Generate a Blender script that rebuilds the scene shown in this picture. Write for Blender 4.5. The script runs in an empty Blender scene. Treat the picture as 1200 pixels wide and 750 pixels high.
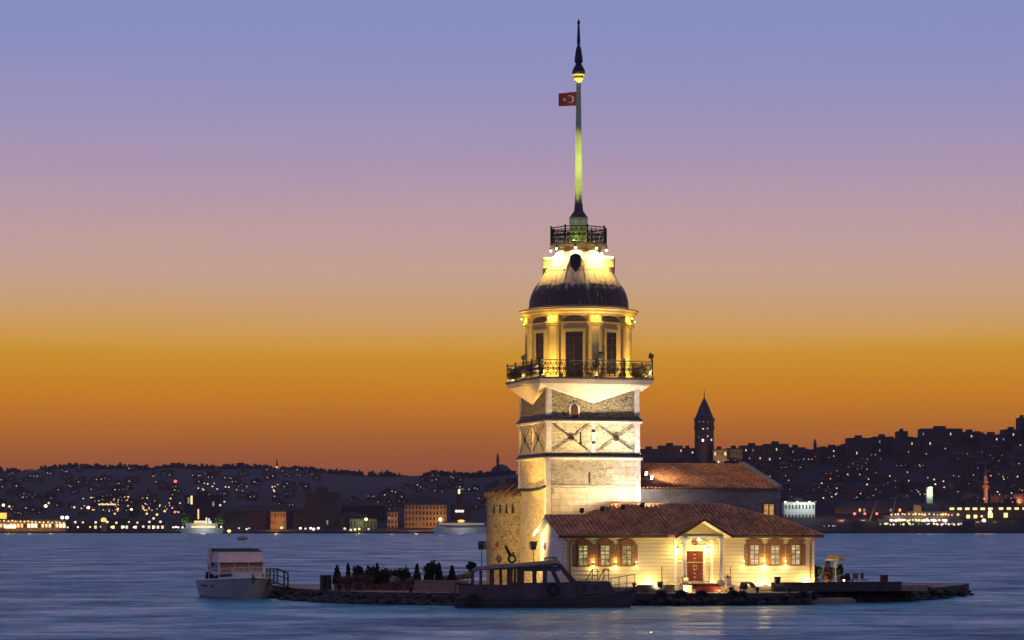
import bpy, bmesh, math, random
from mathutils import Vector, Matrix, noise as mnoise
S = bpy.context.scene
COL = S.collection
PI = math.pi
rad = math.radians

def lin(r, g, b):
    def f(c):
        c /= 255.0
        return c / 12.92 if c <= 0.04045 else ((c + 0.055) / 1.055) ** 2.4
    return (f(r), f(g), f(b), 1.0)

# ------------------------------------------------------------------ camera
CAM_H = 6.0
F = 3000.0                      # focal length in photo pixels (1200 wide)
HY = 615.0                      # horizon row of the photo
cd = bpy.data.cameras.new("camera")
cd.sensor_width = 36.0
cd.lens = 90.0
cd.shift_y = 0.2
cd.clip_start = 1.0
cd.clip_end = 60000.0
cam = bpy.data.objects.new("camera", cd)
COL.objects.link(cam)
cam.location = (0, 0, CAM_H)
cam.rotation_euler = (PI / 2, 0, 0)
S.camera = cam

# ------------------------------------------------------------------ sky, sun, exposure
S.view_settings.view_transform = 'Standard'
S.view_settings.look = 'None'
S.view_settings.exposure = 0.0
S.view_settings.gamma = 1.0
S.view_settings.use_curve_mapping = False
S.render.engine = 'CYCLES'
S.cycles.use_denoising = True
S.cycles.max_bounces = 5
S.cycles.diffuse_bounces = 3
S.cycles.glossy_bounces = 2
S.cycles.transparent_max_bounces = 6
S.cycles.sample_clamp_indirect = 4.0
S.cycles.caustics_reflective = False
S.cycles.caustics_refractive = False

SUN_EL, SUN_AZ = -1.5, 0.0      # the sun has just set behind the far shore
w = bpy.data.worlds.new("World")
S.world = w
w.use_nodes = True
nt = w.node_tree
nt.nodes.clear()
N = nt.nodes.new
out = N('ShaderNodeOutputWorld')
bg = N('ShaderNodeBackground')
bg2 = N('ShaderNodeBackground')
add = N('ShaderNodeAddShader')
sky = N('ShaderNodeTexSky')
sky.sky_type = 'NISHITA'
sky.sun_disc = False
sky.sun_elevation = rad(SUN_EL)
sky.sun_rotation = rad(SUN_AZ)
bg2.inputs['Strength'].default_value = 0.008
tc = N('ShaderNodeTexCoord')
sep = N('ShaderNodeSeparateXYZ')
def ramp(stops):
    r = N('ShaderNodeValToRGB')
    el = r.color_ramp.elements
    while len(el) < len(stops):
        el.new(0.5)
    for e, (p, c) in zip(el, stops):
        e.position = p
        e.color = c
    return r
def zpos(py):                    # photo row -> ramp position (sine of elevation scaled by 2)
    t = (HY - py) / F
    return max(0.0, 2.0 * t / math.sqrt(1 + t * t))
front = ramp([(0.0, lin(136, 70, 43)), (zpos(565), lin(147, 78, 42)), (zpos(545), lin(157, 87, 40)), (zpos(510), lin(177, 103, 33)),
              (zpos(470), lin(200, 124, 22)), (zpos(435), lin(205, 139, 27)), (zpos(412), lin(206, 146, 42)), (zpos(396), lin(210, 154, 66)),
              (zpos(365), lin(206, 160, 110)), (zpos(325), lin(198, 162, 142)), (zpos(270), lin(190, 158, 162)), (zpos(210), lin(175, 151, 176)),
              (zpos(150), lin(157, 147, 186)), (zpos(80), lin(142, 144, 192)), (zpos(10), lin(130, 143, 193)), (0.62, lin(108, 122, 178)), (1.0, lin(104, 108, 158))])
back = ramp([(0.0, lin(140, 114, 134)), (0.15, lin(158, 132, 150)), (0.5, lin(136, 126, 160)), (1.0, lin(104, 108, 158))])
mul = N('ShaderNodeMath'); mul.operation = 'MULTIPLY'; mul.inputs[1].default_value = 2.0
mp = N('ShaderNodeMapRange'); mp.interpolation_type = 'SMOOTHSTEP'
mp.inputs[1].default_value = -0.2; mp.inputs[2].default_value = 0.85
mx = N('ShaderNodeMix'); mx.data_type = 'RGBA'
L = nt.links.new
L(tc.outputs['Generated'], sep.inputs[0])
nzs = N('ShaderNodeTexNoise'); nzs.inputs['Scale'].default_value = 2.5; nzs.inputs['Detail'].default_value = 5
mps = N('ShaderNodeMapping'); mps.inputs['Scale'].default_value = (1.0, 1.0, 9.0)
L(tc.outputs['Generated'], mps.inputs[0]); L(mps.outputs[0], nzs.inputs['Vector'])
nza = N('ShaderNodeMapRange'); nza.inputs[3].default_value = -0.009; nza.inputs[4].default_value = 0.009
L(nzs.outputs['Fac'], nza.inputs[0])
zad = N('ShaderNodeMath'); L(sep.outputs['Z'], zad.inputs[0]); L(nza.outputs[0], zad.inputs[1])
L(zad.outputs[0], mul.inputs[0])
L(mul.outputs[0], front.inputs[0]); L(mul.outputs[0], back.inputs[0])
L(sep.outputs['Y'], mp.inputs[0])
L(mp.outputs[0], mx.inputs[0])
L(back.outputs[0], mx.inputs[6]); L(front.outputs[0], mx.inputs[7])
L(mx.outputs[2], bg.inputs['Color'])
L(sky.outputs[0], bg2.inputs['Color'])
L(bg.outputs[0], add.inputs[0]); L(bg2.outputs[0], add.inputs[1])
L(add.outputs[0], out.inputs['Surface'])

sl = bpy.data.lights.new("sun", 'SUN')
sl.energy = 0.015
sl.angle = rad(8)
sl.color = (1.0, 0.55, 0.25)
so = bpy.data.objects.new("sun", sl)
COL.objects.link(so)
so.location = (0, 3000, 400)
so.rotation_euler = (rad(-88.5), 0, 0)     # low glow from behind the far shore

# ------------------------------------------------------------------ helpers
class MB:
    """collects shapes for one mesh"""
    def __init__(self):
        self.bm = bmesh.new()
        self.M = Matrix.Identity(4)
        self.uv = self.bm.loops.layers.uv.new("UVMap")
    def V(self, p):
        return self.bm.verts.new(self.M @ Vector(p))
    def face(self, pts, uvs=None):
        try:
            f = self.bm.faces.new([self.V(p) for p in pts])
        except ValueError:
            return None
        if uvs:
            for lp, t in zip(f.loops, uvs):
                lp[self.uv].uv = t
        return f
    def box(self, x0, x1, y0, y1, z0, z1):
        v = [self.V((x, y, z)) for z in (z0, z1) for y in (y0, y1) for x in (x0, x1)]
        for q in ((0, 2, 3, 1), (4, 5, 7, 6), (0, 1, 5, 4), (2, 6, 7, 3), (0, 4, 6, 2), (1, 3, 7, 5)):
            self.bm.faces.new([v[i] for i in q])
        return self
    def prism(self, poly, z0, z1):
        n = len(poly)
        a = [self.V((p[0], p[1], z0)) for p in poly]
        b = [self.V((p[0], p[1], z1)) for p in poly]
        self.bm.faces.new(list(reversed(a))); self.bm.faces.new(b)
        for i in range(n):
            j = (i + 1) % n
            self.bm.faces.new([a[i], a[j], b[j], b[i]])
        return self
    def extrude(self, pts, d):
        """planar 3-D polygon pushed along vector d"""
        d = Vector(d)
        n = len(pts)
        a = [self.V(p) for p in pts]
        b = [self.V(Vector(p) + d) for p in pts]
        self.bm.faces.new(a); self.bm.faces.new(list(reversed(b)))
        for i in range(n):
            j = (i + 1) % n
            self.bm.faces.new([a[j], a[i], b[i], b[j]])
        return self
    def tube(self, p, q, r, n=6, r2=None):
        p, q = Vector(p), Vector(q)
        d = (q - p)
        if d.length < 1e-6:
            return self
        d.normalize()
        a = d.orthogonal().normalized(); b = d.cross(a)
        r2 = r if r2 is None else r2
        A = [self.V(p + (a * math.cos(2 * PI * i / n) + b * math.sin(2 * PI * i / n)) * r) for i in range(n)]
        B = [self.V(q + (a * math.cos(2 * PI * i / n) + b * math.sin(2 * PI * i / n)) * r2) for i in range(n)]
        for i in range(n):
            j = (i + 1) % n
            self.bm.faces.new([A[i], A[j], B[j], B[i]])
        self.bm.faces.new(list(reversed(A))); self.bm.faces.new(B)
        return self
    def path(self, pts, r, n=6):
        for a, b in zip(pts, pts[1:]):
            self.tube(a, b, r, n)
        return self
    def lathe(self, prof, n=24, c=(0, 0), ph=0.0, caps=True):
        """profile of (radius, z)"""
        rings = []
        for r, z in prof:
            r = max(r, 0.001)
            rings.append([self.V((c[0] + r * math.cos(ph + 2 * PI * i / n), c[1] + r * math.sin(ph + 2 * PI * i / n), z)) for i in range(n)])
        for A, B in zip(rings, rings[1:]):
            for i in range(n):
                j = (i + 1) % n
                self.bm.faces.new([A[i], A[j], B[j], B[i]])
        if caps:
            self.bm.faces.new(list(reversed(rings[0]))); self.bm.faces.new(rings[-1])
        return self
    def ball(self, c, r, sub=2, sq=(1, 1, 1), jit=0.0, seed=0):
        g = bmesh.ops.create_icosphere(self.bm, subdivisions=sub, radius=1.0)
        for v in g['verts']:
            k = 1.0
            if jit:
                k += jit * mnoise.noise(v.co * 1.7 + Vector((seed * 3.1, seed * 1.7, seed)))
            v.co = self.M @ (Vector((v.co.x * sq[0], v.co.y * sq[1], v.co.z * sq[2])) * (r * k) + Vector(c))
        return self
    def torus(self, c, axis, R, r, n=20, m=8, a0=0.0, a1=2 * PI):
        axis = Vector(axis).normalized()
        e1 = axis.orthogonal().normalized(); e2 = axis.cross(e1)
        c = Vector(c)
        full = abs(a1 - a0 - 2 * PI) < 1e-6
        rings = []
        for i in range(n if full else n + 1):
            t = a0 + (a1 - a0) * i / n
            d = e1 * math.cos(t) + e2 * math.sin(t)
            rings.append([self.V(c + d * (R + r * math.cos(2 * PI * k / m)) + axis * (r * math.sin(2 * PI * k / m))) for k in range(m)])
        for i in range(n):
            A, B = rings[i], rings[(i + 1) % len(rings)]
            for k in range(m):
                l = (k + 1) % m
                self.bm.faces.new([A[k], B[k], B[l], A[l]])
        return self
    def build(self, name, mat, parent=None, smooth=False, loc=None):
        bmesh.ops.recalc_face_normals(self.bm, faces=self.bm.faces)
        me = bpy.data.meshes.new(name)
        self.bm.to_mesh(me); self.bm.free()
        if smooth:
            for p in me.polygons:
                p.use_smooth = True
        me.materials.append(mat)
        o = bpy.data.objects.new(name, me)
        COL.objects.link(o)
        if parent is not None:
            o.parent = parent
        if loc is not None:
            o.location = loc
        return o

def tag(o, label=None, cat=None, group=None, kind=None):
    if label: o['label'] = label
    if cat: o['category'] = cat
    if group: o['group'] = group
    if kind: o['kind'] = kind
    return o
def thing(name, label, cat, loc=(0, 0, 0), rotz=0.0, group=None):
    o = bpy.data.objects.new(name, None)
    COL.objects.link(o)
    o.location = loc
    o.rotation_euler = (0, 0, rotz)
    o.empty_display_size = 0.3
    return tag(o, label, cat, group, 'thing')
def dup(root, loc=None, rotz=None, scale=None, label=None, group=None):
    r = root.copy(); COL.objects.link(r)
    if loc is not None: r.location = loc
    if rotz is not None: r.rotation_euler = (0, 0, rotz)
    if scale is not None: r.scale = scale if hasattr(scale, '__len__') else (scale,) * 3
    if label: r['label'] = label
    if group: r['group'] = group
    for ch in list(root.children):
        c = ch.copy(); COL.objects.link(c); c.parent = r
        for g in list(ch.children):
            d = g.copy(); COL.objects.link(d); d.parent = c
    return r

# ------------------------------------------------------------------ materials
def newmat(name):
    m = bpy.data.materials.new(name)
    m.use_nodes = True
    t = m.node_tree
    b = t.nodes['Principled BSDF']
    return m, t, b
def plain(name, col, rough=0.7, var=0.25, scale=1.5, bump=0.0, metal=0.0, spec=0.3, stretch=(1, 1, 1)):
    m, t, b = newmat(name)
    b.inputs['Roughness'].default_value = rough
    b.inputs['Metallic'].default_value = metal
    b.inputs['Specular IOR Level'].default_value = spec
    co = t.nodes.new('ShaderNodeTexCoord')
    mpn = t.nodes.new('ShaderNodeMapping'); mpn.inputs['Scale'].default_value = stretch
    nz = t.nodes.new('ShaderNodeTexNoise'); nz.inputs['Scale'].default_value = scale; nz.inputs['Detail'].default_value = 6
    nz.inputs['Roughness'].default_value = 0.65
    r = t.nodes.new('ShaderNodeValToRGB')
    c = Vector(col[:3])
    r.color_ramp.elements[0].position = 0.3; r.color_ramp.elements[1].position = 0.72
    r.color_ramp.elements[0].color = (*(c * (1 - var)), 1)
    r.color_ramp.elements[1].color = (*(c * (1 + var * 0.7)), 1)
    t.links.new(co.outputs['Object'], mpn.inputs[0]); t.links.new(mpn.outputs[0], nz.inputs['Vector'])
    t.links.new(nz.outputs['Fac'], r.inputs[0]); t.links.new(r.outputs[0], b.inputs['Base Color'])
    if bump:
        bp = t.nodes.new('ShaderNodeBump'); bp.inputs['Strength'].default_value = bump; bp.inputs['Distance'].default_value = 0.05
        t.links.new(nz.outputs['Fac'], bp.inputs['Height']); t.links.new(bp.outputs[0], b.inputs['Normal'])
    return m
def emit(name, col, strength, sample=False):
    m, t, b = newmat(name)
    b.inputs['Base Color'].default_value = (0.1, 0.1, 0.1, 1)
    b.inputs['Emission Color'].default_value = (*col[:3], 1)
    b.inputs['Emission Strength'].default_value = strength
    if not sample:
        m.cycles.emission_sampling = 'NONE'
    return m
def stone(name, cols, mortar, scale=2.6, flat=1.7, gap=0.06, bump=0.6, big=0.12):
    """rubble masonry: cells squeezed into courses, mortar at the cell edges, blotchy weathering"""
    m, t, b = newmat(name)
    b.inputs['Roughness'].default_value = 0.9
    b.inputs['Specular IOR Level'].default_value = 0.15
    n = t.nodes.new; l = t.links.new
    co = n('ShaderNodeTexCoord'); mpn = n('ShaderNodeMapping')
    mpn.inputs['Scale'].default_value = (1, 1, flat)
    l(co.outputs['Object'], mpn.inputs[0])
    v1 = n('ShaderNodeTexVoronoi'); v1.inputs['Scale'].default_value = scale; v1.inputs['Randomness'].default_value = 0.9
    v2 = n('ShaderNodeTexVoronoi'); v2.feature = 'DISTANCE_TO_EDGE'; v2.inputs['Scale'].default_value = scale; v2.inputs['Randomness'].default_value = 0.9
    l(mpn.outputs[0], v1.inputs['Vector']); l(mpn.outputs[0], v2.inputs['Vector'])
    sp = n('ShaderNodeSeparateColor'); l(v1.outputs['Color'], sp.inputs[0])
    r = n('ShaderNodeValToRGB'); el = r.color_ramp.elements
    while len(el) < len(cols): el.new(0.5)
    for i, (e, c) in enumerate(zip(el, cols)):
        e.position = i / (len(cols) - 1); e.color = (*c, 1)
    l(sp.outputs[0], r.inputs[0])
    mr = n('ShaderNodeMapRange'); mr.inputs[1].default_value = 0.0; mr.inputs[2].default_value = gap
    l(v2.outputs['Distance'], mr.inputs[0])
    m1 = n('ShaderNodeMix'); m1.data_type = 'RGBA'; m1.inputs[6].default_value = (*mortar, 1)
    l(mr.outputs[0], m1.inputs[0]); l(r.outputs[0], m1.inputs[7])
    nz = n('ShaderNodeTexNoise'); nz.inputs['Scale'].default_value = 0.5; nz.inputs['Detail'].default_value = 8; nz.inputs['Roughness'].default_value = 0.7
    l(co.outputs['Object'], nz.inputs['Vector'])
    r2 = n('ShaderNodeValToRGB'); r2.color_ramp.elements[0].position = 0.3; r2.color_ramp.elements[1].position = 0.7
    r2.color_ramp.elements[0].color = (1 - big * 2.2, 1 - big * 2.4, 1 - big * 2.6, 1); r2.color_ramp.elements[1].color = (1, 1, 1, 1)
    l(nz.outputs['Fac'], r2.inputs[0])
    m2 = n('ShaderNodeMix'); m2.data_type = 'RGBA'; m2.blend_type = 'MULTIPLY'; m2.inputs[0].default_value = 1
    l(m1.outputs[2], m2.inputs[6]); l(r2.outputs[0], m2.inputs[7]); l(m2.outputs[2], b.inputs['Base Color'])
    nz2 = n('ShaderNodeTexNoise'); nz2.inputs['Scale'].default_value = 9; nz2.inputs['Detail'].default_value = 4
    l(co.outputs['Object'], nz2.inputs['Vector'])
    ad = n('ShaderNodeMath'); ad.operation = 'ADD'; l(mr.outputs[0], ad.inputs[0]); l(nz2.outputs['Fac'], ad.inputs[1])
    bp = n('ShaderNodeBump'); bp.inputs['Strength'].default_value = bump; bp.inputs['Distance'].default_value = 0.06
    l(ad.outputs[0], bp.inputs['Height']); l(bp.outputs[0], b.inputs['Normal'])
    return m
def tiles(name, ca, cb):
    """clay tiles: colour per tile and a step at every course, from the roof's own UVs"""
    m, t, b = newmat(name)
    b.inputs['Roughness'].default_value = 0.85
    b.inputs['Specular IOR Level'].default_value = 0.2
    n = t.nodes.new; l = t.links.new
    uv = n('ShaderNodeTexCoord')
    fl = n('ShaderNodeVectorMath'); fl.operation = 'FLOOR'; l(uv.outputs['UV'], fl.inputs[0])
    wn = n('ShaderNodeTexWhiteNoise'); wn.noise_dimensions = '2D'; l(fl.outputs[0], wn.inputs['Vector'])
    r = n('ShaderNodeValToRGB')
    r.color_ramp.elements[0].color = (*ca, 1); r.color_ramp.elements[1].color = (*cb, 1)
    l(wn.outputs['Value'], r.inputs[0])
    nz = n('ShaderNodeTexNoise'); nz.inputs['Scale'].default_value = 0.6; nz.inputs['Detail'].default_value = 7
    l(uv.outputs['Object'], nz.inputs['Vector'])
    r2 = n('ShaderNodeValToRGB'); r2.color_ramp.elements[0].position = 0.35; r2.color_ramp.elements[1].position = 0.65
    r2.color_ramp.elements[0].color = (0.55, 0.55, 0.55, 1)
    l(nz.outputs['Fac'], r2.inputs[0])
    m2 = n('ShaderNodeMix'); m2.data_type = 'RGBA'; m2.blend_type = 'MULTIPLY'; m2.inputs[0].default_value = 1
    l(r.outputs[0], m2.inputs[6]); l(r2.outputs[0], m2.inputs[7]); l(m2.outputs[2], b.inputs['Base Color'])
    fr = n('ShaderNodeVectorMath'); fr.operation = 'FRACTION'; l(uv.outputs['UV'], fr.inputs[0])
    sx = n('ShaderNodeSeparateXYZ'); l(fr.outputs[0], sx.inputs[0])
    bp = n('ShaderNodeBump'); bp.inputs['Strength'].default_value = 0.7; bp.inputs['Distance'].default_value = 0.05; bp.invert = True
    l(sx.outputs['Y'], bp.inputs['Height']); l(bp.outputs[0], b.inputs['Normal'])
    return m
def pane_mat(name, c1, c2, strength, scale=2.0):
    """lit room behind glass: uneven glow"""
    m, t, b = newmat(name)
    n = t.nodes.new; l = t.links.new
    b.inputs['Base Color'].default_value = (0.05, 0.05, 0.05, 1); b.inputs['Roughness'].default_value = 0.1
    co = n('ShaderNodeTexCoord')
    nz = n('ShaderNodeTexNoise'); nz.inputs['Scale'].default_value = scale; nz.inputs['Detail'].default_value = 4
    l(co.outputs['Object'], nz.inputs['Vector'])
    r = n('ShaderNodeValToRGB'); r.color_ramp.elements[0].position = 0.36; r.color_ramp.elements[1].position = 0.6
    r.color_ramp.elements[0].color = (*c1, 1); r.color_ramp.elements[1].color = (*c2, 1)
    l(nz.outputs['Fac'], r.inputs[0]); l(r.outputs[0], b.inputs['Emission Color'])
    b.inputs['Emission Strength'].default_value = strength
    m.cycles.emission_sampling = 'NONE'
    return m

M = {}
M['rubble'] = stone('rubble_stone', [(0.36, 0.29, 0.18), (0.62, 0.54, 0.37), (0.70, 0.62, 0.45), (0.52, 0.42, 0.25)], (0.64, 0.56, 0.41), 3.8, 2.0, 0.12, 1.0)
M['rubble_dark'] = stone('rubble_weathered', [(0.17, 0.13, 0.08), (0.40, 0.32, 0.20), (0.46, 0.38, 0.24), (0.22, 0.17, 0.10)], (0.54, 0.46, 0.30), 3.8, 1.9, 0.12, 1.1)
M['ashlar'] = stone('pale_stone', [(0.56, 0.50, 0.38), (0.64, 0.58, 0.46), (0.60, 0.52, 0.38), (0.50, 0.42, 0.29)], (0.52, 0.45, 0.32), 1.9, 2.0, 0.05, 0.5)
M['hallstone'] = stone('grey_stone', [(0.26, 0.23, 0.20), (0.33, 0.30, 0.27), (0.22, 0.19, 0.17), (0.30, 0.26, 0.22)], (0.36, 0.33, 0.30), 1.6, 1.8, 0.06, 0.6)
M['quoin'] = plain('quoin_stone', (0.60, 0.55, 0.46), 0.8, 0.34, 2.0, 0.15)
M['white_plaster'] = plain('white_plaster', (0.53, 0.45, 0.35), 0.8, 0.22, 0.9, 0.05)
M['cream'] = plain('cream_plaster', (0.62, 0.46, 0.16), 0.8, 0.10, 0.9, 0.05)
M['cream_panel'] = plain('cream_recess_plaster', (0.60, 0.45, 0.155), 0.8, 0.10, 0.9, 0.05)
M['iron'] = plain('black_iron', (0.03, 0.025, 0.025), 0.55, 0.2, 3, 0, 0.3)
M['slate'] = plain('dark_flashing', (0.09, 0.075, 0.07), 0.6, 0.3, 2, 0.1)
M['wood'] = plain('brown_wood', (0.21, 0.10, 0.042), 0.55, 0.25, 4, 0.1, stretch=(3, 3, 0.4))
M['dark_wood'] = plain('dark_wood', (0.07, 0.035, 0.02), 0.6, 0.25, 4, 0.1)
M['door'] = plain('red_door_wood', (0.17, 0.038, 0.022), 0.4, 0.25, 3, 0.05, stretch=(3, 3, 0.4))
M['siding'] = plain('cream_siding', (0.66, 0.59, 0.38), 0.6, 0.08, 1.2, 0.03, stretch=(0.3, 0.3, 2))
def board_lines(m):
    # shade under every board lap, painted into the colour as a dark line
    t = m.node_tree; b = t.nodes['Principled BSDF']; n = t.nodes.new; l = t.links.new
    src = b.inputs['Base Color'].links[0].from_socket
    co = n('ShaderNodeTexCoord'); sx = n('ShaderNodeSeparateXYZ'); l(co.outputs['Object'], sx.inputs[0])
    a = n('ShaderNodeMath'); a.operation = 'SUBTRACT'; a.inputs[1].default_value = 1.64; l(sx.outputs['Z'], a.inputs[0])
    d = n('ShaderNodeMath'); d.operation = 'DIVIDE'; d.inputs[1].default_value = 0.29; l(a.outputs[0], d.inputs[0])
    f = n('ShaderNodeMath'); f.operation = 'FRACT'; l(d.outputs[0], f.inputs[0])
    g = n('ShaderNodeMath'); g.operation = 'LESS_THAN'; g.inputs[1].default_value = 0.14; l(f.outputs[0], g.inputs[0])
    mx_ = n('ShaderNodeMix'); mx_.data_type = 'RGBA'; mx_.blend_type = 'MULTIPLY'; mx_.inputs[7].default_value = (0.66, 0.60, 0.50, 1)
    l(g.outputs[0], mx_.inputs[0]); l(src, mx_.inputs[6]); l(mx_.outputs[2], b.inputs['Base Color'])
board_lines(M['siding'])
M['white_paint'] = plain('white_paint', (0.75, 0.72, 0.66), 0.55, 0.08, 2)
M['tile'] = tiles('clay_tiles', (0.42, 0.18, 0.085), (0.70, 0.34, 0.165))
M['tile_hall'] = tiles('clay_tiles_hall', (0.40, 0.16, 0.065), (0.60, 0.27, 0.12))
M['concrete'] = plain('quay_concrete', (0.29, 0.225, 0.18), 0.9, 0.35, 0.8, 0.3)
M['dark_concrete'] = plain('wet_concrete', (0.06, 0.052, 0.05), 0.8, 0.4, 1.2, 0.3)
M['rock'] = plain('wet_rock', (0.045, 0.042, 0.04), 0.7, 0.5, 2.0, 0.5)
M['rock_moss'] = plain('mossy_rock', (0.05, 0.06, 0.032), 0.8, 0.5, 2.5, 0.5)
M['rubber'] = plain('black_rubber', (0.018, 0.018, 0.02), 0.6, 0.2, 4)
M['leaf'] = plain('dark_needles', (0.035, 0.05, 0.02), 0.8, 0.5, 6)
M['leaf_b'] = plain('green_leaves', (0.06, 0.085, 0.03), 0.8, 0.5, 6)
M['leaf_red'] = plain('reddish_leaves', (0.17, 0.085, 0.06), 0.8, 0.4, 6)
M['leaf_pale'] = plain('pale_blossom', (0.45, 0.38, 0.27), 0.8, 0.3, 6)
M['terracotta'] = plain('terracotta', (0.25, 0.11, 0.06), 0.8, 0.2, 3)
M['bark'] = plain('bark', (0.08, 0.055, 0.035), 0.9, 0.3, 5, 0.3)
M['lampbody'] = plain('lamp_housing', (0.04, 0.04, 0.04), 0.5, 0.2, 5)
M['lens_w'] = emit('lamp_lens_white', (1.0, 0.86, 0.66), 14)
M['lens_pink'] = emit('lamp_lens_cool', (1.0, 0.80, 0.88), 6)
M['lens_y'] = emit('lamp_lens_yellow', (1.0, 0.70, 0.22), 14)

def spot(name, loc, target, watts, col, size=60, blend=0.6, radius=0.1, parent=None):
    ld = bpy.data.lights.new(name, 'SPOT')
    ld.energy = watts; ld.color = col; ld.spot_size = rad(size); ld.spot_blend = blend; ld.shadow_soft_size = radius
    o = bpy.data.objects.new(name, ld); COL.objects.link(o)
    o.location = loc
    d = Vector(target) - Vector(loc)
    o.rotation_euler = d.to_track_quat('-Z', 'Y').to_euler()
    return o
def point(name, loc, watts, col, radius=0.08):
    ld = bpy.data.lights.new(name, 'POINT')
    ld.energy = watts; ld.color = col; ld.shadow_soft_size = radius
    o = bpy.data.objects.new(name, ld); COL.objects.link(o)
    o.location = loc
    return o

# ------------------------------------------------------------------ the island's own grid (u along the fronts, v away from the camera)
TH = rad(16.0)
CT, ST = math.cos(TH), math.sin(TH)
OX, OY = 40.0 / 15.0, 200.0
def W(u, v, z=0.0):
    return Vector((OX + u * CT - v * ST, OY + u * ST + v * CT, z))
def U(px, v):
    k = (px - 600.0) / F
    return (k * (OY + v * CT) - OX + v * ST) / (CT - k * ST)
def Zat(py, u, v):
    return CAM_H + (HY - py) / F * (OY + u * ST + v * CT)
def at(px, py, Y):
    return Vector(((px - 600.0) / F * Y, Y, CAM_H + (HY - py) / F * Y))
def wl(px, py, z=0.0):
    Y = (CAM_H - z) * F / (py - HY)
    return Vector(((px - 600.0) / F * Y, Y, z))
m, t, b = newmat('dark_glass')
b.inputs['Base Color'].default_value = (0.02, 0.018, 0.025, 1); b.inputs['Roughness'].default_value = 0.08
M['dark_glass'] = m
# ================================================================== SETTING: water, hills, island
def sea():
    mb = MB()
    mb.face([(-5000, -400, 0), (5000, -400, 0), (5000, 6500, 0), (-5000, 6500, 0)])
    m, t, b = newmat('sea_water')
    n = t.nodes.new; l = t.links.new
    b.inputs['Base Color'].default_value = (0.035, 0.058, 0.14, 1)
    b.inputs['Roughness'].default_value = 0.33
    b.inputs['IOR'].default_value = 1.33
    b.inputs['Specular IOR Level'].default_value = 0.50
    b.inputs['Specular Tint'].default_value = (0.44, 0.86, 1.0, 1)
    co = n('ShaderNodeTexCoord')
    hs = []
    for sc, st, amt in ((0.07, (0.5, 1.0, 1), 2.6), (0.22, (0.5, 1.0, 1), 1.5), (0.8, (0.6, 1, 1), 0.4)):
        mpn = n('ShaderNodeMapping'); mpn.inputs['Scale'].default_value = st; mpn.inputs['Rotation'].default_value = (0, 0, 0.2)
        nz = n('ShaderNodeTexNoise'); nz.inputs['Scale'].default_value = sc; nz.inputs['Detail'].default_value = 4; nz.inputs['Roughness'].default_value = 0.55
        nz.inputs['Distortion'].default_value = 0.5
        l(co.outputs['Object'], mpn.inputs[0]); l(mpn.outputs[0], nz.inputs['Vector'])
        mm = n('ShaderNodeMath'); mm.operation = 'MULTIPLY'; mm.inputs[1].default_value = amt
        l(nz.outputs['Fac'], mm.inputs[0]); hs.append(mm)
    a1 = n('ShaderNodeMath'); l(hs[0].outputs[0], a1.inputs[0]); l(hs[1].outputs[0], a1.inputs[1])
    a2 = n('ShaderNodeMath'); l(a1.outputs[0], a2.inputs[0]); l(hs[2].outputs[0], a2.inputs[1])
    bp = n('ShaderNodeBump'); bp.inputs['Strength'].default_value = 1.0; bp.inputs['Distance'].default_value = 1.0
    l(a2.outputs[0], bp.inputs['Height']); l(bp.outputs[0], b.inputs['Normal'])
    # patches of smoother and rougher water
    nz = n('ShaderNodeTexNoise'); nz.inputs['Scale'].default_value = 0.055; nz.inputs['Detail'].default_value = 8; nz.inputs['Roughness'].default_value = 0.82
    mpn = n('ShaderNodeMapping'); mpn.inputs['Scale'].default_value = (1.1, 1.0, 1)
    l(co.outputs['Object'], mpn.inputs[0]); l(mpn.outputs[0], nz.inputs['Vector'])
    r = n('ShaderNodeValToRGB'); r.color_ramp.elements[0].position = 0.40; r.color_ramp.elements[1].position = 0.60
    r.color_ramp.elements[0].color = (0.004, 0.105, 0.165, 1); r.color_ramp.elements[1].color = (0.09, 0.46, 0.55, 1)
    l(nz.outputs['Fac'], r.inputs[0]); l(r.outputs[0], b.inputs['Base Color'])
    mr_ = n('ShaderNodeMapRange'); mr_.inputs[1].default_value = 0.4; mr_.inputs[2].default_value = 0.6; mr_.inputs[3].default_value = 0.48; mr_.inputs[4].default_value = 0.24
    l(nz.outputs['Fac'], mr_.inputs[0]); l(mr_.outputs[0], b.inputs['Roughness'])
    tag(mb.build('sea', m), kind='structure')
sea()

# far hills: one terrain sheet per shore, risen from the ridge line seen in the photograph
RIDGES = {
    'far_hill': (3500.0, 1820.0, [(-600, 560), (-200, 556), (0, 553), (38, 556), (60, 550), (95, 548), (130, 549), (160, 549), (185, 551), (207, 547), (240, 550), (270, 548),
                          (300, 549), (340, 550), (380, 554), (420, 557), (455, 558), (520, 559), (600, 560), (700, 562), (800, 575)]),
    'old_town_hill': (2600.0, 1810.0, [(330, 612), (400, 590), (450, 570), (490, 560), (510, 556), (530, 557), (555, 559), (575, 557), (590, 555), (620, 553), (690, 556), (760, 575), (800, 600)]),
    'near_hill': (2150.0, 1800.0, [(640, 590), (700, 545), (750, 533), (800, 532), (840, 532), (900, 531), (960, 526), (1000, 522), (1040, 519), (1080, 513), (1130, 511), (1170, 512),
                          (1200, 508), (1300, 500), (1500, 495), (1900, 500)]),
}
def ridge_py(prof, px):
    if px <= prof[0][0]: return prof[0][1]
    for (a, ya), (b, yb) in zip(prof, prof[1:]):
        if a <= px <= b:
            return ya + (yb - ya) * (px - a) / (b - a)
    return prof[-1][1]
def hill_z(name, x, Y):
    Yr, Y0, prof = RIDGES[name]
    px = 600 + x / Yr * F
    zr = CAM_H + (HY - ridge_py(prof, px)) / F * Yr
    t = (Y - Y0) / (Yr - Y0)
    if t <= 0: return 1.2
    if t <= 1:
        return 1.2 + (zr - 1.2) * (t ** 0.85)
    return zr - (t - 1) * zr * 0.5
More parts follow.
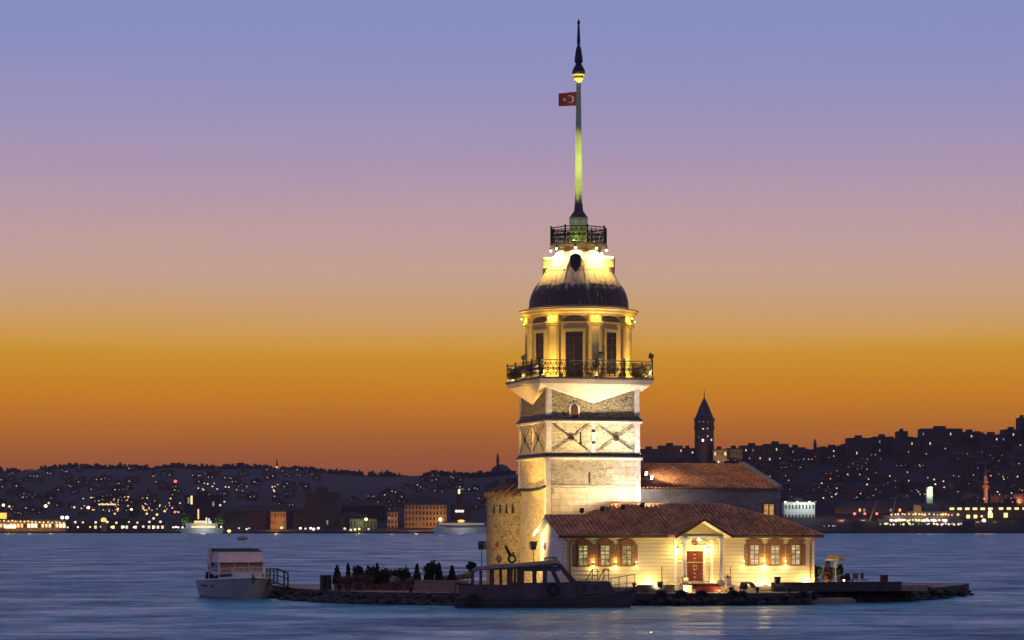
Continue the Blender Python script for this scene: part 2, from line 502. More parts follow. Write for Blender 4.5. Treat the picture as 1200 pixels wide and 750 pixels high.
def hill(name, mat, rough_amp):
    Yr, Y0, prof = RIDGES[name]
    mb = MB()
    a, b = prof[0][0], prof[-1][0]
    n = int((b - a) / 3)
    rows = [0.0, 0.06, 0.14, 0.24, 0.36, 0.5, 0.64, 0.78, 0.9, 0.96, 1.0, 1.06, 1.3, 1.8]
    grid = []
    for k in rows:
        Y = Y0 + (Yr - Y0) * k
        r = []
        for i in range(n + 1):
            px = a + (b - a) * i / n
            x = (px - 600) / F * Yr
            z = hill_z(name, x, Y)
            if k > 0:
                q = mnoise.fractal(Vector((x * 0.012, Y * 0.012, 7.7)), 0.8, 2.0, 5)
                z += q * rough_amp * min(1, k * 3)
            r.append(mb.V((x, Y, z)))
        grid.append(r)
    for r0, r1 in zip(grid, grid[1:]):
        for i in range(n):
            mb.bm.faces.new([r0[i], r0[i + 1], r1[i + 1], r1[i]])
    for i in range(n):                              # quay wall down to the water
        x0, x1 = grid[0][i].co, grid[0][i + 1].co
        mb.face([(x0.x, x0.y, -1), (x1.x, x1.y, -1), tuple(x1), tuple(x0)])
    return tag(mb.build(name, mat), kind='structure')
M['hill_far'] = plain('far_hillside', (0.034, 0.022, 0.022), 0.95, 0.45, 0.02)
M['hill_mid'] = plain('old_town_hillside', (0.032, 0.021, 0.022), 0.95, 0.45, 0.03)
M['hill_near'] = plain('near_hillside', (0.025, 0.017, 0.02), 0.95, 0.45, 0.03)
hill('far_hill', M['hill_far'], 3.0)
hill('old_town_hill', M['hill_mid'], 3.0)
hill('near_hill', M['hill_near'], 2.0)

# island: quay platform
PLAT = 0.9
EDGE = [wl(324, 699), wl(350, 703), wl(400, 706.5), wl(450, 708), wl(540, 709), wl(640, 709.5), wl(744, 709.5), wl(850, 709.5), wl(946, 708.5),
        wl(960, 706), wl(1050, 704), wl(1100, 701), wl(1128, 697.5)]
BACK = [Vector((40, 224, 0)), Vector((30, 229, 0)), Vector((20, 233, 0)), Vector((-4, 233, 0)), Vector((-9, 222, 0)), Vector((-13, 215, 0)), Vector((-20.5, 217.5, 0))]
mb = MB()
mb.prism([(p.x, p.y) for p in EDGE + BACK], -2.5, PLAT)
isl = tag(mb.build('island_ground', M['concrete']), kind='structure')
isl.data.materials.append(M['dark_concrete'])          # weed-stained sides
for p in isl.data.polygons:
    if abs(p.normal.z) < 0.5: p.material_index = 1
# raised terrace round the house
mb = MB()
uT0, uT1 = U(600, -7.0), U(1078, -7.0)
T = [W(uT0 + 2, -8.0), W(U(768, -8.0), -8.0), W(U(768, -7.2), -7.2), W(U(905, -7.2), -7.2), W(U(905, -8.4), -8.4), W(uT1, -8.4), W(uT1, 6), W(uT0 + 2, 6)]
mb.prism([(p.x, p.y) for p in T], PLAT - 0.05, 1.28)
tag(mb.build('terrace_pavement', M['concrete']), kind='structure')

# ================================================================== TOWER
HS = 3.885
tw = thing('lighthouse_tower', 'tall square stone tower with balcony, bell-shaped dome and long green-lit mast', 'tower', W(HS, HS, 0), TH)
def zN(py): return CAM_H + (HY - py) / 15.0
def zC(py): return CAM_H + (HY - py) * 0.06827
Z1, Z2, Z3 = zN(536), zN(493), zN(449)          # ledges, underside of the balcony
MB().box(-HS, HS, -HS, HS, PLAT, Z1 - 0.1).build('lower_wall', M['rubble'], tw)
MB().box(-HS + 0.05, HS - 0.05, -HS + 0.05, HS - 0.05, Z1 - 0.1, Z2 - 0.1).build('middle_wall', M['rubble'], tw)
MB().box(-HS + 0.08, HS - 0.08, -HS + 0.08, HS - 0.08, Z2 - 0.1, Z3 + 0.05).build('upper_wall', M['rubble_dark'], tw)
def ring(mb, a, b, z0, z1):
    """square ring, inner half-width a to outer b, as four mitred bars"""
    for k in range(4):
        m0 = mb.M.copy()
        mb.M = m0 @ Matrix.Rotation(k * PI / 2, 4, 'Z')
        mb.extrude([(-b, -b, z0), (b, -b, z0), (a, -a, z0), (-a, -a, z0)], (0, 0, z1 - z0))
        mb.M = m0
for zz in (Z1, Z2):
    mb = MB(); ring(mb, HS - 0.4, HS + 0.14, zz - 0.15, zz + 0.0)
    mb.build('string_course', M['quoin'], tw)
    mb = MB(); ring(mb, HS - 0.4, HS + 0.19, zz + 0.004, zz + 0.08)
    for k in range(4):
        m0 = mb.M.copy(); mb.M = Matrix.Rotation(k * PI / 2, 4, 'Z')
        b, a = HS + 0.15, HS - 0.02
        mb.extrude([(-b, -b, zz + 0.084), (b, -b, zz + 0.084), (a, -a, zz + 0.30), (-a, -a, zz + 0.30)], (0, 0.03, 0.03))
        mb.M = m0
    mb.build('lead_flashing', M['slate'], tw)
# pale dressed stone: corners and the lower right of the front
def corner(sx, sy, w, z0, z1, pr):
    mb = MB()
    b = HS + pr
    mb.prism([(sx * b, sy * b), (sx * (b - w), sy * b), (sx * (b - w), sy * (b - 0.25)), (sx * (b - 0.25), sy * (b - 0.25)), (sx * (b - 0.25), sy * (b - w)), (sx * b, sy * (b - w))], z0, z1)
    return mb
for (z0, z1, pr) in ((PLAT, Z1 - 0.17, 0.02), (Z1 + 0.44, Z2 - 0.17, -0.02), (Z2 + 0.44, Z3 - 0.2, -0.05)):
    for sx in (-1, 1):
        for sy in (-1, 1):
            corner(sx, sy, 0.42, z0, z1, pr).build('corner_stone', M['quoin'], tw)
m, t_, b_ = newmat('dressed_blocks')
def ashlar_front():
    n = t_.nodes.new; l = t_.links.new
    b_.inputs['Roughness'].default_value = 0.85; b_.inputs['Specular IOR Level'].default_value = 0.15
    co = n('ShaderNodeTexCoord'); sp = n('ShaderNodeSeparateXYZ'); cb = n('ShaderNodeCombineXYZ')
    l(co.outputs['Object'], sp.inputs[0]); l(sp.outputs['X'], cb.inputs['X']); l(sp.outputs['Z'], cb.inputs['Y'])
    br = n('ShaderNodeTexBrick'); br.inputs['Scale'].default_value = 1.0
    br.inputs['Brick Width'].default_value = 1.1; br.inputs['Row Height'].default_value = 0.5; br.inputs['Mortar Size'].default_value = 0.018
    br.inputs['Color1'].default_value = (0.60, 0.54, 0.42, 1); br.inputs['Color2'].default_value = (0.50, 0.43, 0.31, 1); br.inputs['Mortar'].default_value = (0.36, 0.30, 0.21, 1)
    br.inputs['Bias'].default_value = -0.3
    l(cb.outputs[0], br.inputs['Vector'])
    nz = n('ShaderNodeTexNoise'); nz.inputs['Scale'].default_value = 1.6; nz.inputs['Detail'].default_value = 8; nz.inputs['Roughness'].default_value = 0.7
    l(co.outputs['Object'], nz.inputs['Vector'])
    r2 = n('ShaderNodeValToRGB'); r2.color_ramp.elements[0].position = 0.3; r2.color_ramp.elements[1].position = 0.6; r2.color_ramp.elements[0].color = (0.7, 0.64, 0.55, 1)
    l(nz.outputs['Fac'], r2.inputs[0])
    m2 = n('ShaderNodeMix'); m2.data_type = 'RGBA'; m2.blend_type = 'MULTIPLY'; m2.inputs[0].default_value = 1
    l(br.outputs['Color'], m2.inputs[6]); l(r2.outputs[0], m2.inputs[7]); l(m2.outputs[2], b_.inputs['Base Color'])
    ad = n('ShaderNodeMath'); ad.operation = 'SUBTRACT'; l(nz.outputs['Fac'], ad.inputs[0]); l(br.outputs['Fac'], ad.inputs[1])
    bp = n('ShaderNodeBump'); bp.inputs['Strength'].default_value = 0.5; bp.inputs['Distance'].default_value = 0.05
    l(ad.outputs[0], bp.inputs['Height']); l(bp.outputs[0], b_.inputs['Normal'])
ashlar_front()
M['blocks'] = m
random.seed(4)
mb = MB()                                             # toothed edge against the rubble, set 6 mm proud
zt = 9.0
row = PLAT
while row < Z1 - 0.7:
    left = -HS + 0.43 if row < 8.5 else (1.2 + random.uniform(-0.6, 0.6))
    mb.box(left + random.uniform(0, 0.25), HS - 0.41, -HS - 0.006, -HS + 0.1, row, min(row + 0.5, Z1 - 0.18))
    row += 0.5
mb.build('dressed_facing', M['blocks'], tw)
# middle storey: pale strips at mid-face and crossed iron ties
for k in (0, 3):
    R4 = Matrix.Rotation(-k * PI / 2 * (1 if k == 0 else 1), 4, 'Z') if k == 0 else Matrix.Rotation(-PI / 2, 4, 'Z')
    yf = -HS + 0.05
    mb = MB(); mb.M = R4
    mb.box(-0.15, 0.15, yf - 0.05, yf + 0.1, Z1 + 0.44, Z2 - 0.17)
    mb.build('pilaster_strip', M['quoin'], tw)
    for zz in (Z1 + 1.1, Z1 + 2.0):
        mb = MB(); mb.M = R4
        mb.box(-0.13, 0.13, yf - 0.09, yf - 0.052, zz, zz + 0.2); mb.build('anchor_plate', M['iron'], tw)
    for s in (-1, 1):
        xc = s * (HS - 0.35 + 0.15) / 2 * 1.0
        hw = 1.5
        for d in (-1, 1):
            mb = MB(); mb.M = R4
            mb.tube((xc - hw, yf - 0.09, (Z1 + 0.5 if d > 0 else Z2 - 0.3)), (xc + hw, yf - 0.09, (Z2 - 0.3 if d > 0 else Z1 + 0.5)), 0.032)
            mb.build('tie_bar', M['iron'], tw)
        mb = MB(); mb.M = R4
        mb.torus((xc, yf - 0.12, (Z1 + Z2) / 2 + 0.1), (0, 1, 0), 0.17, 0.05, 14, 6); mb.build('tie_ring', M['iron'], tw)
# slit openings, pipe, cable on the side face
for (x, z0, z1) in ((-1.05, zN(520), zN(506)), (-0.35, zN(566), zN(553))):
    mb = MB(); yf = -HS + (0.05 if z0 > Z1 else 0.0)
    mb.box(x - 0.07, x + 0.07, yf - 0.02, yf + 0.1, z0, z1); mb.build('slit_window', M['iron'], tw)
mb = MB(); mb.tube((-HS + 0.35, -HS - 0.06, zN(569)), (HS - 0.35, -HS - 0.06, zN(569)), 0.05); mb.build('pipe', M['quoin'], tw)
mb = MB()
pts = [(-HS - 0.08, -HS + 0.05, zN(570)), (-HS - 0.1, -HS + 0.5, zN(571)), (-HS - 0.09, -HS + 1.5, zN(573)), (-HS - 0.09, -HS + 4.0, zN(574)), (-HS - 0.08, HS - 0.3, zN(573))]
mb.path(pts, 0.09, 6); mb.build('cable', M['iron'], tw)
# small arched window of the upper wall
xw = -1.55
def arch_pts(x, w, z0, z1, y, n=8, point=0.25):
    r = w / 2
    pts = [(x - r, y, z0), (x + r, y, z0)]
    for i in range(n + 1):
        a = PI * i / n
        pts.append((x + r * math.cos(a), y, z1 - r + r * math.sin(a) * (1 + point)))
    return pts
yf = -HS + 0.08
mb = MB(); mb.extrude(arch_pts(xw, 0.85, zN(489), zN(472.5), yf - 0.05), (0, 0.2, 0)); fr = mb.build('arched_window', M['quoin'], tw)
mb = MB(); mb.extrude(arch_pts(xw, 0.58, zN(489), zN(474.5), yf - 0.10), (0, 0.1, 0)); mb.build('shutter', M['dark_wood'], fr)
# white flared corbel: a point at each mid-face spreading to the balcony's corners
HB = 4.66
za, zc_, zb = zN(472), zN(453.5), zN(449.5)
mb = MB()
for k in range(4):
    mb.M = Matrix.Rotation(k * PI / 2, 4, 'Z')
    e = HS - 0.07
    ap, cl, cr, bl, br = (0, -e - 0.02, za), (-e, -e, zc_), (e, -e, zc_), (-HB + 0.12, -HB + 0.12, zb), (HB - 0.12, -HB + 0.12, zb)
    mb.face([ap, br, bl]); mb.face([ap, bl, cl]); mb.face([ap, cr, br])
mb.M = Matrix.Identity(4)
mb.build('corbel', M['white_plaster'], tw)
mb = MB(); mb.box(-HB + 0.08, HB - 0.08, -HB + 0.08, HB - 0.08, zb, zb + 0.14); mb.box(-HB, HB, -HB, HB, zb + 0.143, zb + 0.36)
mb.build('fascia', M['white_plaster'], tw)
ZB = zb + 0.50
mb = MB(); mb.box(-HB - 0.08, HB + 0.08, -HB - 0.08, HB + 0.08, zb + 0.364, ZB); mb.build('balcony_slab', M['slate'], tw)
# ornate balcony railing
def lattice(mb, p, q, z0, h, cell=0.44):
    p, q = Vector(p), Vector(q)
    d = q - p; ln = d.length; d.normalize()
    n = max(1, round(ln / cell)); c = ln / n
    nor = Vector((-d.y, d.x, 0))
    for zz in (z0 + 0.06, z0 + h * 0.14, z0 + h * 0.86, z0 + h):
        mb.tube((p.x, p.y, zz), (q.x, q.y, zz), 0.028 if zz < z0 + h else 0.045, 5)
    for i in range(n):
        a = p + d * (c * i); b = p + d * (c * (i + 1)); mid = (a + b) / 2
        zl, zh = z0 + h * 0.14, z0 + h * 0.86
        zm = (zl + zh) / 2
        mb.tube((a.x, a.y, zl), (b.x, b.y, zh), 0.034, 4); mb.tube((b.x, b.y, zl), (a.x, a.y, zh), 0.034, 4)
        mb.torus((mid.x, mid.y, zm), nor, c * 0.24, 0.034, 10, 4)
        for e in (-1, 1):
            mb.torus((mid.x, mid.y, zm + e * h * 0.25), nor, c * 0.12, 0.03, 8, 4)
        mb.torus((a.x, a.y, zm), nor, c * 0.17, 0.03, 8, 4)
        mb.tube((a.x, a.y, z0 + 0.06), (a.x, a.y, z0 + h), 0.02, 4)
rw = HB - 0.05
RH = 1.32
cs = [(-rw, -rw), (rw, -rw), (rw, rw), (-rw, rw)]
for i in range(4):
    mb = MB(); lattice(mb, (*cs[i], 0), (*cs[(i + 1) % 4], 0), ZB, RH); mb.build('balcony_railing', M['iron'], tw)
for i in range(4):
    a, b = Vector((*cs[i], 0)), Vector((*cs[(i + 1) % 4], 0))
    for k in range(4):
        p = a + (b - a) * k / 4
        mb = MB(); mb.tube((p.x, p.y, ZB), (p.x, p.y, ZB + RH + 0.1), 0.07, 6); mb.ball((p.x, p.y, ZB + RH + 0.13), 0.09, 1); mb.build('railing_post', M['iron'], tw)

# octagonal storey
R8 = 4.22
ZD1 = zC(374)
def octo(r): return [(r * math.cos(k * PI / 4), r * math.sin(k * PI / 4)) for k in range(8)]
mb = MB(); mb.prism(octo(R8), ZB, ZD1); mb.build('octagonal_wall', M['cream'], tw)
AP = R8 * math.cos(PI / 8)
SD = 2 * R8 * math.sin(PI / 8)
def facem(k, r=AP):
    """matrix of face k: local x along the face, -y outward"""
    return Matrix.Rotation(k * PI / 4 + PI / 8 + PI / 2, 4, 'Z') @ Matrix.Translation((0, -r, 0))
for k in range(8):
    Rv = Matrix.Rotation(k * PI / 4 + PI / 2, 4, 'Z') @ Matrix.Translation((0, -R8, 0))
    mb = MB(); mb.M = Rv
    hp = 0.46
    mb.prism([(-hp, 0.17), (-hp, -0.02), (-0.30, -0.16), (0.30, -0.16), (hp, -0.02), (hp, 0.17)], ZB + 0.35, ZD1 - 0.75)
    pl = mb.build('pilaster', M['cream'], tw)
    mb = MB(); mb.M = Rv
    mb.box(-0.56, 0.56, -0.24, 0.3, ZB, ZB + 0.346); mb.build('plinth', M['cream'], pl)
    mb = MB(); mb.M = Rv
    mb.box(-0.52, 0.52, -0.24, 0.3, ZD1 - 0.746, ZD1 - 0.60); mb.box(-0.6, 0.6, -0.32, 0.3, ZD1 - 0.597, ZD1 - 0.47); mb.box(-0.50, 0.50, -0.20, 0.3, ZD1 - 0.466, ZD1 + 0.02)
    mb.build('capital', M['cream'], pl)
    F8 = facem(k)
    # recessed-looking field with a shallow arch above
    mb = MB(); mb.M = F8
    mb.box(-1.05, 1.05, -0.02, 0.1, ZB + 0.36, ZD1 - 0.62); mb.build('wall_panel', M['cream_panel'], tw)
    mb = MB(); mb.M = F8
    mb.box(-1.08, 1.08, -0.07, 0.1, ZD1 - 0.60, ZD1 - 0.48); mb.build('moulding', M['cream'], tw)
    mb = MB(); mb.M = F8
    pts = [(-0.92, -0.03, ZD1 - 0.44), (0.92, -0.03, ZD1 - 0.44)] + [(0.92 * math.cos(PI * i / 10), -0.03, ZD1 - 0.44 + 0.44 * math.sin(PI * i / 10)) for i in range(1, 10)]
    mb.extrude(pts, (0, 0.1, 0)); mb.build('lunette', M['slate'], tw)
    door = k in (1, 5)
    # face 5 looks at the camera's left of centre: the balcony door
    wd, zt2 = (1.36, zC(393)) if door else (1.0, zC(393))
    zb2 = ZB + 0.02 if door else ZB + 0.36
    mb = MB(); mb.M = F8
    for (x0, x1, z0, z1) in ((-wd / 2 - 0.2, -wd / 2, zb2, zt2), (wd / 2, wd / 2 + 0.2, zb2, zt2), (-wd / 2 - 0.26, wd / 2 + 0.26, zt2 + 0.003, zt2 + 0.24)):
        mb.box(x0, x1, -0.13 if z0 < zt2 else -0.2, 0.05, z0, z1)
    nm = 'balcony_door' if door else 'window'
    wn = mb.build(nm, M['cream'], tw)
    mb = MB(); mb.M = F8
    mb.box(-wd / 2, wd / 2, -0.05, 0.04, zb2, zt2); mb.build('pane', M['dark_glass'], wn)
    mb = MB(); mb.M = F8
    zz = zt2 - 0.42
    bars = [(-wd / 2, -wd / 2 + 0.09, zb2, zt2), (wd / 2 - 0.09, wd / 2, zb2, zt2), (-0.06, 0.06, zb2, zt2 - 0.5), (-wd / 2, wd / 2, zt2 - 0.08, zt2), (-wd / 2, wd / 2, zz - 0.06, zz + 0.06)]
    nrow = 4
    for i in range(1, nrow + 1):
        zr = zb2 + (zz - zb2) * i / (nrow + 1)
        bars.append((-wd / 2, wd / 2 if not door else 0.0, zr - 0.025, zr + 0.025))
    for (x0, x1, z0, z1) in bars:
        mb.box(x0, x1, -0.09, -0.052, z0, z1)
    mb.build('frame', M['dark_wood'], wn)
# cornice, dome
mb = MB()
zc0 = ZD1
mb.lathe([(4.42, zc0), (4.44, zc0 + 0.16), (4.62, zc0 + 0.22), (4.66, zc0 + 0.40), (4.80, zc0 + 0.46), (4.80, zc0 + 0.58), (4.0, zc0 + 0.72)], 32)
mb.build('cornice', M['cream'], tw, smooth=False)
ZDB = zC(363)
DP = [(364, 58), (360, 58.2), (353, 57.6), (347, 56), (341, 53.5), (335, 50), (329, 46), (323, 42), (319, 39.3), (315, 36.8), (310, 33.8), (305, 31.2), (300, 29), (296, 27.4), (293, 27)]
prof = [(r / 14.65, zC(y)) for y, r in DP]
m, t, b = newmat('lead_sheet')
n = t.nodes.new; l = t.links.new
b.inputs['Roughness'].default_value = 0.55; b.inputs['Metallic'].default_value = 0.0
co = n('ShaderNodeTexCoord'); mpn = n('ShaderNodeMapping'); mpn.inputs['Scale'].default_value = (1.6, 1.6, 0.16)
nz = n('ShaderNodeTexNoise'); nz.inputs['Scale'].default_value = 2.2; nz.inputs['Detail'].default_value = 6
l(co.outputs['Object'], mpn.inputs[0]); l(mpn.outputs[0], nz.inputs['Vector'])
sx = n('ShaderNodeSeparateXYZ'); l(co.outputs['Object'], sx.inputs[0])
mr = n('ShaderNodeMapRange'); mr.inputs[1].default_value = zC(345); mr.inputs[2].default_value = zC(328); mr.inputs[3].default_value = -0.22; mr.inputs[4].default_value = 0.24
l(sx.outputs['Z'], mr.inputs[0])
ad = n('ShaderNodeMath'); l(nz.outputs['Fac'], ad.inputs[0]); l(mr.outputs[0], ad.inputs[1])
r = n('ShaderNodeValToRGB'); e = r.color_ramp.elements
e[0].position = 0.36; e[0].color = (0.07, 0.042, 0.032, 1); e[1].position = 0.62; e[1].color = (0.55, 0.44, 0.24, 1)  # weathered dark low down; gold of the lamplit upper dome put into the colour
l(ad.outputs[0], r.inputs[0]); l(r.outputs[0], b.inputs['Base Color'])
M['lead'] = m
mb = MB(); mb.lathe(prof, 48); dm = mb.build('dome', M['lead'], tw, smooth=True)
mb = MB()
for k in range(24):
    a = 2 * PI * (k + 0.5) / 24
    pts = [((r + 0.012) * math.cos(a), (r + 0.012) * math.sin(a), z) for r, z in prof]
    mb.path([Vector(p) for p in pts], 0.022, 4)
for (zz, rr) in ((zC(319), 39.3 / 14.65), (zC(337), 51.2 / 14.65)):
    mb.torus((0, 0, zz), (0, 0, 1), rr + 0.01, 0.018, 48, 4)
mb.build('seam', M['lead'], dm)
M['dome_rim'] = plain('lead_edge', (0.3, 0.24, 0.14), 0.6, 0.2, 2)
mb = MB(); mb.torus((0, 0, ZDB), (0, 0, 1), 4.0, 0.09, 48, 6); mb.build('dome_rim', M['dome_rim'], tw)
# four dormers round the dome, each with a dark pointed oval opening
for k in range(4):
    A = Matrix.Rotation(-PI / 8 + k * PI / 2, 4, 'Z')
    mb = MB(); mb.M = A
    z0, z1 = zC(322.5), zC(301)
    yo = -2.84
    def shield(s, y):
        r = 0.40 * s
        pts = [(0, y, z0 - (s - 1) * 0.3)]
        for i in range(13):
            a = -0.25 + (PI + 0.5) * i / 12
            pts.append((r * math.cos(a) if abs(math.cos(a)) < 2 else 0, y, z1 - r + r * math.sin(a)))
        pts.insert(1, (r * 0.98, y, z0 + 0.55)); pts.append((-r * 0.98, y, z0 + 0.55))
        return pts
    if True:
        mb.extrude(shield(1.28, yo), (0, 1.2, 0)); d = mb.build('dormer', M['lead'], tw)
    mb = MB(); mb.M = A
    mb.extrude(shield(1.0, yo - 0.03), (0, 0.3, 0)); mb.build('opening', M['dark_wood'], d)
# upper gallery
mb = MB()
z_, s8 = zC(292), 1
mb.lathe([(1.86, zC(294)), (1.9, zC(291.5)), (2.35, zC(289.5)), (2.42, zC(288.2)), (2.42, zC(287))], 8, ph=0)
mb.build('gallery_floor', M['cream'], tw)
ZG = zC(287)
gr = 2.30
gp = [(gr * math.cos(k * PI / 4), gr * math.sin(k * PI / 4), 0) for k in range(8)]
for k in range(8):
    mb = MB(); lattice(mb, gp[k], gp[(k + 1) % 8], ZG, 1.28, 0.4); mb.build('gallery_railing', M['iron'], tw)
    p = gp[k]
    mb = MB(); mb.tube((p[0], p[1], ZG), (p[0], p[1], ZG + 1.42), 0.07, 6); mb.build('gallery_post', M['iron'], tw)
M['lantern'] = plain('lantern_paint', (0.52, 0.55, 0.25), 0.5, 0.15, 2)
mb = MB(); mb.lathe([(0.72, ZG), (0.72, zC(256.5)), (0.76, zC(256.3)), (0.76, zC(255.6))], 20); ln_ = mb.build('lantern_room', M['lantern'], tw, smooth=False)
for k in range(8):
    mb = MB(); mb.M = Matrix.Rotation(k * PI / 4 + 0.2, 4, 'Z')
    mb.box(-0.17, 0.17, -0.745, -0.6, zC(262), zC(258)); mb.build('pane', M['white_paint'], ln_)
mb = MB(); mb.lathe([(0.78, zC(255.6)), (0.74, zC(255)), (0.36, zC(247)), (0.33, zC(241)), (0.30, zC(239))], 20); mb.build('lantern_cap', M['slate'], tw, smooth=True)
M['mast'] = plain('mast_paint', (0.40, 0.43, 0.26), 0.45, 0.15, 2)
mb = MB(); mb.lathe([(0.31, zC(239)), (0.30, zC(230)), (0.24, zC(160)), (0.18, zC(97))], 16); mb.build('mast', M['mast'], tw, smooth=True)
M['gilt'] = plain('gilded_metal', (0.52, 0.42, 0.16), 0.35, 0.15, 3, metal=0.3)
mb = MB(); mb.lathe([(0.17, zC(97)), (0.22, zC(96)), (0.36, zC(93.2)), (0.44, zC(91.5)), (0.40, zC(90.5)), (0.46, zC(89)), (0.52, zC(87.5)), (0.50, zC(86.5))], 20); mb.build('mast_cup', M['gilt'], tw, smooth=True)
M['spire'] = plain('dark_blue_lead', (0.022, 0.024, 0.05), 0.5, 0.2, 2)
mb = MB(); mb.lathe([(0.50, zC(86.5)), (0.54, zC(85)), (0.46, zC(81)), (0.30, zC(77)), (0.22, zC(74.5)), (0.34, zC(72.5)), (0.31, zC(67)), (0.22, zC(58)), (0.19, zC(56)), (0.10, zC(53.5)),
                     (0.13, zC(51)), (0.14, zC(47)), (0.08, zC(30)), (0.07, zC(29)), (0.13, zC(27)), (0.11, zC(25)), (0.05, zC(24)), (0.01, zC(21.5))], 16)
mb.build('spire', M['spire'], tw, smooth=True)

# flag on the mast
M['flag_red'] = plain('red_flag_cloth', (0.20, 0.018, 0.04), 0.8, 0.15, 4)
M['flag_white'] = plain('white_flag_cloth', (0.42, 0.39, 0.43), 0.8, 0.05, 4)
Yf = 204.8
pm = at(676.5, 107, Yf)
fl = thing('flag', 'small red flag with white crescent and star flying from the mast', 'flag', (pm.x, Yf, 0), 0)
zf1, zf0 = at(676, 107.5, Yf).z, at(676, 124, Yf).z
def fy(x): return 0.10 * math.sin(x * 4.2) * min(1, abs(x) * 1.5)
def fz(x, t): return zf0 + (zf1 - zf0) * t - 0.12 * abs(x) * (1 - 0.3 * t) * (1.0 if t > 0.5 else 0.1)
mb = MB()
nx = 12
for i in range(nx):
    for j in range(4):
        xs = [-1.5 * i / nx, -1.5 * (i + 1) / nx]
        for off in (0.012, -0.012):
            mb.face([(xs[0], fy(xs[0]) + off, fz(xs[0], j / 4)), (xs[1], fy(xs[1]) + off, fz(xs[1], j / 4)), (xs[1], fy(xs[1]) + off, fz(xs[1], (j + 1) / 4)), (xs[0], fy(xs[0]) + off, fz(xs[0], (j + 1) / 4))])
mb.build('cloth', M['flag_red'], fl)
def flag_mark(outline, name):
    mb = MB()
    for off in (0.022, -0.022):
        mb.face([(x, fy(x) + off * 1.0, z) for x, z in outline])
    mb.build(name, M['flag_white'], fl)
zc1 = (zf0 + zf1) / 2 - 0.03
cx_ = -0.56
cres = [(cx_ + 0.30 * math.cos(a), zc1 + 0.30 * math.sin(a)) for a in [rad(x) for x in range(140, -141, -20)]]
cres += [(cx_ - 0.075 + 0.24 * math.cos(a), zc1 + 0.24 * math.sin(a)) for a in [rad(x) for x in range(-130, 131, 20)]]
# crescent built as a strip of quads so that it stays clean
mb = MB()
oa = [(cx_ + 0.30 * math.cos(rad(a)), zc1 + 0.30 * math.sin(rad(a))) for a in range(-142, 143, 12)]
ia = [(cx_ - 0.075 + 0.24 * math.cos(rad(a * 1.06)), zc1 + 0.24 * math.sin(rad(a * 1.06))) for a in range(-142, 143, 12)]
for i in range(len(oa) - 1):
    for off in (0.022, -0.022):
        mb.face([(x, fy(x) + off, z) for x, z in (oa[i], oa[i + 1], ia[i + 1], ia[i])])
mb.build('crescent', M['flag_white'], fl)
star = []
for i in range(10):
    a = PI / 2 + 0.3 + i * PI / 5; r = 0.17 if i % 2 == 0 else 0.07
    star.append((-1.02 + r * math.cos(a), zc1 - 0.02 + r * math.sin(a)))
flag_mark(star, 'star')

# ================================================================== ROUND BASTION beside the tower
bc = (2.89, 211.4); br_ = 5.0
bz = 6 + 34 * 207 / 3000
M['coping_tile'] = plain('old_coping_tile', (0.21, 0.12, 0.075), 0.9, 0.4, 2.5, 0.2)
bs = thing('round_bastion', 'rounded rubble stone wall with tiled coping and narrow slots left of the tower', 'wall', (bc[0], bc[1], 0), 0)
mb = MB()
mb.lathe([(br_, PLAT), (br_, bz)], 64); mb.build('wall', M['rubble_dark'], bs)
mb = MB()
mb.lathe([(br_ + 0.12, bz - 0.05), (br_ + 0.12, bz + 0.05), (br_ - 1.2, bz + 0.72), (br_ - 1.3, bz + 0.1)], 64)
for k in range(40):
    a = 2 * PI * k / 40
    c_, s_ = math.cos(a), math.sin(a)
    mb.tube(((br_ + 0.2) * c_, (br_ + 0.2) * s_, bz + 0.06), ((br_ - 1.2) * c_, (br_ - 1.2) * s_, bz + 0.82), 0.19, 6)
mb.build('coping', M['coping_tile'], bs)
for px in (579, 586, 593.5, 601):
    k_ = (px - 600) / F
    # where the ray through that pixel column meets the round wall
    A_ = 1 + k_ * k_; B_ = -2 * (k_ * bc[0] + bc[1]); C_ = bc[0] ** 2 + bc[1] ** 2 - br_ ** 2
    Yh = (-B_ - math.sqrt(B_ * B_ - 4 * A_ * C_)) / (2 * A_)
    ang = math.atan2(Yh - bc[1], k_ * Yh - bc[0])
    mb = MB(); mb.M = Matrix.Rotation(ang, 4, 'Z')
    z0, z1 = 6 + 13.5 * 208 / 3000, 6 + 25 * 208 / 3000
    mb.extrude([(br_ + 0.012, -0.16, z0), (br_ + 0.012, 0.16, z0), (br_ + 0.012, 0.05, z1), (br_ + 0.012, -0.05, z1)], (-0.1, 0, 0))
    mb.build('slot', M['iron'], bs)
# ================================================================== HOUSE in front of the tower
VF, VB = -6.35, -0.3
UL, UR = U(661, VF), U(953, VF)
house = thing('boarded_house', 'long cream boarded house with red tiled roof, porch and shuttered windows below the tower', 'house', W(0, 0, 0), TH)
ZFL = 1.28                         # terrace
ZE = 5.12                          # top of the wall under the eaves
SL = 0.41                          # roof pitch
VE, ZV = VF - 0.62, 5.16           # eave line
def zr(v): return ZV + SL * (v - VE)
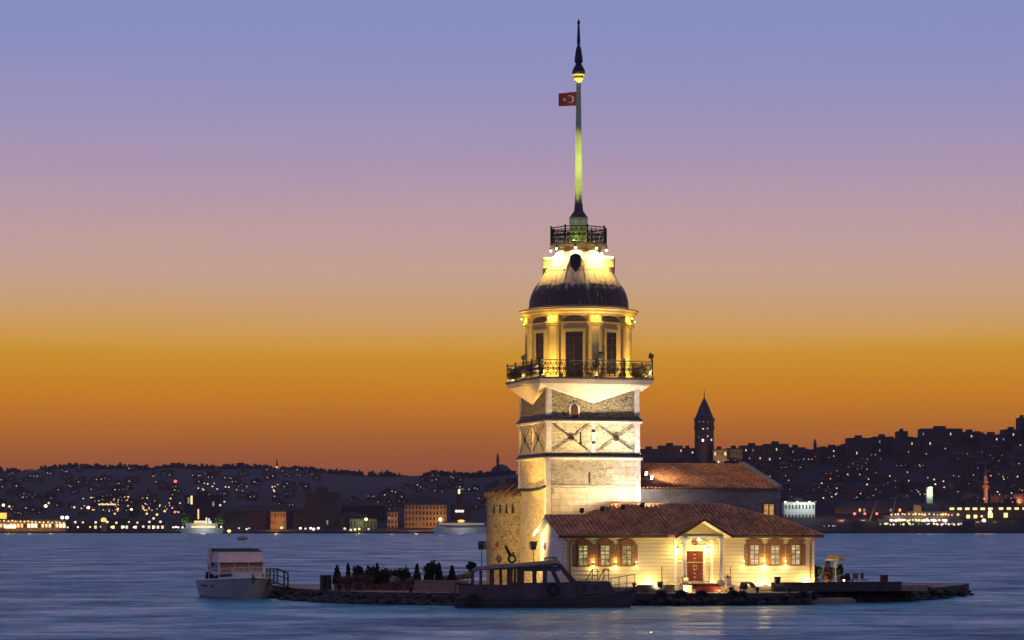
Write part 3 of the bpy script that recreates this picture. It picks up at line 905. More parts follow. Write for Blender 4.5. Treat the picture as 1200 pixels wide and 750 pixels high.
# walls with lapped boards
def boards(mb, a, b, z0, z1, out, zc=None, step=0.29):
    """lapped boards between 2-D points a and b; out is the outward normal; zc(t) gives the top line for a gable"""
    a, b, out = Vector((*a, 0)), Vector((*b, 0)), Vector((*out, 0))
    z = z0
    while z < z1 - 0.01:
        t0, t1 = 0.0, 1.0
        if zc:
            t0, t1 = zc(z)
            if t1 - t0 < 0.02: break
        zt = min(z + step, z1)
        p, q = a + (b - a) * t0, a + (b - a) * t1
        lo, hi = 0.10, 0.012
        mb.face([p + out * lo + Vector((0, 0, z)), q + out * lo + Vector((0, 0, z)), q + out * hi + Vector((0, 0, zt)), p + out * hi + Vector((0, 0, zt))])
        mb.face([p + out * 0.0 + Vector((0, 0, z)), q + out * 0.0 + Vector((0, 0, z)), q + out * lo + Vector((0, 0, z)), p + out * lo + Vector((0, 0, z))])
        z = zt
mb = MB()
mb.box(UL, UR, VF, VB, ZFL - 0.3, ZE)
boards(mb, (UL, VF), (UR, VF), ZFL + 0.36, ZE, (0, -1))
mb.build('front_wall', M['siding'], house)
mb = MB(); mb.box(UL - 0.06, UR + 0.06, VF - 0.09, VB, ZFL - 0.1, ZFL + 0.34); mb.build('plinth', M['quoin'], house)
VR = (VF + VB) / 2
mb = MB()
boards(mb, (UL, VB), (UL, VF), ZFL + 0.36, ZE, (-1, 0))
gz = zr(VR) - 0.12
mb.extrude([(UL, VF, ZE), (UL, VB, ZE), (UL, VR, gz)], (0.2, 0, 0))
boards(mb, (UL, VB), (UL, VF), ZE, gz, (-1, 0), zc=lambda z: ((z - ZE) / (gz - ZE) * 0.5, 1 - (z - ZE) / (gz - ZE) * 0.5))
mb.build('gable_wall', M['white_paint'], house)
for uu in (UL, UR):                # corner boards
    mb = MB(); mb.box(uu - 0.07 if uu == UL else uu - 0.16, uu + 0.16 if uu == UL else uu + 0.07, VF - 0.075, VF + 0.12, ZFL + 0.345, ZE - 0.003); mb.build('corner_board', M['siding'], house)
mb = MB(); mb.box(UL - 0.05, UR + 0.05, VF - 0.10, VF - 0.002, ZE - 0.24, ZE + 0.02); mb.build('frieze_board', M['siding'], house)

def tiled(mb, O, A, B, poly, sp=0.36, hh=0.14, course=0.36):
    """clay-tile roof plane: polygon in (a, b) coordinates with one raised tile column per spacing"""
    O, A, B = Vector(O), Vector(A).normalized(), Vector(B).normalized()
    Nn = A.cross(B).normalized()
    if Nn.z < 0: Nn = -Nn
    P = lambda a, b, h=0.0: O + A * a + B * b + Nn * h
    n = len(poly)
    mb.face([P(a, b) for a, b in poly], [(a / sp, b / course) for a, b in poly])
    def span(a):
        ys = []
        for i in range(n):
            (x0, y0), (x1, y1) = poly[i], poly[(i + 1) % n]
            if (x0 - a) * (x1 - a) <= 0 and x0 != x1:
                ys.append(y0 + (y1 - y0) * (a - x0) / (x1 - x0))
        return (min(ys), max(ys)) if len(ys) >= 2 else None
    a0 = min(p[0] for p in poly); a1 = max(p[0] for p in poly)
    k = 0
    a = a0 + sp / 2
    while a < a1:
        s = span(a)
        if s and s[1] - s[0] > 0.12:
            b0, b1 = s
            b0 -= 0.04
            prof = [(-0.42, 0.0), (-0.32, 0.75), (0.0, 1.0), (0.32, 0.75), (0.42, 0.0)]
            for (p0, h0), (p1, h1) in zip(prof, prof[1:]):
                q = [(a + p0 * sp * 0.86, h0 * hh), (a + p1 * sp * 0.86, h1 * hh)]
                u0 = math.floor(a / sp) + 0.3; u1 = u0 + 0.4
                mb.face([P(q[0][0], b0, q[0][1] + 0.004), P(q[1][0], b0, q[1][1] + 0.004), P(q[1][0], b1, q[1][1] + 0.004), P(q[0][0], b1, q[0][1] + 0.004)],
                        [(u0, b0 / course), (u1, b0 / course), (u1, b1 / course), (u0, b1 / course)])
            mb.face([P(a + p * sp * 0.86, b0, h * hh + 0.004) for p, h in prof])
        a += sp
cosr = 1 / math.sqrt(1 + SL * SL)
UE0, UE1 = UL - 0.62, UR + 0.62
V2 = -1.1                                         # ridge of the deeper middle part
u_a, u_b = U(684, VR), U(717, V2)
u_c, u_d = U(846, V2), U(898, VR)
hipw = (VR - VE)
O = (UE0, VE, ZV)
pl = lambda u, v: (u - UE0, (v - VE) / cosr)
up_ = (0, cosr, SL * cosr)
mb = MB()
tiled(mb, O, (1, 0, 0), up_, [pl(UE0, VE), pl(UE1, VE), pl(UE1 - hipw * 0.75, VR), pl(u_d, VR), pl(u_c, V2), pl(u_b, V2), pl(u_a, VR), pl(UE0, VR)])
# back slopes, the two hips of the middle part and the right-hand hip
zR, z2 = zr(VR), zr(V2)
mb.face([(UE0, VR, zR), (u_a, VR, zR), (u_a, VB + 0.2, zR - SL * (VB + 0.2 - VR)), (UE0, VB + 0.2, zR - SL * (VB + 0.2 - VR))], [(0, 0), (9, 0), (9, 9), (0, 9)])
ub2 = u_b + 0.6
mb.face([(u_a, VR, zR), (u_b, V2, z2), (u_b - 1.5, 0.0, zR), (u_a - 0.3, -0.2, zR - 0.7)], [(0, 0), (9, 0), (9, 9), (0, 9)])
mb.face([(u_b, V2, z2), (u_c, V2, z2), (u_c, 1.2, z2 - SL * 2.0), (u_b, -0.05, z2 - SL * 1.0)], [(0, 0), (40, 0), (40, 9), (0, 9)])
tiled(mb, (u_c, V2, z2), Vector((u_d - u_c, VR - V2, zR - z2)), Vector((0.75, 0.65, -0.25)), [(0, 0), (5.0, 0), (4.4, 1.2), (0.5, 1.6)])
e1 = (UE1 - hipw * 0.75, VR, zR)
mb.face([(UE1, VE, ZV), (UE1, VB + 0.5, ZV), e1], [(0, 0), (20, 0), (10, 12)])
mb.face([e1, (u_d, VR, zR), (u_d, VB + 0.5, ZV), (UE1, VB + 0.5, ZV)], [(0, 0), (20, 0), (20, 12), (0, 12)])
roof = mb.build('roof', M['tile'], house)
mb = MB()
for a, b in (((UE0, VR, zR), (u_a, VR, zR)), ((u_a, VR, zR), (u_b, V2, z2)), ((u_b, V2, z2), (u_c, V2, z2)), ((u_c, V2, z2), (u_d, VR, zR)), ((u_d, VR, zR), e1), (e1, (UE1, VE, ZV))):
    a, b = Vector(a), Vector(b); nn = max(1, int((b - a).length / 0.42))
    for i in range(nn):
        p, q = a + (b - a) * (i / nn), a + (b - a) * ((i + 1) / nn)
        mb.tube(p + Vector((0, 0, 0.02)), q + Vector((0, 0, 0.02)), 0.14, 8, 0.12)
mb.build('ridge_cap', M['tile'], roof)
mb = MB()
mb.box(UE0, UE1, VE - 0.012, VE + 0.02, ZV - 0.16, ZV + 0.0); mb.build('fascia_board', M['dark_wood'], roof)
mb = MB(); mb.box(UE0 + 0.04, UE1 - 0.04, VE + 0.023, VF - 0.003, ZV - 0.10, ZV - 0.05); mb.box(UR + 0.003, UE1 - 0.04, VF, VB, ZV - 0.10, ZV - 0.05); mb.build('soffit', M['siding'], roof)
mb = MB()
mb.tube((UE0, VE - 0.08, ZV - 0.04), (UE1, VE - 0.08, ZV - 0.04), 0.07, 8); mb.build('gutter', M['dark_wood'], roof)
# gable verge: broad white boards under the overhang at the left end
mb = MB()
for s in (0, 1):
    v0, v1 = (VE, VR) if s == 0 else (VB + 0.25, VR)
    zz0 = zr(VE) if s == 0 else zR - SL * (v0 - VR)
    mb.extrude([(UE0 + 0.02, v0, zz0 - 0.24), (UE0 + 0.02, v1, zR - 0.24), (UE0 + 0.02, v1, zR - 0.03), (UE0 + 0.02, v0, zz0 - 0.03)], (0.06, 0, 0))
    mb.extrude([(UE0 + 0.09, v0, zz0 - 0.05), (UE0 + 0.09, v1, zR - 0.05), (UL - 0.05, v1, zR - 0.05), (UL - 0.05, v0, zz0 - 0.05)], (0, 0, -0.05))
mb.build('verge_board', M['white_paint'], roof)

# windows of the front: pediment, frame, sashes, shutters
M['pane_left'] = pane_mat('lit_room_left', (0.10, 0.085, 0.02), (0.72, 0.62, 0.25), 0.85, 3.0)
M['pane_right'] = pane_mat('lit_curtain', (0.34, 0.25, 0.13), (0.95, 0.76, 0.44), 0.85, 2.6)
zw0, zw1 = 2.95, 4.50
def add_window(px, pm):
    u = U(px, VF); y = VF - 0.05
    wd = 0.92
    mb = MB()
    for (x0, x1, z0, z1, d) in ((-wd / 2, -wd / 2 + 0.12, zw0, zw1, 0.13), (wd / 2 - 0.12, wd / 2, zw0, zw1, 0.13), (-wd / 2 + 0.123, wd / 2 - 0.123, zw1 - 0.1, zw1, 0.12), (-wd / 2 - 0.07, wd / 2 + 0.07, zw0 - 0.12, zw0 - 0.003, 0.2),
                                (-0.028, 0.028, zw0 + 0.003, zw1 - 0.103, 0.075), (-wd / 2 + 0.123, -0.031, (zw0 + zw1) / 2 - 0.05, (zw0 + zw1) / 2 + 0.03, 0.085), (0.031, wd / 2 - 0.123, (zw0 + zw1) / 2 - 0.05, (zw0 + zw1) / 2 + 0.03, 0.085),
                                (-wd / 2 + 0.123, -0.031, zw0 + 0.36, zw0 + 0.41, 0.07), (0.031, wd / 2 - 0.123, zw0 + 0.36, zw0 + 0.41, 0.07), (-wd / 2 + 0.123, -0.031, zw1 - 0.5, zw1 - 0.45, 0.07), (0.031, wd / 2 - 0.123, zw1 - 0.5, zw1 - 0.45, 0.07)):
        mb.box(u + x0, u + x1, y - d, y + 0.03, z0, z1)
    wn = mb.build('window', M['wood'], house)
    mb = MB(); mb.box(u - wd / 2 + 0.11, u + wd / 2 - 0.11, y - 0.03, y + 0.02, zw0, zw1 - 0.09); mb.build('pane', pm, wn)
    mb = MB()
    mb.extrude([(u - 0.60, y - 0.17, zw1 + 0.02), (u + 0.60, y - 0.17, zw1 + 0.02), (u + 0.60, y - 0.17, zw1 + 0.10), (u, y - 0.17, zw1 + 0.42), (u - 0.60, y - 0.17, zw1 + 0.10)], (0, 0.2, 0))
    for s in (-1, 1):
        mb.extrude([(u + s * 0.66, y - 0.24, zw1 + 0.11), (u, y - 0.24, zw1 + 0.44), (u, y - 0.24, zw1 + 0.52), (u + s * 0.66, y - 0.24, zw1 + 0.18)], (0, 0.27, 0))
    mb.build('pediment', M['wood'], wn)
def add_shutter(px, wd=0.36):
    u = U(px, VF); y = VF - 0.05
    mb = MB()
    z0, z1 = zw0 - 0.1, zw1 - 0.02
    mb.box(u - wd / 2, u + wd / 2, y - 0.04, y + 0.02, z0, z1)
    for k in range(2):
        h = (z1 - z0) / 2
        mb.box(u - wd / 2 + 0.06, u + wd / 2 - 0.06, y - 0.06, y - 0.043, z0 + h * k + 0.08, z0 + h * (k + 1) - 0.06)
    mb.build('shutter', M['wood'], house)
GL, GR = (683, 708.7, 734), (883.5, 907.8, 931.7)
for px in GL: add_window(px, M['pane_left'])
for px in GR: add_window(px, M['pane_right'])
for px in (673.3, 693.0, 699.0, 718.8, 724.8, 744.2): add_shutter(px)
for px in (874.3, 892.8, 898.6, 916.9, 922.7, 941.2): add_shutter(px)
# downpipes
for px in (667.8, 949):
    u = U(px, VF)
    mb = MB(); mb.path([(u, VE - 0.05, ZV - 0.1), (u, VF - 0.12, ZV - 0.55), (u, VF - 0.12, ZFL + 0.1)], 0.055, 8); mb.build('downpipe', M['wood'], house)
# porch
UP = U(822, -8.45)
UDR = U(813.5, VF)
UP = (UP + UDR) / 2
VP = -8.45
zp = 1.56
ph, VG = 2.28, -8.95
zpe, zpr = 5.12, 6.42
ps = (zpr - zpe) / ph
vback = VE + (zpr - ZV) / SL
mb = MB(); mb.box(UP - 2.0, UP + 2.0, -8.95, VF - 0.1, 1.0, zp); mb.build('porch_floor', M['quoin'], house)
for s in (-1, 1):
    mb = MB(); uc = UP + s * 1.48
    mb.box(uc - 0.24, uc + 0.24, VP - 0.24, VP + 0.24, zp, zp + 0.22)
    mb.box(uc - 0.11, uc + 0.11, VP - 0.11, VP + 0.11, zp + 0.223, 4.75)
    mb.box(uc - 0.17, uc + 0.17, VP - 0.17, VP + 0.17, 4.753, 4.86)
    mb.box(uc - 0.22, uc + 0.22, VP - 0.22, VP + 0.22, 4.863, 4.97)
    mb.build('porch_column', M['white_paint'], house)
    mb = MB(); mb.box(uc - 0.12, uc + 0.12, VF - 0.13, VF - 0.05, zp, 4.85); mb.build('wall_pilaster', M['white_paint'], house)
    mb = MB(); mb.box(uc - 0.13, uc + 0.13, VP, VF - 0.135, 4.975, 5.14); mb.build('porch_beam', M['white_paint'], house)
mb = MB(); mb.box(UP - 1.62, UP + 1.62, VP - 0.13, VP + 0.05, 4.976, 5.14)
mb.build('porch_beam', M['white_paint'], house)
mb = MB(); mb.extrude([(UP - 1.75, VP - 0.06, 5.144), (UP + 1.75, VP - 0.06, 5.144), (UP, VP - 0.06, 5.144 + 1.75 * ps)], (0, 0.1, 0)); mb.build('tympanum', M['cream_panel'], house)
mb = MB()
for s in (-1, 1):
    e = (UP + s * ph, VG, zpe)
    cosp = 1 / math.sqrt(1 + ps * ps)
    bvec = Vector((-s * cosp, 0, ps * cosp))
    ln2 = ph / cosp
    lv = vback - VG
    vb0 = VE - VG
    tiled(mb, e, (0, 1, 0), bvec, [(0, 0), (vb0, 0), (lv, ln2), (0, ln2)], 0.36)
pr = mb.build('porch_roof', M['tile'], house)
mb = MB()
nn = 11
for i in range(nn):
    a = Vector((UP, VG + (vback - VG) * i / nn, zpr + 0.03)); b2 = Vector((UP, VG + (vback - VG) * (i + 1) / nn, zpr + 0.03)); mb.tube(a, b2, 0.14, 8, 0.12)
mb.build('ridge_cap', M['tile'], pr)
mb = MB()
for s in (-1, 1):
    mb.extrude([(UP + s * (ph + 0.05), VG - 0.03, zpe - 0.15), (UP, VG - 0.03, zpr - 0.13), (UP, VG - 0.03, zpr + 0.05), (UP + s * (ph + 0.05), VG - 0.03, zpe + 0.04)], (0, 0.06, 0))
mb.build('barge_board', M['dark_wood'], pr)
mb = MB()
for s in (-1, 1):
    mb.extrude([(UP + s * (ph - 0.02), VG + 0.035, zpe - 0.05), (UP, VG + 0.035, zpr - 0.06), (UP, VE - 0.1, zpr - 0.06), (UP + s * (ph - 0.02), VE - 0.1, zpe - 0.05)], (0, 0, -0.05))
mb.build('soffit', M['white_paint'], pr)
# door with its pedimented surround
y = VF - 0.05
mb = MB()
dz0, dz1 = zp + 0.02, 3.98
dw = 0.68
for (x0, x1, z0, z1, d) in ((-dw - 0.24, -dw, dz0, dz1, 0.14), (dw, dw + 0.24, dz0, dz1, 0.14), (-dw - 0.32, dw + 0.32, dz1 + 0.003, dz1 + 0.16, 0.2), (-dw - 0.24, dw + 0.24, dz1 + 0.163, dz1 + 0.36, 0.12), (-dw - 0.4, dw + 0.4, dz1 + 0.363, dz1 + 0.45, 0.24)):
    mb.box(UDR + x0, UDR + x1, y - d, y + 0.03, z0, z1)
mb.extrude([(UDR - 0.98, y - 0.1, dz1 + 0.453), (UDR + 0.98, y - 0.1, dz1 + 0.453), (UDR, y - 0.1, dz1 + 1.08)], (0, 0.13, 0))
for s in (-1, 1):
    mb.extrude([(UDR + s * 1.1, y - 0.25, dz1 + 0.455), (UDR, y - 0.25, dz1 + 1.12), (UDR, y - 0.25, dz1 + 1.22), (UDR + s * 1.1, y - 0.25, dz1 + 0.55)], (0, 0.28, 0))
ds = mb.build('door_surround', M['white_paint'], house)
mb = MB(); mb.torus((UDR, y - 0.13, dz1 + 0.74), (0, 1, 0), 0.23, 0.05, 20, 6); mb.torus((UDR, y - 0.13, dz1 + 0.74), (0, 1, 0), 0.10, 0.04, 14, 6)
mb.box(UDR - 0.28, UDR + 0.28, y - 0.13, y - 0.09, dz1 + 0.70, dz1 + 0.78); mb.build('emblem', M['wood'], ds)
mb = MB()
for s in (-1, 1):
    x0, x1 = (UDR - dw, UDR - 0.01) if s < 0 else (UDR + 0.01, UDR + dw)
    mb.box(x0, x1, y - 0.03, y + 0.02, dz0, dz1)
    h = (dz1 - dz0)
    for (f0, f1) in ((0.05, 0.30), (0.36, 0.60), (0.66, 0.94)):
        mb.box(x0 + 0.1, x1 - 0.1, y - 0.055, y - 0.033, dz0 + h * f0, dz0 + h * f1)
dr = mb.build('door', M['door'], house)
for s in (-1, 1):
    mb = MB(); mb.tube((UDR + s * 0.13, y - 0.09, dz0 + 0.95), (UDR + s * 0.13, y - 0.09, dz0 + 1.35), 0.025, 6); mb.build('handle', M['gilt'], dr)
# steps with red runner, pale cheek blocks
mb = MB()
for i in range(3):
    mb.box(UP - 1.35 - i * 0.0, UP + 1.35, -9.25 - 0.32 * (i + 0) , -8.953 if i == 0 else -9.25 - 0.32 * (i - 1) - 0.003, PLAT - 0.02, zp - 0.2 * (i + 0) - 0.02)
st = mb.build('porch_steps', M['concrete'], house)
M['carpet'] = plain('red_runner', (0.16, 0.03, 0.03), 0.95, 0.25, 6)
mb = MB()
for i in range(3):
    zt_ = zp - 0.2 * i - 0.02
    y0, y1 = -9.25 - 0.32 * i, (-8.0 if i == 0 else -9.25 - 0.32 * (i - 1) - 0.012)
    mb.box(UP - 1.05, UP + 1.05, y0 - 0.008, y1, zt_ + 0.002 if True else 0, zt_ + 0.012)
    mb.box(UP - 1.05, UP + 1.05, y0 - 0.012, y0 - 0.003, zt_ - 0.2, zt_ + 0.012)
mb.build('carpet', M['carpet'], st)
for s in (-1, 1):
    mb = MB(); uc = UP + s * 1.72; mb.box(uc - 0.34, uc + 0.34, -9.85, -8.955, PLAT - 0.02, zp - 0.12); mb.build('cheek_block', M['white_plaster'], st)

# ================================================================== HALL behind
VH = 1.0
UH0, UH1 = 2 * HS - 1.0, U(914, VH)
hall = thing('stone_hall', 'grey stone hall with a broad red tiled roof behind the house, right of the tower', 'building', W(0, 0, 0), TH)
zh0, zh1 = 8.86, 8.86
HD = 8.0
hsl = (10.95 - 8.95) / HD
mb = MB(); mb.box(UH0 + 1.0, UH1, VH, VH + 2 * HD - 1, PLAT, zh1); mb.build('wall', M['hallstone'], hall)
mb = MB()
cosh = 1 / math.sqrt(1 + hsl * hsl)
tiled(mb, (UH0 + 1.0, VH - 0.25, 8.90), (1, 0, 0), (0, cosh, hsl * cosh), [(0, 0), (UH1 - UH0 - 1.35, 0), (UH1 - UH0 - 1.35, (HD + 0.25) / cosh), (0, (HD + 0.25) / cosh)], 0.34, 0.13)
mb.face([(UH0 + 1, VH + HD, 8.90 + hsl * (HD + 0.25)), (UH1 - 0.3, VH + HD, 8.90 + hsl * (HD + 0.25)), (UH1 - 0.3, VH + 2 * HD, 8.9), (UH0 + 1, VH + 2 * HD, 8.9)], [(0, 0), (30, 0), (30, 20), (0, 20)])
hr = mb.build('roof', M['tile_hall'], hall)
mb = MB()
for i in range(24):
    a = UH0 + 1 + (UH1 - UH0 - 1.4) * i / 24; b2 = UH0 + 1 + (UH1 - UH0 - 1.4) * (i + 1) / 24
    mb.tube((a, VH + HD, 8.93 + hsl * (HD + 0.25)), (b2, VH + HD, 8.93 + hsl * (HD + 0.25)), 0.14, 8, 0.12)
mb.build('ridge_cap', M['tile_hall'], hr)
mb = MB()
for s in (1,):
    mb.extrude([(UH1 - 0.33, VH - 0.28, 8.86), (UH1 - 0.33, VH + HD, 8.86 + hsl * (HD + 0.2)), (UH1 - 0.33, VH + HD, 9.22 + hsl * (HD + 0.2)), (UH1 - 0.33, VH - 0.28, 9.16)], (0.42, 0, 0))
    mb.extrude([(UH1 - 0.33, VH + HD + 0.003, 8.86 + hsl * (HD + 0.2)), (UH1 - 0.33, VH + 2 * HD, 8.86), (UH1 - 0.33, VH + 2 * HD, 9.16), (UH1 - 0.33, VH + HD + 0.003, 9.22 + hsl * (HD + 0.2))], (0.42, 0, 0))
    mb.extrude([(UH1 - 0.02, VH, 8.80), (UH1 - 0.02, VH + 2 * HD - 1, 8.80), (UH1 - 0.02, VH + HD, 8.86 + hsl * HD)], (-0.1, 0, 0))
mb.build('gable_coping', M['hallstone'], hall)
mb = MB(); mb.box(UH0 + 1, UH1, VH - 0.10, VH - 0.003, 8.70, 8.84); mb.build('eave_course', M['hallstone'], hall)
u0 = U(895, VH); u1 = U(906.5, VH)
z0, z1 = 6 + 10 * 204 / 3000, 6 + 24.5 * 204 / 3000
mb = MB()
for (a, b, c, d) in ((u0 - 0.12, u0, z0, z1), (u1, u1 + 0.12, z0, z1), (u0 - 0.12, u1 + 0.12, z1 + 0.003, z1 + 0.12), ((u0 + u1) / 2 - 0.05, (u0 + u1) / 2 + 0.05, z0, z1)):
    mb.box(a, b, VH - 0.08, VH + 0.05, c, d)
hw_ = mb.build('window', M['wood'], hall)
M['pane_amber'] = pane_mat('lit_amber_room', (0.4, 0.16, 0.03), (0.9, 0.5, 0.14), 0.8, 2.0)
mb = MB(); mb.box(u0, u1, VH - 0.02, VH + 0.03, z0, z1); mb.build('pane', M['pane_amber'], hw_)

# ================================================================== LAMPS AND FLOODLIGHTS
YEL = (1.0, 0.66, 0.20)
WARM = (1.0, 0.80, 0.52)
WHT = (1.0, 0.87, 0.70)
def flood(name, label, loc, target, watts, col, size=70, post=0.0, lens=None, s=0.3, group='floodlights', cat='floodlight'):
    """box floodlight on a bracket or post, aimed at a point; its own lamp sits in front of the lens"""
    loc, target = Vector(loc), Vector(target)
    d = (target - loc).normalized()
    t = thing(name, label, cat, loc - Vector((0, 0, post)), 0, group)
    q = d.to_track_quat('-Y', 'Z').to_matrix().to_4x4()
    mb = MB(); mb.M = Matrix.Translation((0, 0, post)) @ q
    # -y looks at the target: a tapered housing, wider at the lens
    f, bk = s * 0.5, s * 0.32
    fr = [(-f, -s * 0.3, -f), (f, -s * 0.3, -f), (f, -s * 0.3, f), (-f, -s * 0.3, f)]
    kb = [(-bk, s * 0.35, -bk), (bk, s * 0.35, -bk), (bk, s * 0.35, bk), (-bk, s * 0.35, bk)]
    mb.face(fr); mb.face(kb)
    for i in range(4):
        j = (i + 1) % 4
        mb.face([fr[i], fr[j], kb[j], kb[i]])
    mb.box(-f - 0.03, f + 0.03, -s * 0.36, -s * 0.3, f, f + 0.03)
    mb.build('housing', M['lampbody'], t)
    mb = MB(); mb.M = Matrix.Translation((0, 0, post)) @ q
    mb.box(-f * 0.85, f * 0.85, -s * 0.33, -s * 0.305, -f * 0.85, f * 0.85); mb.build('lens', lens or M['lens_w'], t)
    mb = MB()
    if post > 0.15:
        mb.tube((0, 0, 0), (0, 0, post - f), 0.035, 6); mb.tube((0, 0, 0), (0, 0, 0.05), 0.12, 8)
    else:
        mb.box(-0.05, 0.05, -0.05, 0.05, -post - f * 1.2, -f * 0.5)
    mb.build('post' if post > 0.15 else 'bracket', M['lampbody'], t)
    if watts:
        so_ = spot('floodlight_beam', loc + d * (s * 0.5), target, watts, col, size, 0.7, 0.12)
        mw = so_.matrix_basis.copy()
        so_.parent = t
        so_.location = so_.location - t.location
    return t
# four on the house roof, aimed at the tower front
ffx = ((682, 'small lit floodlight on the house roof, by the left corner of the tower base'), (706, 'small dark floodlight on the house roof, second from the left before the tower'),
       (730, 'small dark floodlight on the house roof, third from the left before the tower'), (753, 'small dark floodlight on the house roof below the right corner of the tower'))
for i, (px, lb) in enumerate(ffx):
    v = -3.4 + 0.35 * i
    u = U(px, v)
    z = zr(v) + 0.45
    cl_ = ((1.0, 0.70, 0.32), (1.0, 0.76, 0.44), (1.0, 0.82, 0.58), (1.0, 0.86, 0.74))[i]
    spot('tower_beam', W(u, v, z + 0.3), W(1.2 + i * 1.8, 0, 15.3), (4600, 4600, 5400, 6000)[i], cl_, 48, 1.0, 0.2)
    if i == 3: spot('hall_wall_beam', W(u, v, z + 0.3), W(9.8, VH, 8.4), 850, (1.0, 0.88, 0.80), 70, 1.0, 0.15)
    flood('floodlight', lb, W(u, v, z), W(1.2 + i * 1.8, -0.0, 10.5), (400, 470, 620, 760)[i], cl_, 126, 0.0, M['lens_w'] if i == 0 else M['lampbody'], 0.34, 'floodlights on the house roof')
# two on the hall roof against the tower flank
for (px, py, v, lb) in ((756, 550, 4.0, 'upper glowing floodlight on the hall roof against the tower wall'), (762.5, 562, 2.6, 'lower glowing floodlight on the hall roof near the tower wall')):
    u = U(px, v); zz = 8.90 + hsl * (v - VH + 0.25) + 0.45
    flood('floodlight', lb, W(u, v, zz), W(u + 4, v - 6, zz - 1.6), 0, WHT, 100, 0.0, M['lens_pink'], 0.36, 'floodlights on the hall roof')
    spot('hall_beam', W(u + 0.3, v + 0.2, zz + 0.9), W(u + 8, v + 2.5, 9.2), 340, WARM, 130, 0.8, 0.15)
# on posts left, aimed at the bastion and the tower flank
p = at(564.5, 640, 197.0)
flood('post_floodlight', 'square floodlight on a thin post at the left edge of the round bastion', (p.x, p.y, p.z), (1.3, 205, 7.5), 5600, (1.0, 0.62, 0.16), 140, p.z - PLAT, None, 0.62, 'floodlights on posts')
p = at(625, 640, 198.2)
flood('post_floodlight', 'square floodlight on a thin post before the yellow tower flank', (p.x, p.y, p.z), (0.9, 205.2, 15.0), 17000, (1.0, 0.55, 0.10), 46, p.z - PLAT, None, 0.62, 'floodlights on posts')
# ground floodlights on the quay in front of the house
p = W(U(774, -10.2), -10.2, 1.45)
flood('ground_floodlight', 'dark box floodlight on the quay left of the porch steps', p, W(U(752, VF), VF, 2.8), 620, (1.0, 0.74, 0.34), 140, 0.0, None, 0.42, 'ground floodlights')
p = W(U(911.5, -9.6), -9.6, 1.72)
flood('ground_floodlight', 'dark box floodlight on the parapet in front of the right windows', p, W(U(905, VF), VF, 2.8), 620, (1.0, 0.76, 0.38), 140, 0.0, None, 0.5, 'ground floodlights')
p = W(U(872, -9.2), -9.2, 1.3)
flood('ground_floodlight', 'brightly glowing floodlight on the quay under a dark hood, right of the steps', p, W(U(845, VF), VF - 0.5, 2.0), 200, YEL, 120, 0.0, M['lens_w'], 0.55, 'ground floodlights')
# low washlights along the foot of the wall
for (px, wt, lb) in ((762, 110, 'small ground lamp glowing at the foot of the wall left of the door'), (838, 40, 'small ground lamp glowing at the foot of the wall right of the door'),
                     (805, 60, 'small ground lamp glowing before the left cheek block of the porch steps'), (843, 50, 'small ground lamp glowing before the right cheek block of the porch steps'),
                     (897, 55, 'small ground lamp glowing under the right-hand windows'), (948, 170, 'small ground lamp glowing by the right corner of the house')):
    v = -10.15 if px in (805, 843) else VF - 0.55
    t = thing('ground_lamp', lb, 'lamp', W(U(px, v), v, 1.28 if v > -8 else PLAT), TH, 'ground lamps along the house front')
    mb = MB(); mb.lathe([(0.14, 0), (0.14, 0.10), (0.11, 0.12)], 12); mb.build('housing', M['lampbody'], t)
    mb = MB(); mb.lathe([(0.09, 0.125), (0.09, 0.14)], 12); mb.build('lens', M['lens_y'], t)
    pt = point('ground_lamp_bulb', (0, 0, 0.3), wt, YEL, 0.08); pt.parent = t
    if px in (805, 843):
        so_ = spot('ground_lamp_beam', (0, 0, 0.35), (0.6 if px == 805 else -0.6, 1.4, 4.6), 800, (1.0, 0.76, 0.36), 60, 1.0, 0.08); so_.parent = t
# porch lamps either side of the door
for (px, side) in ((794.8, 'left'), (831.3, 'right')):
    v = VF - 0.30
    u = U(px, v)
    t = thing('wall_lantern', 'glowing globe wall lantern just %s of the red door' % side, 'wall lamp', W(u, v, 4.05), TH, 'lanterns at the door')
    mb = MB(); mb.ball((0, 0, 0), 0.15, 2); mb.build('globe', M['lens_y'], t, smooth=True)
    mb = MB(); mb.path([(0, 0, 0.14), (0, 0.02, 0.26), (0, 0.14, 0.30), (0, 0.22, 0.1)], 0.025, 6); mb.lathe([(0.10, 0.13), (0.03, 0.18)], 10); mb.build('bracket', M['iron'], t)
    pt = point('lantern_bulb', (0, -0.28, 0.0), 85, YEL, 0.1); pt.parent = t
t = thing('ceiling_lamp', 'small glowing lamp under the porch gable above the red door', 'lamp', W(UP, -7.6, 5.0), TH)
mb = MB(); mb.lathe([(0.02, 0.0), (0.10, -0.08), (0.12, -0.16), (0.05, -0.24)], 12); mb.build('globe', M['lens_y'], t, smooth=True)
mb = MB(); mb.tube((0, 0, 0), (0, 0, 0.9), 0.015, 5); mb.build('cord', M['iron'], t)
pt = point('porch_bulb', (0, -0.2, -0.4), 60, YEL, 0.12); pt.parent = t
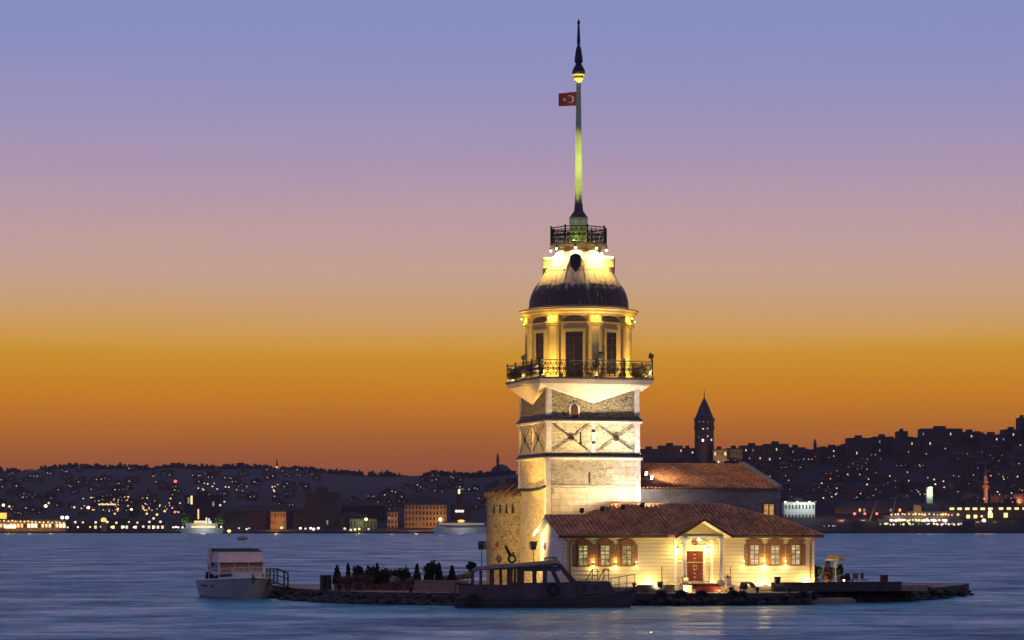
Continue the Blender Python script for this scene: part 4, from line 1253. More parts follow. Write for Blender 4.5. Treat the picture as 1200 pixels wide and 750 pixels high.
# little lamps between the windows, shining up and down the wall
for (px, wt, lb) in ((695.5, 22, 'small wall lamp between the first and second of the left three windows'), (721.5, 22, 'small wall lamp between the second and third of the left three windows'),
                     (871.8, 8, 'small wall lamp left of the right-hand three windows'), (895.7, 42, 'brightest small wall lamp, between the first and second of the right three windows'),
                     (920.5, 22, 'small wall lamp between the second and third of the right three windows'), (745.5, 5, 'small wall lamp right of the left-hand three windows')):
    v = VF - 0.30
    t = thing('wall_lamp', lb, 'wall lamp', W(U(px, v), v, 3.02), TH, 'small lamps between the windows')
    mb = MB(); mb.lathe([(0.05, -0.12), (0.075, -0.1), (0.075, 0.1), (0.05, 0.12)], 10); mb.build('shade', M['gilt'], t)
    mb = MB(); mb.ball((0, 0, 0.15), 0.055, 1); mb.ball((0, 0, -0.15), 0.055, 1); mb.build('bulb', M['lens_y'], t)
    mb = MB(); mb.box(-0.02, 0.02, 0.05, 0.2, -0.02, 0.02); mb.build('bracket', M['iron'], t)
    pt = point('wall_lamp_bulb', (0, -0.03, -0.25), wt, YEL, 0.05); pt.parent = t
    pt = point('wall_lamp_bulb', (0, -0.03, 0.27), wt * 0.8, YEL, 0.05); pt.parent = t
# uplights on the balcony at the foot of every pilaster of the octagon
dirs = ['front left', 'front right']
for k in range(8):
    a = k * PI / 4 + TH
    c0 = W(HS, HS, ZB)
    rr = R8 + (0.38 if k % 2 == 0 else 1.75)
    p = c0 + Vector((rr * math.cos(a), rr * math.sin(a), 0))
    nm = {6: 'left of the two facing the viewer', 7: 'right of the two facing the viewer', 5: 'at the left edge of the octagon'}.get(k)
    t = thing('balcony_uplight', 'small uplight on the tower balcony floor at the foot of a pilaster' if not nm else 'small balcony uplight at a pilaster foot, ' + nm, 'uplight', p, a, 'uplights on the tower balcony')
    mb = MB(); mb.lathe([(0.10, 0), (0.12, 0.16), (0.10, 0.18)], 10); mb.build('housing', M['lampbody'], t)
    mb = MB(); mb.lathe([(0.08, 0.185), (0.08, 0.2)], 10); mb.build('lens', M['lens_y'], t)
    pt = point('uplight_bulb', (0.1, 0, 0.36), 45 if k % 2 == 0 else 640, (1.0, 0.64, 0.16), 0.08); pt.parent = t
    # lamp tucked under the cornice on the capital
    p2 = c0 + Vector((4.75 * math.cos(a), 4.75 * math.sin(a), ZD1 - 0.12 - ZB))
    t = thing('cornice_lamp', 'small lamp under the dome cornice above a pilaster of the octagon', 'lamp', p2, a, 'lamps under the cornice')
    mb = MB(); mb.ball((0, 0, 0), 0.05, 1); mb.build('bulb', M['lens_y'], t)
    mb = MB(); mb.box(-0.2, -0.07, -0.03, 0.03, -0.03, 0.03); mb.build('bracket', M['iron'], t)
    pt = point('cornice_bulb', (0.02, 0, -0.16), 45, (1.0, 0.62, 0.12), 0.06); pt.parent = t
# lamps hung under the upper gallery, shining down the dome
for k in range(8):
    a = k * PI / 4 + PI / 8 + TH - 0.02
    c0 = W(HS, HS, zC(293.5))
    p = c0 + Vector((2.25 * math.cos(a), 2.25 * math.sin(a), 0))
    vis = {4: 'outermost on the left', 5: 'left of the dark dormer opening', 6: 'right of the dark dormer opening', 7: 'outermost on the right'}.get(k)
    t = thing('dome_lamp', ('bright lamp under the upper gallery, ' + vis) if vis else 'lamp under the upper gallery on the far side of the dome', 'lamp', p, a, 'lamps shining down the dome')
    mb = MB(); mb.ball((0, 0, -0.02), 0.085, 2); mb.build('bulb', M['lens_w'], t, smooth=True)
    mb = MB(); mb.lathe([(0.07, 0.07), (0.13, 0.08), (0.05, 0.2), (0.02, 0.34)], 10); mb.build('shade', M['lampbody'], t)
    so_ = spot('dome_beam', (0.05, 0, -0.1), (-0.6, 0, -2.6), 2000, (1.0, 0.68, 0.20), 150, 0.9, 0.08); so_.parent = t
# green lamps at the foot of the mast
for k in range(4):
    a = k * PI / 2 - 1.9
    c0 = W(HS, HS, ZG)
    p = c0 + Vector((1.25 * math.cos(a), 1.25 * math.sin(a), 0.0))
    t = thing('mast_uplight', 'green-tinted uplight on the upper gallery floor below the mast', 'uplight', p, a, 'uplights below the mast')
    mb = MB(); mb.lathe([(0.10, 0), (0.13, 0.2), (0.11, 0.22)], 10); mb.build('housing', M['lampbody'], t)
    mb = MB(); mb.lathe([(0.09, 0.225), (0.09, 0.24)], 10); mb.build('lens', emit('lens_green', (0.75, 1.0, 0.3), 8), t)
    pt = point('mast_bulb', (0.1, 0, 0.3), 22, (0.80, 1.0, 0.22), 0.08); pt.parent = t
    so_ = spot('mast_beam', (0.35, 0, 0.4), (-1.25, 0, 9.5), 3800, (0.95, 1.0, 0.22), 26, 0.9, 0.1); so_.parent = t
    so_ = spot('mast_beam', (0.35, 0, 0.4), (-1.25, 0, 12.5), 13000, (0.95, 1.0, 0.28), 18, 1.0, 0.1); so_.parent = t

# dark lamp heads on the balcony rail
for (lu, lv, lb) in ((-HB + 0.05, -HB + 4.6, 'dark lamp head on the balcony rail at its left end'), (0.35, -HB + 0.02, 'dark lamp head on the front balcony rail right of the tower door'), (HB - 0.1, -HB + 0.1, 'dark lamp head on the balcony rail at its right end')):
    c = W(HS, HS, ZB + RH + 0.42) + Vector((lu * CT - lv * ST, lu * ST + lv * CT, 0))
    flood('rail_lamp', lb, c, W(HS, HS, ZB + 3.2), 0, WARM, 60, 0.0, M['lampbody'], 0.42, 'lamp heads on the balcony rail', 'lamp')
def edge_at(px):
    for a, b in zip(EDGE, EDGE[1:]):
        pa, pb = 600 + F * a.x / a.y, 600 + F * b.x / b.y
        if pa <= px <= pb:
            k = (px - 600) / F
            # intersection of the ray column with the edge segment
            d = b - a
            s = (k * a.y - a.x) / (d.x - k * d.y)
            return a + d * s, math.atan2(d.y, d.x)
    return EDGE[-1], 0
# ================================================================== BOATS
def planform(xs, hull):
    pass
# dark passenger launch moored in front of the quay
YL = 186.3
k16 = YL / F
def lx(px): return (px - 641.0) * k16
def lz(py): return CAM_H + (HY - py) * k16
m, t, b = newmat('launch_hull_paint')
M['launch'] = plain('dark_boat_paint', (0.09, 0.07, 0.075), 0.5, 0.3, 1.2, 0.05)
M['launch_roof'] = plain('dark_boat_roof', (0.075, 0.058, 0.062), 0.6, 0.25, 1.5)
M['launch_wood'] = plain('dark_boat_wood', (0.11, 0.065, 0.045), 0.5, 0.3, 2)
launch = thing('passenger_launch', 'long dark passenger launch with canopy and open windows moored in front of the house', 'boat', ((641 - 600) * k16, YL, 0), rad(1.5))
# hull: stations from stern to bow
st_ = [(533, 698.5, 1.35), (545, 699, 1.55), (580, 699.5, 1.65), (620, 699.5, 1.68), (660, 699, 1.65), (690, 697.5, 1.5), (715, 694.5, 1.18), (735, 690.5, 0.68), (748, 686.5, 0.12)]
mb = MB()
rings = []
for px, py, hw in st_:
    x, zt = lx(px), lz(py)
    bow = max(0, (px - 690) / 58)
    xb = x - bow * 0.9
    pts = [(xb, 0, -0.5), (xb + 0.0, -hw * 0.75, -0.35 + 0.2 * bow), (x - bow * 0.4, -hw * (0.93 - 0.15 * bow), 0.3), (x, -hw, zt), (x, -hw + 0.12, zt), (x, -hw + 0.12 if hw > 0.3 else 0, zt - 0.12),
           (x, hw - 0.12 if hw > 0.3 else 0, zt - 0.12), (x, hw - 0.12, zt), (x, hw, zt), (x - bow * 0.4, hw * (0.93 - 0.15 * bow), 0.3), (xb, hw * 0.75, -0.35 + 0.2 * bow)]
    rings.append([mb.V(p) for p in pts])
for A, B in zip(rings, rings[1:]):
    for i in range(len(A)):
        j = (i + 1) % len(A)
        mb.bm.faces.new([A[i], A[j], B[j], B[i]])
mb.bm.faces.new(rings[0]); mb.bm.faces.new(list(reversed(rings[-1])))
hull = mb.build('hull', M['launch'], launch)
mb = MB()
for s in (-1, 1):
    mb.path([(lx(px), s * (hw + 0.03), lz(py) - 0.10) for px, py, hw in st_], 0.06, 6)
    mb.path([(lx(px), s * (hw * 0.97 + 0.03), lz(py) - 0.42) for px, py, hw in st_[:7]], 0.04, 6)
mb.build('rubbing_strake', M['launch_wood'], hull)
# side walls: bulwark and window band with real openings
def wall_band(y, spans, z0, z1, top):
    """posts between openings"""
    mb = MB()
    for a, b in spans:
        mb.box(lx(a), lx(b), y - 0.05, y + 0.05, z0, z1)
    return mb
zs, zw_, zt_ = lz(699.5), lz(684), lz(668)
for s in (-1, 1):
    y = s * 1.38
    mb = MB(); mb.box(lx(538), lx(600), y - 0.05, y + 0.05, zs - 0.1, lz(685.5)); mb.box(lx(600), lx(674), y - 0.05, y + 0.05, zs - 0.1, lz(683.3)); mb.build('cabin_side', M['launch'], launch)
    for a, b in ((553.5, 555.5), (562, 564), (574, 578.5), (585.5, 588), (594.5, 600.5), (602.5, 604.5), (606.5, 613.5), (624.5, 628), (637, 640.3)):
        mb = MB(); mb.box(lx(a), lx(b), y - 0.05, y + 0.05, lz(685.5), lz(667.5)); mb.build('post', M['launch_wood'], launch)
    mb = MB(); mb.box(lx(606), lx(655), y - 0.048, y + 0.048, lz(669), lz(664)); mb.build('window_head', M['launch'], launch)
    mb = MB()
    mb.extrude([(lx(652.5), y - 0.05, lz(683.3)), (lx(656.5), y - 0.05, lz(683.3)), (lx(649.5), y - 0.05, lz(668)), (lx(645.5), y - 0.05, lz(668))], (0, 0.1, 0))
    mb.extrude([(lx(670), y - 0.05, lz(683.3)), (lx(676), y - 0.05, lz(683.3)), (lx(657), y - 0.05, lz(661)), (lx(652), y - 0.05, lz(661))], (0, 0.1, 0))
    mb.build('windscreen_post', M['launch'], launch)
mb = MB(); mb.extrude([(lx(672), -1.33, lz(683.3)), (lx(676), -1.33, lz(683.3)), (lx(673), -1.33, lz(679)), (lx(669), -1.33, lz(679))], (0, 2.66, 0))
for yy in (-0.45, 0.4):
    mb.extrude([(lx(672), yy, lz(681)), (lx(675.5), yy, lz(681)), (lx(657), yy, lz(661)), (lx(653.5), yy, lz(661))], (0, 0.07, 0))
mb.build('windscreen', M['launch'], launch)
# cambered canopy
mb = MB()
prof = [(553, 668.5, 667), (560, 667.8, 663.5), (580, 667, 661.5), (610, 666, 659.5), (635, 664, 657.2), (648, 662.5, 655.6), (653, 662, 655.8), (658, 664.5, 660.5)]
rg = []
for px, pl_, pu in prof:
    x = lx(px); ring_ = []
    for i in range(9):
        a = -1 + 2 * i / 8
        ring_.append((x, a * 1.55, lz(pu) - 0.24 * a * a))
    for i in range(9):
        a = 1 - 2 * i / 8
        ring_.append((x, a * 1.55, lz(pl_) - 0.02 * a * a))
    rg.append([mb.V(p) for p in ring_])
for A, B in zip(rg, rg[1:]):
    for i in range(18):
        j = (i + 1) % 18
        mb.bm.faces.new([A[i], A[j], B[j], B[i]])
mb.bm.faces.new(rg[0]); mb.bm.faces.new(list(reversed(rg[-1])))
can = mb.build('canopy', M['launch_roof'], launch)
mb = MB()
mb.path([(lx(638.5), 0.2, lz(656.5)), (lx(638.5), 0.2, lz(654)), (lx(652), 0.2, lz(653.2)), (lx(652), 0.2, lz(656))], 0.045, 5)
for px in (640, 644, 648.5): mb.tube((lx(px), 0.2, lz(656.5)), (lx(px), 0.2, lz(652.8)), 0.03, 5)
mb.build('roof_rail', M['iron'], can)
# fore trunk cabin and deck
mb = MB(); mb.extrude([(lx(672), -1.15, lz(698)), (lx(721), -1.15, lz(694)), (lx(713), -1.15, lz(681)), (lx(672), -1.15, lz(680.2))], (0, 2.3, 0)); tr = mb.build('fore_cabin', M['launch'], launch)
for px in (683, 697):
    mb = MB(); mb.torus((lx(px), -1.17, lz(687.5)), (0, 1, 0), 0.15, 0.03, 14, 6); mb.build('porthole', M['iron'], tr)
mb = MB(); mb.box(lx(606), lx(672), -1.33, 1.33, lz(700.5), lz(699)); mb.build('deck', M['launch_wood'], launch)
mb = MB(); mb.box(lx(612), lx(668), -0.25, 0.25, lz(699), lz(688)); mb.box(lx(558), lx(590), -1.25, -0.9, lz(699), lz(690)); mb.box(lx(558), lx(590), 0.9, 1.25, lz(699), lz(690)); mb.build('bench', M['launch_wood'], launch)
# stern rail
for s in (-1, 1):
    mb = MB()
    mb.path([(lx(534), s * 1.28, lz(684)), (lx(553), s * 1.36, lz(685))], 0.03, 5)
    for px in (534, 540, 547): mb.tube((lx(px), s * 1.3, lz(698)), (lx(px), s * 1.3, lz(684.5)), 0.025, 5)
    mb.build('stern_rail', M['iron'], launch)
mb = MB(); mb.tube((lx(743), 0, lz(688)), (lx(743), 0, lz(683.5)), 0.09, 8); mb.tube((lx(740.5), 0, lz(684.5)), (lx(746), 0, lz(684.5)), 0.05, 6); mb.build('bow_bitt', M['iron'], launch)
def tyre(name, loc, rotz, label, group, R=0.42, r=0.15, tilt=0.0):
    mb = MB(); mb.torus((0, 0, 0), (0, 1, 0), R, r, 24, 8)
    for a in range(0, 360, 15):
        mb.box(*(lambda c, s: (c * (R + r) - 0.03, c * (R + r) + 0.03, -0.07, 0.07, s * (R + r) - 0.03, s * (R + r) + 0.03))(math.cos(rad(a)), math.sin(rad(a))))
    o = mb.build(name, M['rubber'], None, smooth=False)
    o.location = loc; o.rotation_euler = (tilt, 0, rotz)
    return tag(o, label, 'tyre', group)
tyre('hull_fender', ((641 - 600) * k16 + lx(648), YL - 1.98, lz(690)), rad(1.5), 'black tyre fender hanging on the middle of the dark launch', 'tyre fenders on the launch', 0.34, 0.13)
tyre('hull_fender', ((641 - 600) * k16 + lx(556), YL - 2.0, lz(702)), rad(1.5), 'black tyre fender hanging near the stern of the dark launch', 'tyre fenders on the launch', 0.34, 0.13)

for x0, y0, x1, y1, lb in ((743, 686, 752, 694, 'slack mooring rope from the launch bow to the quay'), (537, 697, 527, 694, 'slack mooring rope from the launch stern to the left quay')):
    a_ = Vector(((x0 - 600) * k16, YL, lz(y0) + 0.05)); e_, _n = edge_at(x1); b_2 = e_ + Vector((0, 0.4, PLAT + 0.05))
    mb = MB(); mb.path([a_ + (b_2 - a_) * (i / 8) - Vector((0, 0, 0.5 * math.sin(PI * i / 8) * 0.6)) for i in range(9)], 0.03, 5)
    tag(mb.build('mooring_rope', M['bark']), lb, 'rope', 'mooring ropes of the launch', 'thing')
# ring and davit behind the launch, and dials on the bastion
p = at(599, 656, 193.5)
t = thing('winch_davit', 'dark leaning davit arm with a wheel ring standing behind the launch canopy', 'davit', (p.x, 193.5, PLAT), 0)
q = lambda px, py: ((px - 599) * 193.5 / F, 0, CAM_H + (HY - py) * 193.5 / F - PLAT)
mb = MB(); mb.torus(q(600, 655), (0, 1, 0), 0.26, 0.075, 20, 6); mb.build('ring', M['iron'], t)
mb = MB(); mb.tube(q(598.5, 651.5), q(592.5, 640.5), 0.14, 8, 0.09); mb.tube(q(602, 650), q(601.5, 647), 0.08, 6); mb.ball(q(592.3, 639.8), 0.09, 1); mb.build('arm', M['iron'], t)
mb = MB(); mb.tube(q(600, 659), q(600, 695), 0.07, 8); mb.tube((q(600, 659)[0], 0, 0), (q(600, 659)[0], 0, 0.06), 0.25, 10); mb.build('post', M['iron'], t)
for (px, py, R, lb, dz) in ((583.2, 638, 0.18, 'small dark red hose reel on the round bastion wall, upper of the two rings', 0), (585.5, 655, 0.27, 'pale dark-rimmed ring on the round bastion wall above the launch, lower of the two rings', 0)):
    k_ = (px - 600) / F
    A_ = 1 + k_ * k_; B_ = -2 * (k_ * bc[0] + bc[1]); C_ = bc[0] ** 2 + bc[1] ** 2 - 25.0
    Yh = (-B_ - math.sqrt(B_ * B_ - 4 * A_ * C_)) / (2 * A_)
    nrm = Vector((k_ * Yh - bc[0], Yh - bc[1], 0)).normalized()
    mb = MB(); mb.torus((0, 0, 0), nrm, R, 0.05, 18, 6); mb.torus((0, 0, 0), nrm, R * 0.45, 0.04, 12, 6)
    for a in range(4):
        e1 = nrm.orthogonal().normalized(); e2 = nrm.cross(e1)
        d = e1 * math.cos(a * PI / 2) + e2 * math.sin(a * PI / 2)
        mb.tube(d * R * 0.45, d * R, 0.03, 5)
    o = mb.build('wall_ring', M['door'] if R < 0.2 else M['dark_wood']); o.location = Vector((k_ * Yh, Yh, CAM_H + (HY - py) * Yh / F)) + nrm * 0.06
    tag(o, lb, 'ring', None)

# motor cruiser at the left end of the quay
yc = thing('motor_cruiser', 'white motor cruiser, bow to the viewer, with green-topped canvas awning at the left quay end', 'boat', (0, 0, 0), 0)
PS = wl(297, 703.0)                          # near stern corner at the waterline
ah = rad(180 - 43)                           # heading from stern to bow
yc.location = (PS.x, PS.y, 0)
yc.rotation_euler = (0, 0, rad(-90 + 18))     # local +x runs towards the bow, which points at the viewer; local +y is to the right of the picture
M['cruiser'] = plain('boat_white', (0.72, 0.66, 0.62), 0.45, 0.15, 1.5)
M['cruiser_dark'] = plain('boat_grey_side', (0.34, 0.30, 0.31), 0.4, 0.2, 1.5)
M['canvas'] = plain('boat_canvas', (0.66, 0.50, 0.44), 0.85, 0.18, 2)
M['canvas_green'] = plain('green_canvas', (0.05, 0.11, 0.075), 0.85, 0.2, 2)
M['varnish'] = plain('tinted_windscreen', (0.36, 0.21, 0.12), 0.35, 0.2, 3)
stn = [(-11.0, 2.55, 1.45, 0.0), (-8.0, 2.72, 1.5, 0.0), (-5.0, 2.72, 1.58, 0.05), (-3.2, 2.25, 1.66, 0.2), (-1.8, 1.45, 1.72, 0.45), (-0.8, 0.70, 1.78, 0.7), (-0.2, 0.20, 1.83, 0.9), (0.0, 0.06, 1.86, 1.0)]
mb = MB(); rg = []
for x, hw, zt, fl_ in stn:
    xl = x - 0.75 * fl_
    wl_ = hw * (0.90 - 0.35 * fl_)
    pts = [(x, hw, zt), (x - 0.3 * fl_, hw * (0.97 - 0.14 * fl_), zt * 0.62), (xl, wl_, 0.15), (xl, wl_ * 0.7, -0.5), (xl, -wl_ * 0.7, -0.5), (xl, -wl_, 0.15), (x - 0.3 * fl_, -hw * (0.97 - 0.14 * fl_), zt * 0.62), (x, -hw, zt)]
    rg.append([mb.V(p) for p in pts])
for A, B in zip(rg, rg[1:]):
    for i in range(8):
        j = (i + 1) % 8
        mb.bm.faces.new([A[i], A[j], B[j], B[i]])
mb.bm.faces.new(rg[0]); mb.bm.faces.new(list(reversed(rg[-1])))
yh = mb.build('hull', M['cruiser_dark'], yc)
for sgn in (-1, 1):
    mb = MB(); mb.path([(x + 0.01, sgn * (hw + 0.03), zt - 0.05) for x, hw, zt, f_ in stn], 0.06, 6); mb.build('rubbing_strake', M['cruiser'], yh)
    for x in (-7.6, -6.6, -5.6, -4.4):
        mb = MB(); mb.ball((x, sgn * 2.70 if x < -4.5 else sgn * 2.5, 1.02), 0.16, 2, (1.2, 0.3, 0.7)); mb.build('porthole', M['iron'], yh)
mb = MB(); mb.tube((0.0, 0, 1.85), (-0.5, 0, 1.95), 0.09, 6); mb.torus((0.0, 0.0, 1.55), (1, 0, 0), 0.14, 0.04, 12, 6); mb.build('anchor', M['iron'], yh)
# low trunk on the foredeck, wheelhouse with sloping canvas awning and green top
mb = MB(); mb.extrude([(-4.6, -1.9, 1.5), (-1.9, -1.1, 1.66), (-1.9, 1.1, 1.66), (-4.6, 1.9, 1.5)], (0, 0, 0.55)); tk = mb.build('trunk_cabin', M['cruiser'], yc)
for sgn in (-1, 1):
    mb = MB(); mb.extrude([(-4.3, sgn * 1.835, 1.75), (-2.4, sgn * 1.275, 1.85), (-2.4, sgn * 1.275, 2.08), (-4.3, sgn * 1.835, 1.98)], (0.012, sgn * 0.03, 0)); mb.build('window', M['dark_glass'], tk)
mb = MB(); mb.extrude([(-4.4, -1.85, 2.0), (-9.5, -1.9, 1.5), (-9.5, -1.9, 2.98), (-4.75, -1.85, 2.98)], (0, 3.72, 0)); whs = mb.build('wheelhouse', M['cruiser'], yc)
for i in range(3):
    y0, y1 = -1.75 + i * 1.2, -1.75 + i * 1.2 + 1.1
    mb = MB(); mb.extrude([(-4.40, y0, 2.1), (-4.40, y1, 2.1), (-4.70, y1, 2.9), (-4.70, y0, 2.9)], (0.03, 0, 0.01)); mb.build('windscreen', M['varnish'], whs)
for sgn in (-1, 1):
    mb = MB(); mb.box(-9.0, -5.2, sgn * 1.875 - 0.02, sgn * 1.875 + 0.02, 2.2, 2.85); mb.build('side_window', M['dark_glass'], whs)
mb = MB()
mb.extrude([(-4.25, -2.0, 2.95), (-4.25, 2.0, 2.95), (-5.15, 1.75, 3.80), (-5.15, -1.75, 3.80)], (-0.03, 0, -0.03))
for sgn in (-1, 1): mb.extrude([(-4.25, sgn * 2.0, 2.95), (-9.6, sgn * 2.0, 2.95), (-9.2, sgn * 1.75, 3.80), (-5.15, sgn * 1.75, 3.80)], (0, -sgn * 0.03, -0.02))
mb.build('canvas_cover', M['canvas'], yc)
mb = MB(); mb.extrude([(-5.1, -1.82, 3.81), (-5.1, 1.82, 3.81), (-9.3, 1.82, 3.81), (-9.3, -1.82, 3.81)], (0, 0, 0.1))
mb.extrude([(-5.25, -1.6, 3.913), (-5.25, 1.6, 3.913), (-9.1, 1.6, 3.913), (-9.1, -1.6, 3.913)], (0, 0, 0.14)); mb.build('green_top', M['canvas_green'], yc)
mb = MB()
for sgn in (-1, 1):
    pr_ = [(x - 0.05, sgn * max(0.0, hw - 0.12), zt) for x, hw, zt, f_ in stn[2:]]
    mb.path([(x, y, z + 0.8) for x, y, z in pr_], 0.028, 5); mb.path([(x, y, z + 0.42) for x, y, z in pr_], 0.018, 5)
    for x, y, z in pr_: mb.tube((x, y, z - 0.03), (x, y, z + 0.8), 0.025, 5)
mb.build('bow_rail', M['cruiser'], yc)
mb = MB(); mb.tube((-6.5, -2.35, 1.55), (-6.5, -2.35, 2.15), 0.26, 8, 0.22); mb.build('deck_winch', M['iron'], yc)
mb = MB(); mb.tube((-5.6, -2.3, 1.55), (-5.6, -2.3, 2.0), 0.2, 8); mb.build('deck_ventilator', M['iron'], yc)
mb = MB(); mb.extrude([(-8.0, -2.05, 2.6), (-7.2, -2.05, 2.6), (-7.5, -2.05, 4.6), (-7.8, -2.05, 4.6)], (0, 0.06, 0)); mb.build('radar_fin', M['canvas'], yc)
mb = MB(); mb.tube((-6.0, 1.3, 4.05), (-6.6, 1.0, 5.2), 0.045, 5, 0.02); mb.tube((-6.0, 1.55, 4.05), (-6.3, 1.75, 4.6), 0.05, 5); mb.build('aerial', M['cruiser'], yc)

# gangway
p0 = at(312, 688, 207.5)
gx = lambda px: (px - 312) * 207.5 / F
gw = thing('gangway', 'dark iron gangway with handrails leading from the cruiser to the quay', 'gangway', (p0.x, 207.5, PLAT), 0)
gz_ = lambda py: CAM_H + (HY - py) * 207.5 / F - PLAT
mb = MB(); mb.extrude([(gx(311), -0.45, gz_(684)), (gx(325), -0.45, gz_(684)), (gx(339), -0.45, 0.02), (gx(339), -0.45, 0.10), (gx(325), -0.45, gz_(682.5)), (gx(311), -0.45, gz_(682.5))], (0, 0.9, 0)); mb.build('deck', M['dark_wood'], gw)
for s in (-0.43, 0.43):
    mb = MB()
    mb.path([(gx(312), s, gz_(666.5)), (gx(325), s, gz_(666.5)), (gx(338), s, gz_(672))], 0.04, 5)
    mb.path([(gx(312), s, gz_(674)), (gx(325), s, gz_(674)), (gx(338), s, gz_(679))], 0.02, 5)
    for px, a in ((312.5, 0), (316, 0), (321, 0), (325, 0), (333, 1), (337.5, 1)):
        zt__ = gz_(666.5) if px <= 325 else gz_(666.5 + (px - 325) / 13 * 5.5)
        zb__ = gz_(683) if px <= 325 else gz_(683 + (px - 325) / 13 * 6)
        mb.tube((gx(px), s, zb__), (gx(px), s, zt__), 0.035, 5)
    mb.build('handrail', M['iron'], gw)

# ================================================================== QUAY FURNITURE
# tyres on the quay edge
names = {775: 'first tyre left of the steps', 798: 'tyre nearest the left side of the porch steps', 822: 'tyre in front of the red carpet steps', 858: 'tyre just right of the porch steps',
         869: 'tyre below the glowing ground floodlight', 940: 'tyre below the right end of the house', 953: 'tyre right of the house corner', 965: 'tyre below the parasol', 995: 'rightmost tyre on the quay edge'}
for px, nm in names.items():
    e, a = edge_at(px)
    nrm = Vector((math.sin(a), -math.cos(a), 0))
    tyre('dock_fender', e + nrm * 0.16 + Vector((0, 0, 0.62)), a, 'black tyre fender on the quay edge, ' + nm, 'tyres along the quay edge', 0.40 if px < 860 else 0.33, 0.14)
# bollards
for px, lb in ((888, 'black iron bollard on the quay edge below the right-hand windows'), (857, 'black iron bollard on the quay edge right of the porch steps'), (926, 'black iron bollard on the quay edge near the right house corner'),
               (706, 'black iron bollard on the quay edge behind the launch'), (396, 'small black bollard on the left quay edge by the oil drums'), (480, 'small black bollard on the left quay in front of the low wall')):
    e, a = edge_at(px)
    mb = MB(); mb.lathe([(0.13, 0), (0.11, 0.05), (0.10, 0.26), (0.19, 0.32), (0.20, 0.38), (0.10, 0.43)], 12)
    o = mb.build('bollard', M['iron'], None, True); o.location = e + Vector((0.05, 0.9, PLAT)); tag(o, lb, 'bollard', 'bollards along the quay')
# low walls
def low_wall(label, p, q, h, z0, mat, cap, w=0.35):
    p, q = Vector(p), Vector(q)
    a = math.atan2(q.y - p.y, q.x - p.x); ln = (q - p).length
    t = thing('low_wall', label, 'wall', (p.x, p.y, z0), a)
    mb = MB(); mb.box(0, ln, -w / 2, w / 2, 0, h); mb.build('wall', mat, t)
    mb = MB(); mb.box(-0.03, ln + 0.03, -w / 2 - 0.05, w / 2 + 0.05, h + 0.003, h + 0.08); mb.build('coping', cap, t)
    return t
M['brown_wall'] = plain('brown_plaster', (0.30, 0.19, 0.15), 0.9, 0.25, 1.5, 0.2)
M['grey_wall'] = plain('grey_plaster', (0.20, 0.155, 0.135), 0.9, 0.3, 1.5, 0.2)
a, b = at(487, 693, 196.2), at(545, 694, 194.2)
low_wall('low brown wall with pale coping on the left quay, right half behind the conifers', a, b, at(0, 681, 196).z - PLAT, PLAT, M['brown_wall'], M['concrete'])
a, b = at(397, 692, 202.5), at(486, 692.5, 200.9)
low_wall('low grey-brown wall on the left quay, behind the bare reddish bushes', a, b, at(0, 680, 201).z - PLAT, PLAT, M['grey_wall'], M['grey_wall'])
a, b = W(U(905, -9.0), -9.0), W(U(1055, -9.0), -9.0)
low_wall('long dark low parapet on the quay right of the house', a, b, 0.62, PLAT, M['dark_concrete'], M['dark_concrete'], 0.5)
a, b = W(U(750, -9.2), -9.2), W(U(788, -9.2), -9.2)
low_wall('short dark low block on the quay left of the porch steps', a, b, 0.50, PLAT, M['dark_concrete'], M['dark_concrete'], 0.9)
# pale step slab at the waterline, right
e, a = edge_at(955)
mb = MB(); mb.box(-0.6, 2.9, -0.9, 0.5, -0.4, 0.30); mb.box(-0.5, 2.8, -0.5, 0.5, 0.303, 0.42)
o = mb.build('landing_slab', M['concrete']); o.location = (e.x, e.y - 0.4, 0); o.rotation_euler = (0, 0, 0.05); tag(o, 'pale concrete landing slab at the waterline right of the house', 'slab')
# handrails left of the door
def rail(label, px0, px1, py0, py1, v, drop):
    t = thing('handrail', label, 'railing', W(U(px0, v), v, PLAT), TH)
    ln = U(px1, v) - U(px0, v)
    z1_ = Zat(py0, U(px0, v), v) - PLAT; z0_ = Zat(py1, U(px1, v), v) - PLAT
    mb = MB()
    if drop == 1:
        mb.path([(0, 0, z1_ - 1.1), (ln * 0.6, 0, z0_), (ln, 0, z0_)], 0.035, 5); mb.path([(0, 0, z1_ - 1.6), (ln * 0.6, 0, z0_ - 0.5), (ln, 0, z0_ - 0.5)], 0.022, 5)
        posts = [(0.02, z1_ - 1.1), (ln * 0.6, z0_), (ln, z0_)]
    else:
        mb.path([(0, 0, z1_), (ln, 0, z0_)], 0.03, 5); mb.path([(0, 0, z1_ * 0.55), (ln, 0, z0_ * 0.55)], 0.02, 5)
        posts = [(ln * i / 3, z1_ + (z0_ - z1_) * i / 3) for i in range(4)]
    mb.build('rail', M['iron'], t)
    mb = MB()
    for x, z in posts: mb.tube((x, 0, 0), (x, 0, z), 0.03, 5)
    mb.build('post', M['iron'], t)
rail('dark iron stair handrail on the quay, left of the pair below the left windows', 685, 700.5, 667, 667, -9.6, 1)
rail('dark iron stair handrail on the quay, right of the pair below the left windows', 699, 713.5, 667, 667, -9.6, 1)
rail('long thin dark railing on the quay between the stair rails and the steps', 716, 744, 677.5, 673, -9.8, 0)
# poles
for px, y0, lb in ((775.5, 664, 'thin dark pole standing against the wall left of the door'), (856, 664, 'thin dark pole standing against the wall right of the porch')):
    v = VF - 0.9; u = U(px, v)
    mb = MB(); mb.tube((0, 0, 0), (0, 0, Zat(y0, u, v) - 1.28), 0.03, 6); mb.lathe([(0.14, 0), (0.14, 0.05), (0.04, 0.06)], 10)
    o = mb.build('pole', M['dark_wood']); o.location = W(u, v, 1.28); tag(o, lb, 'pole')
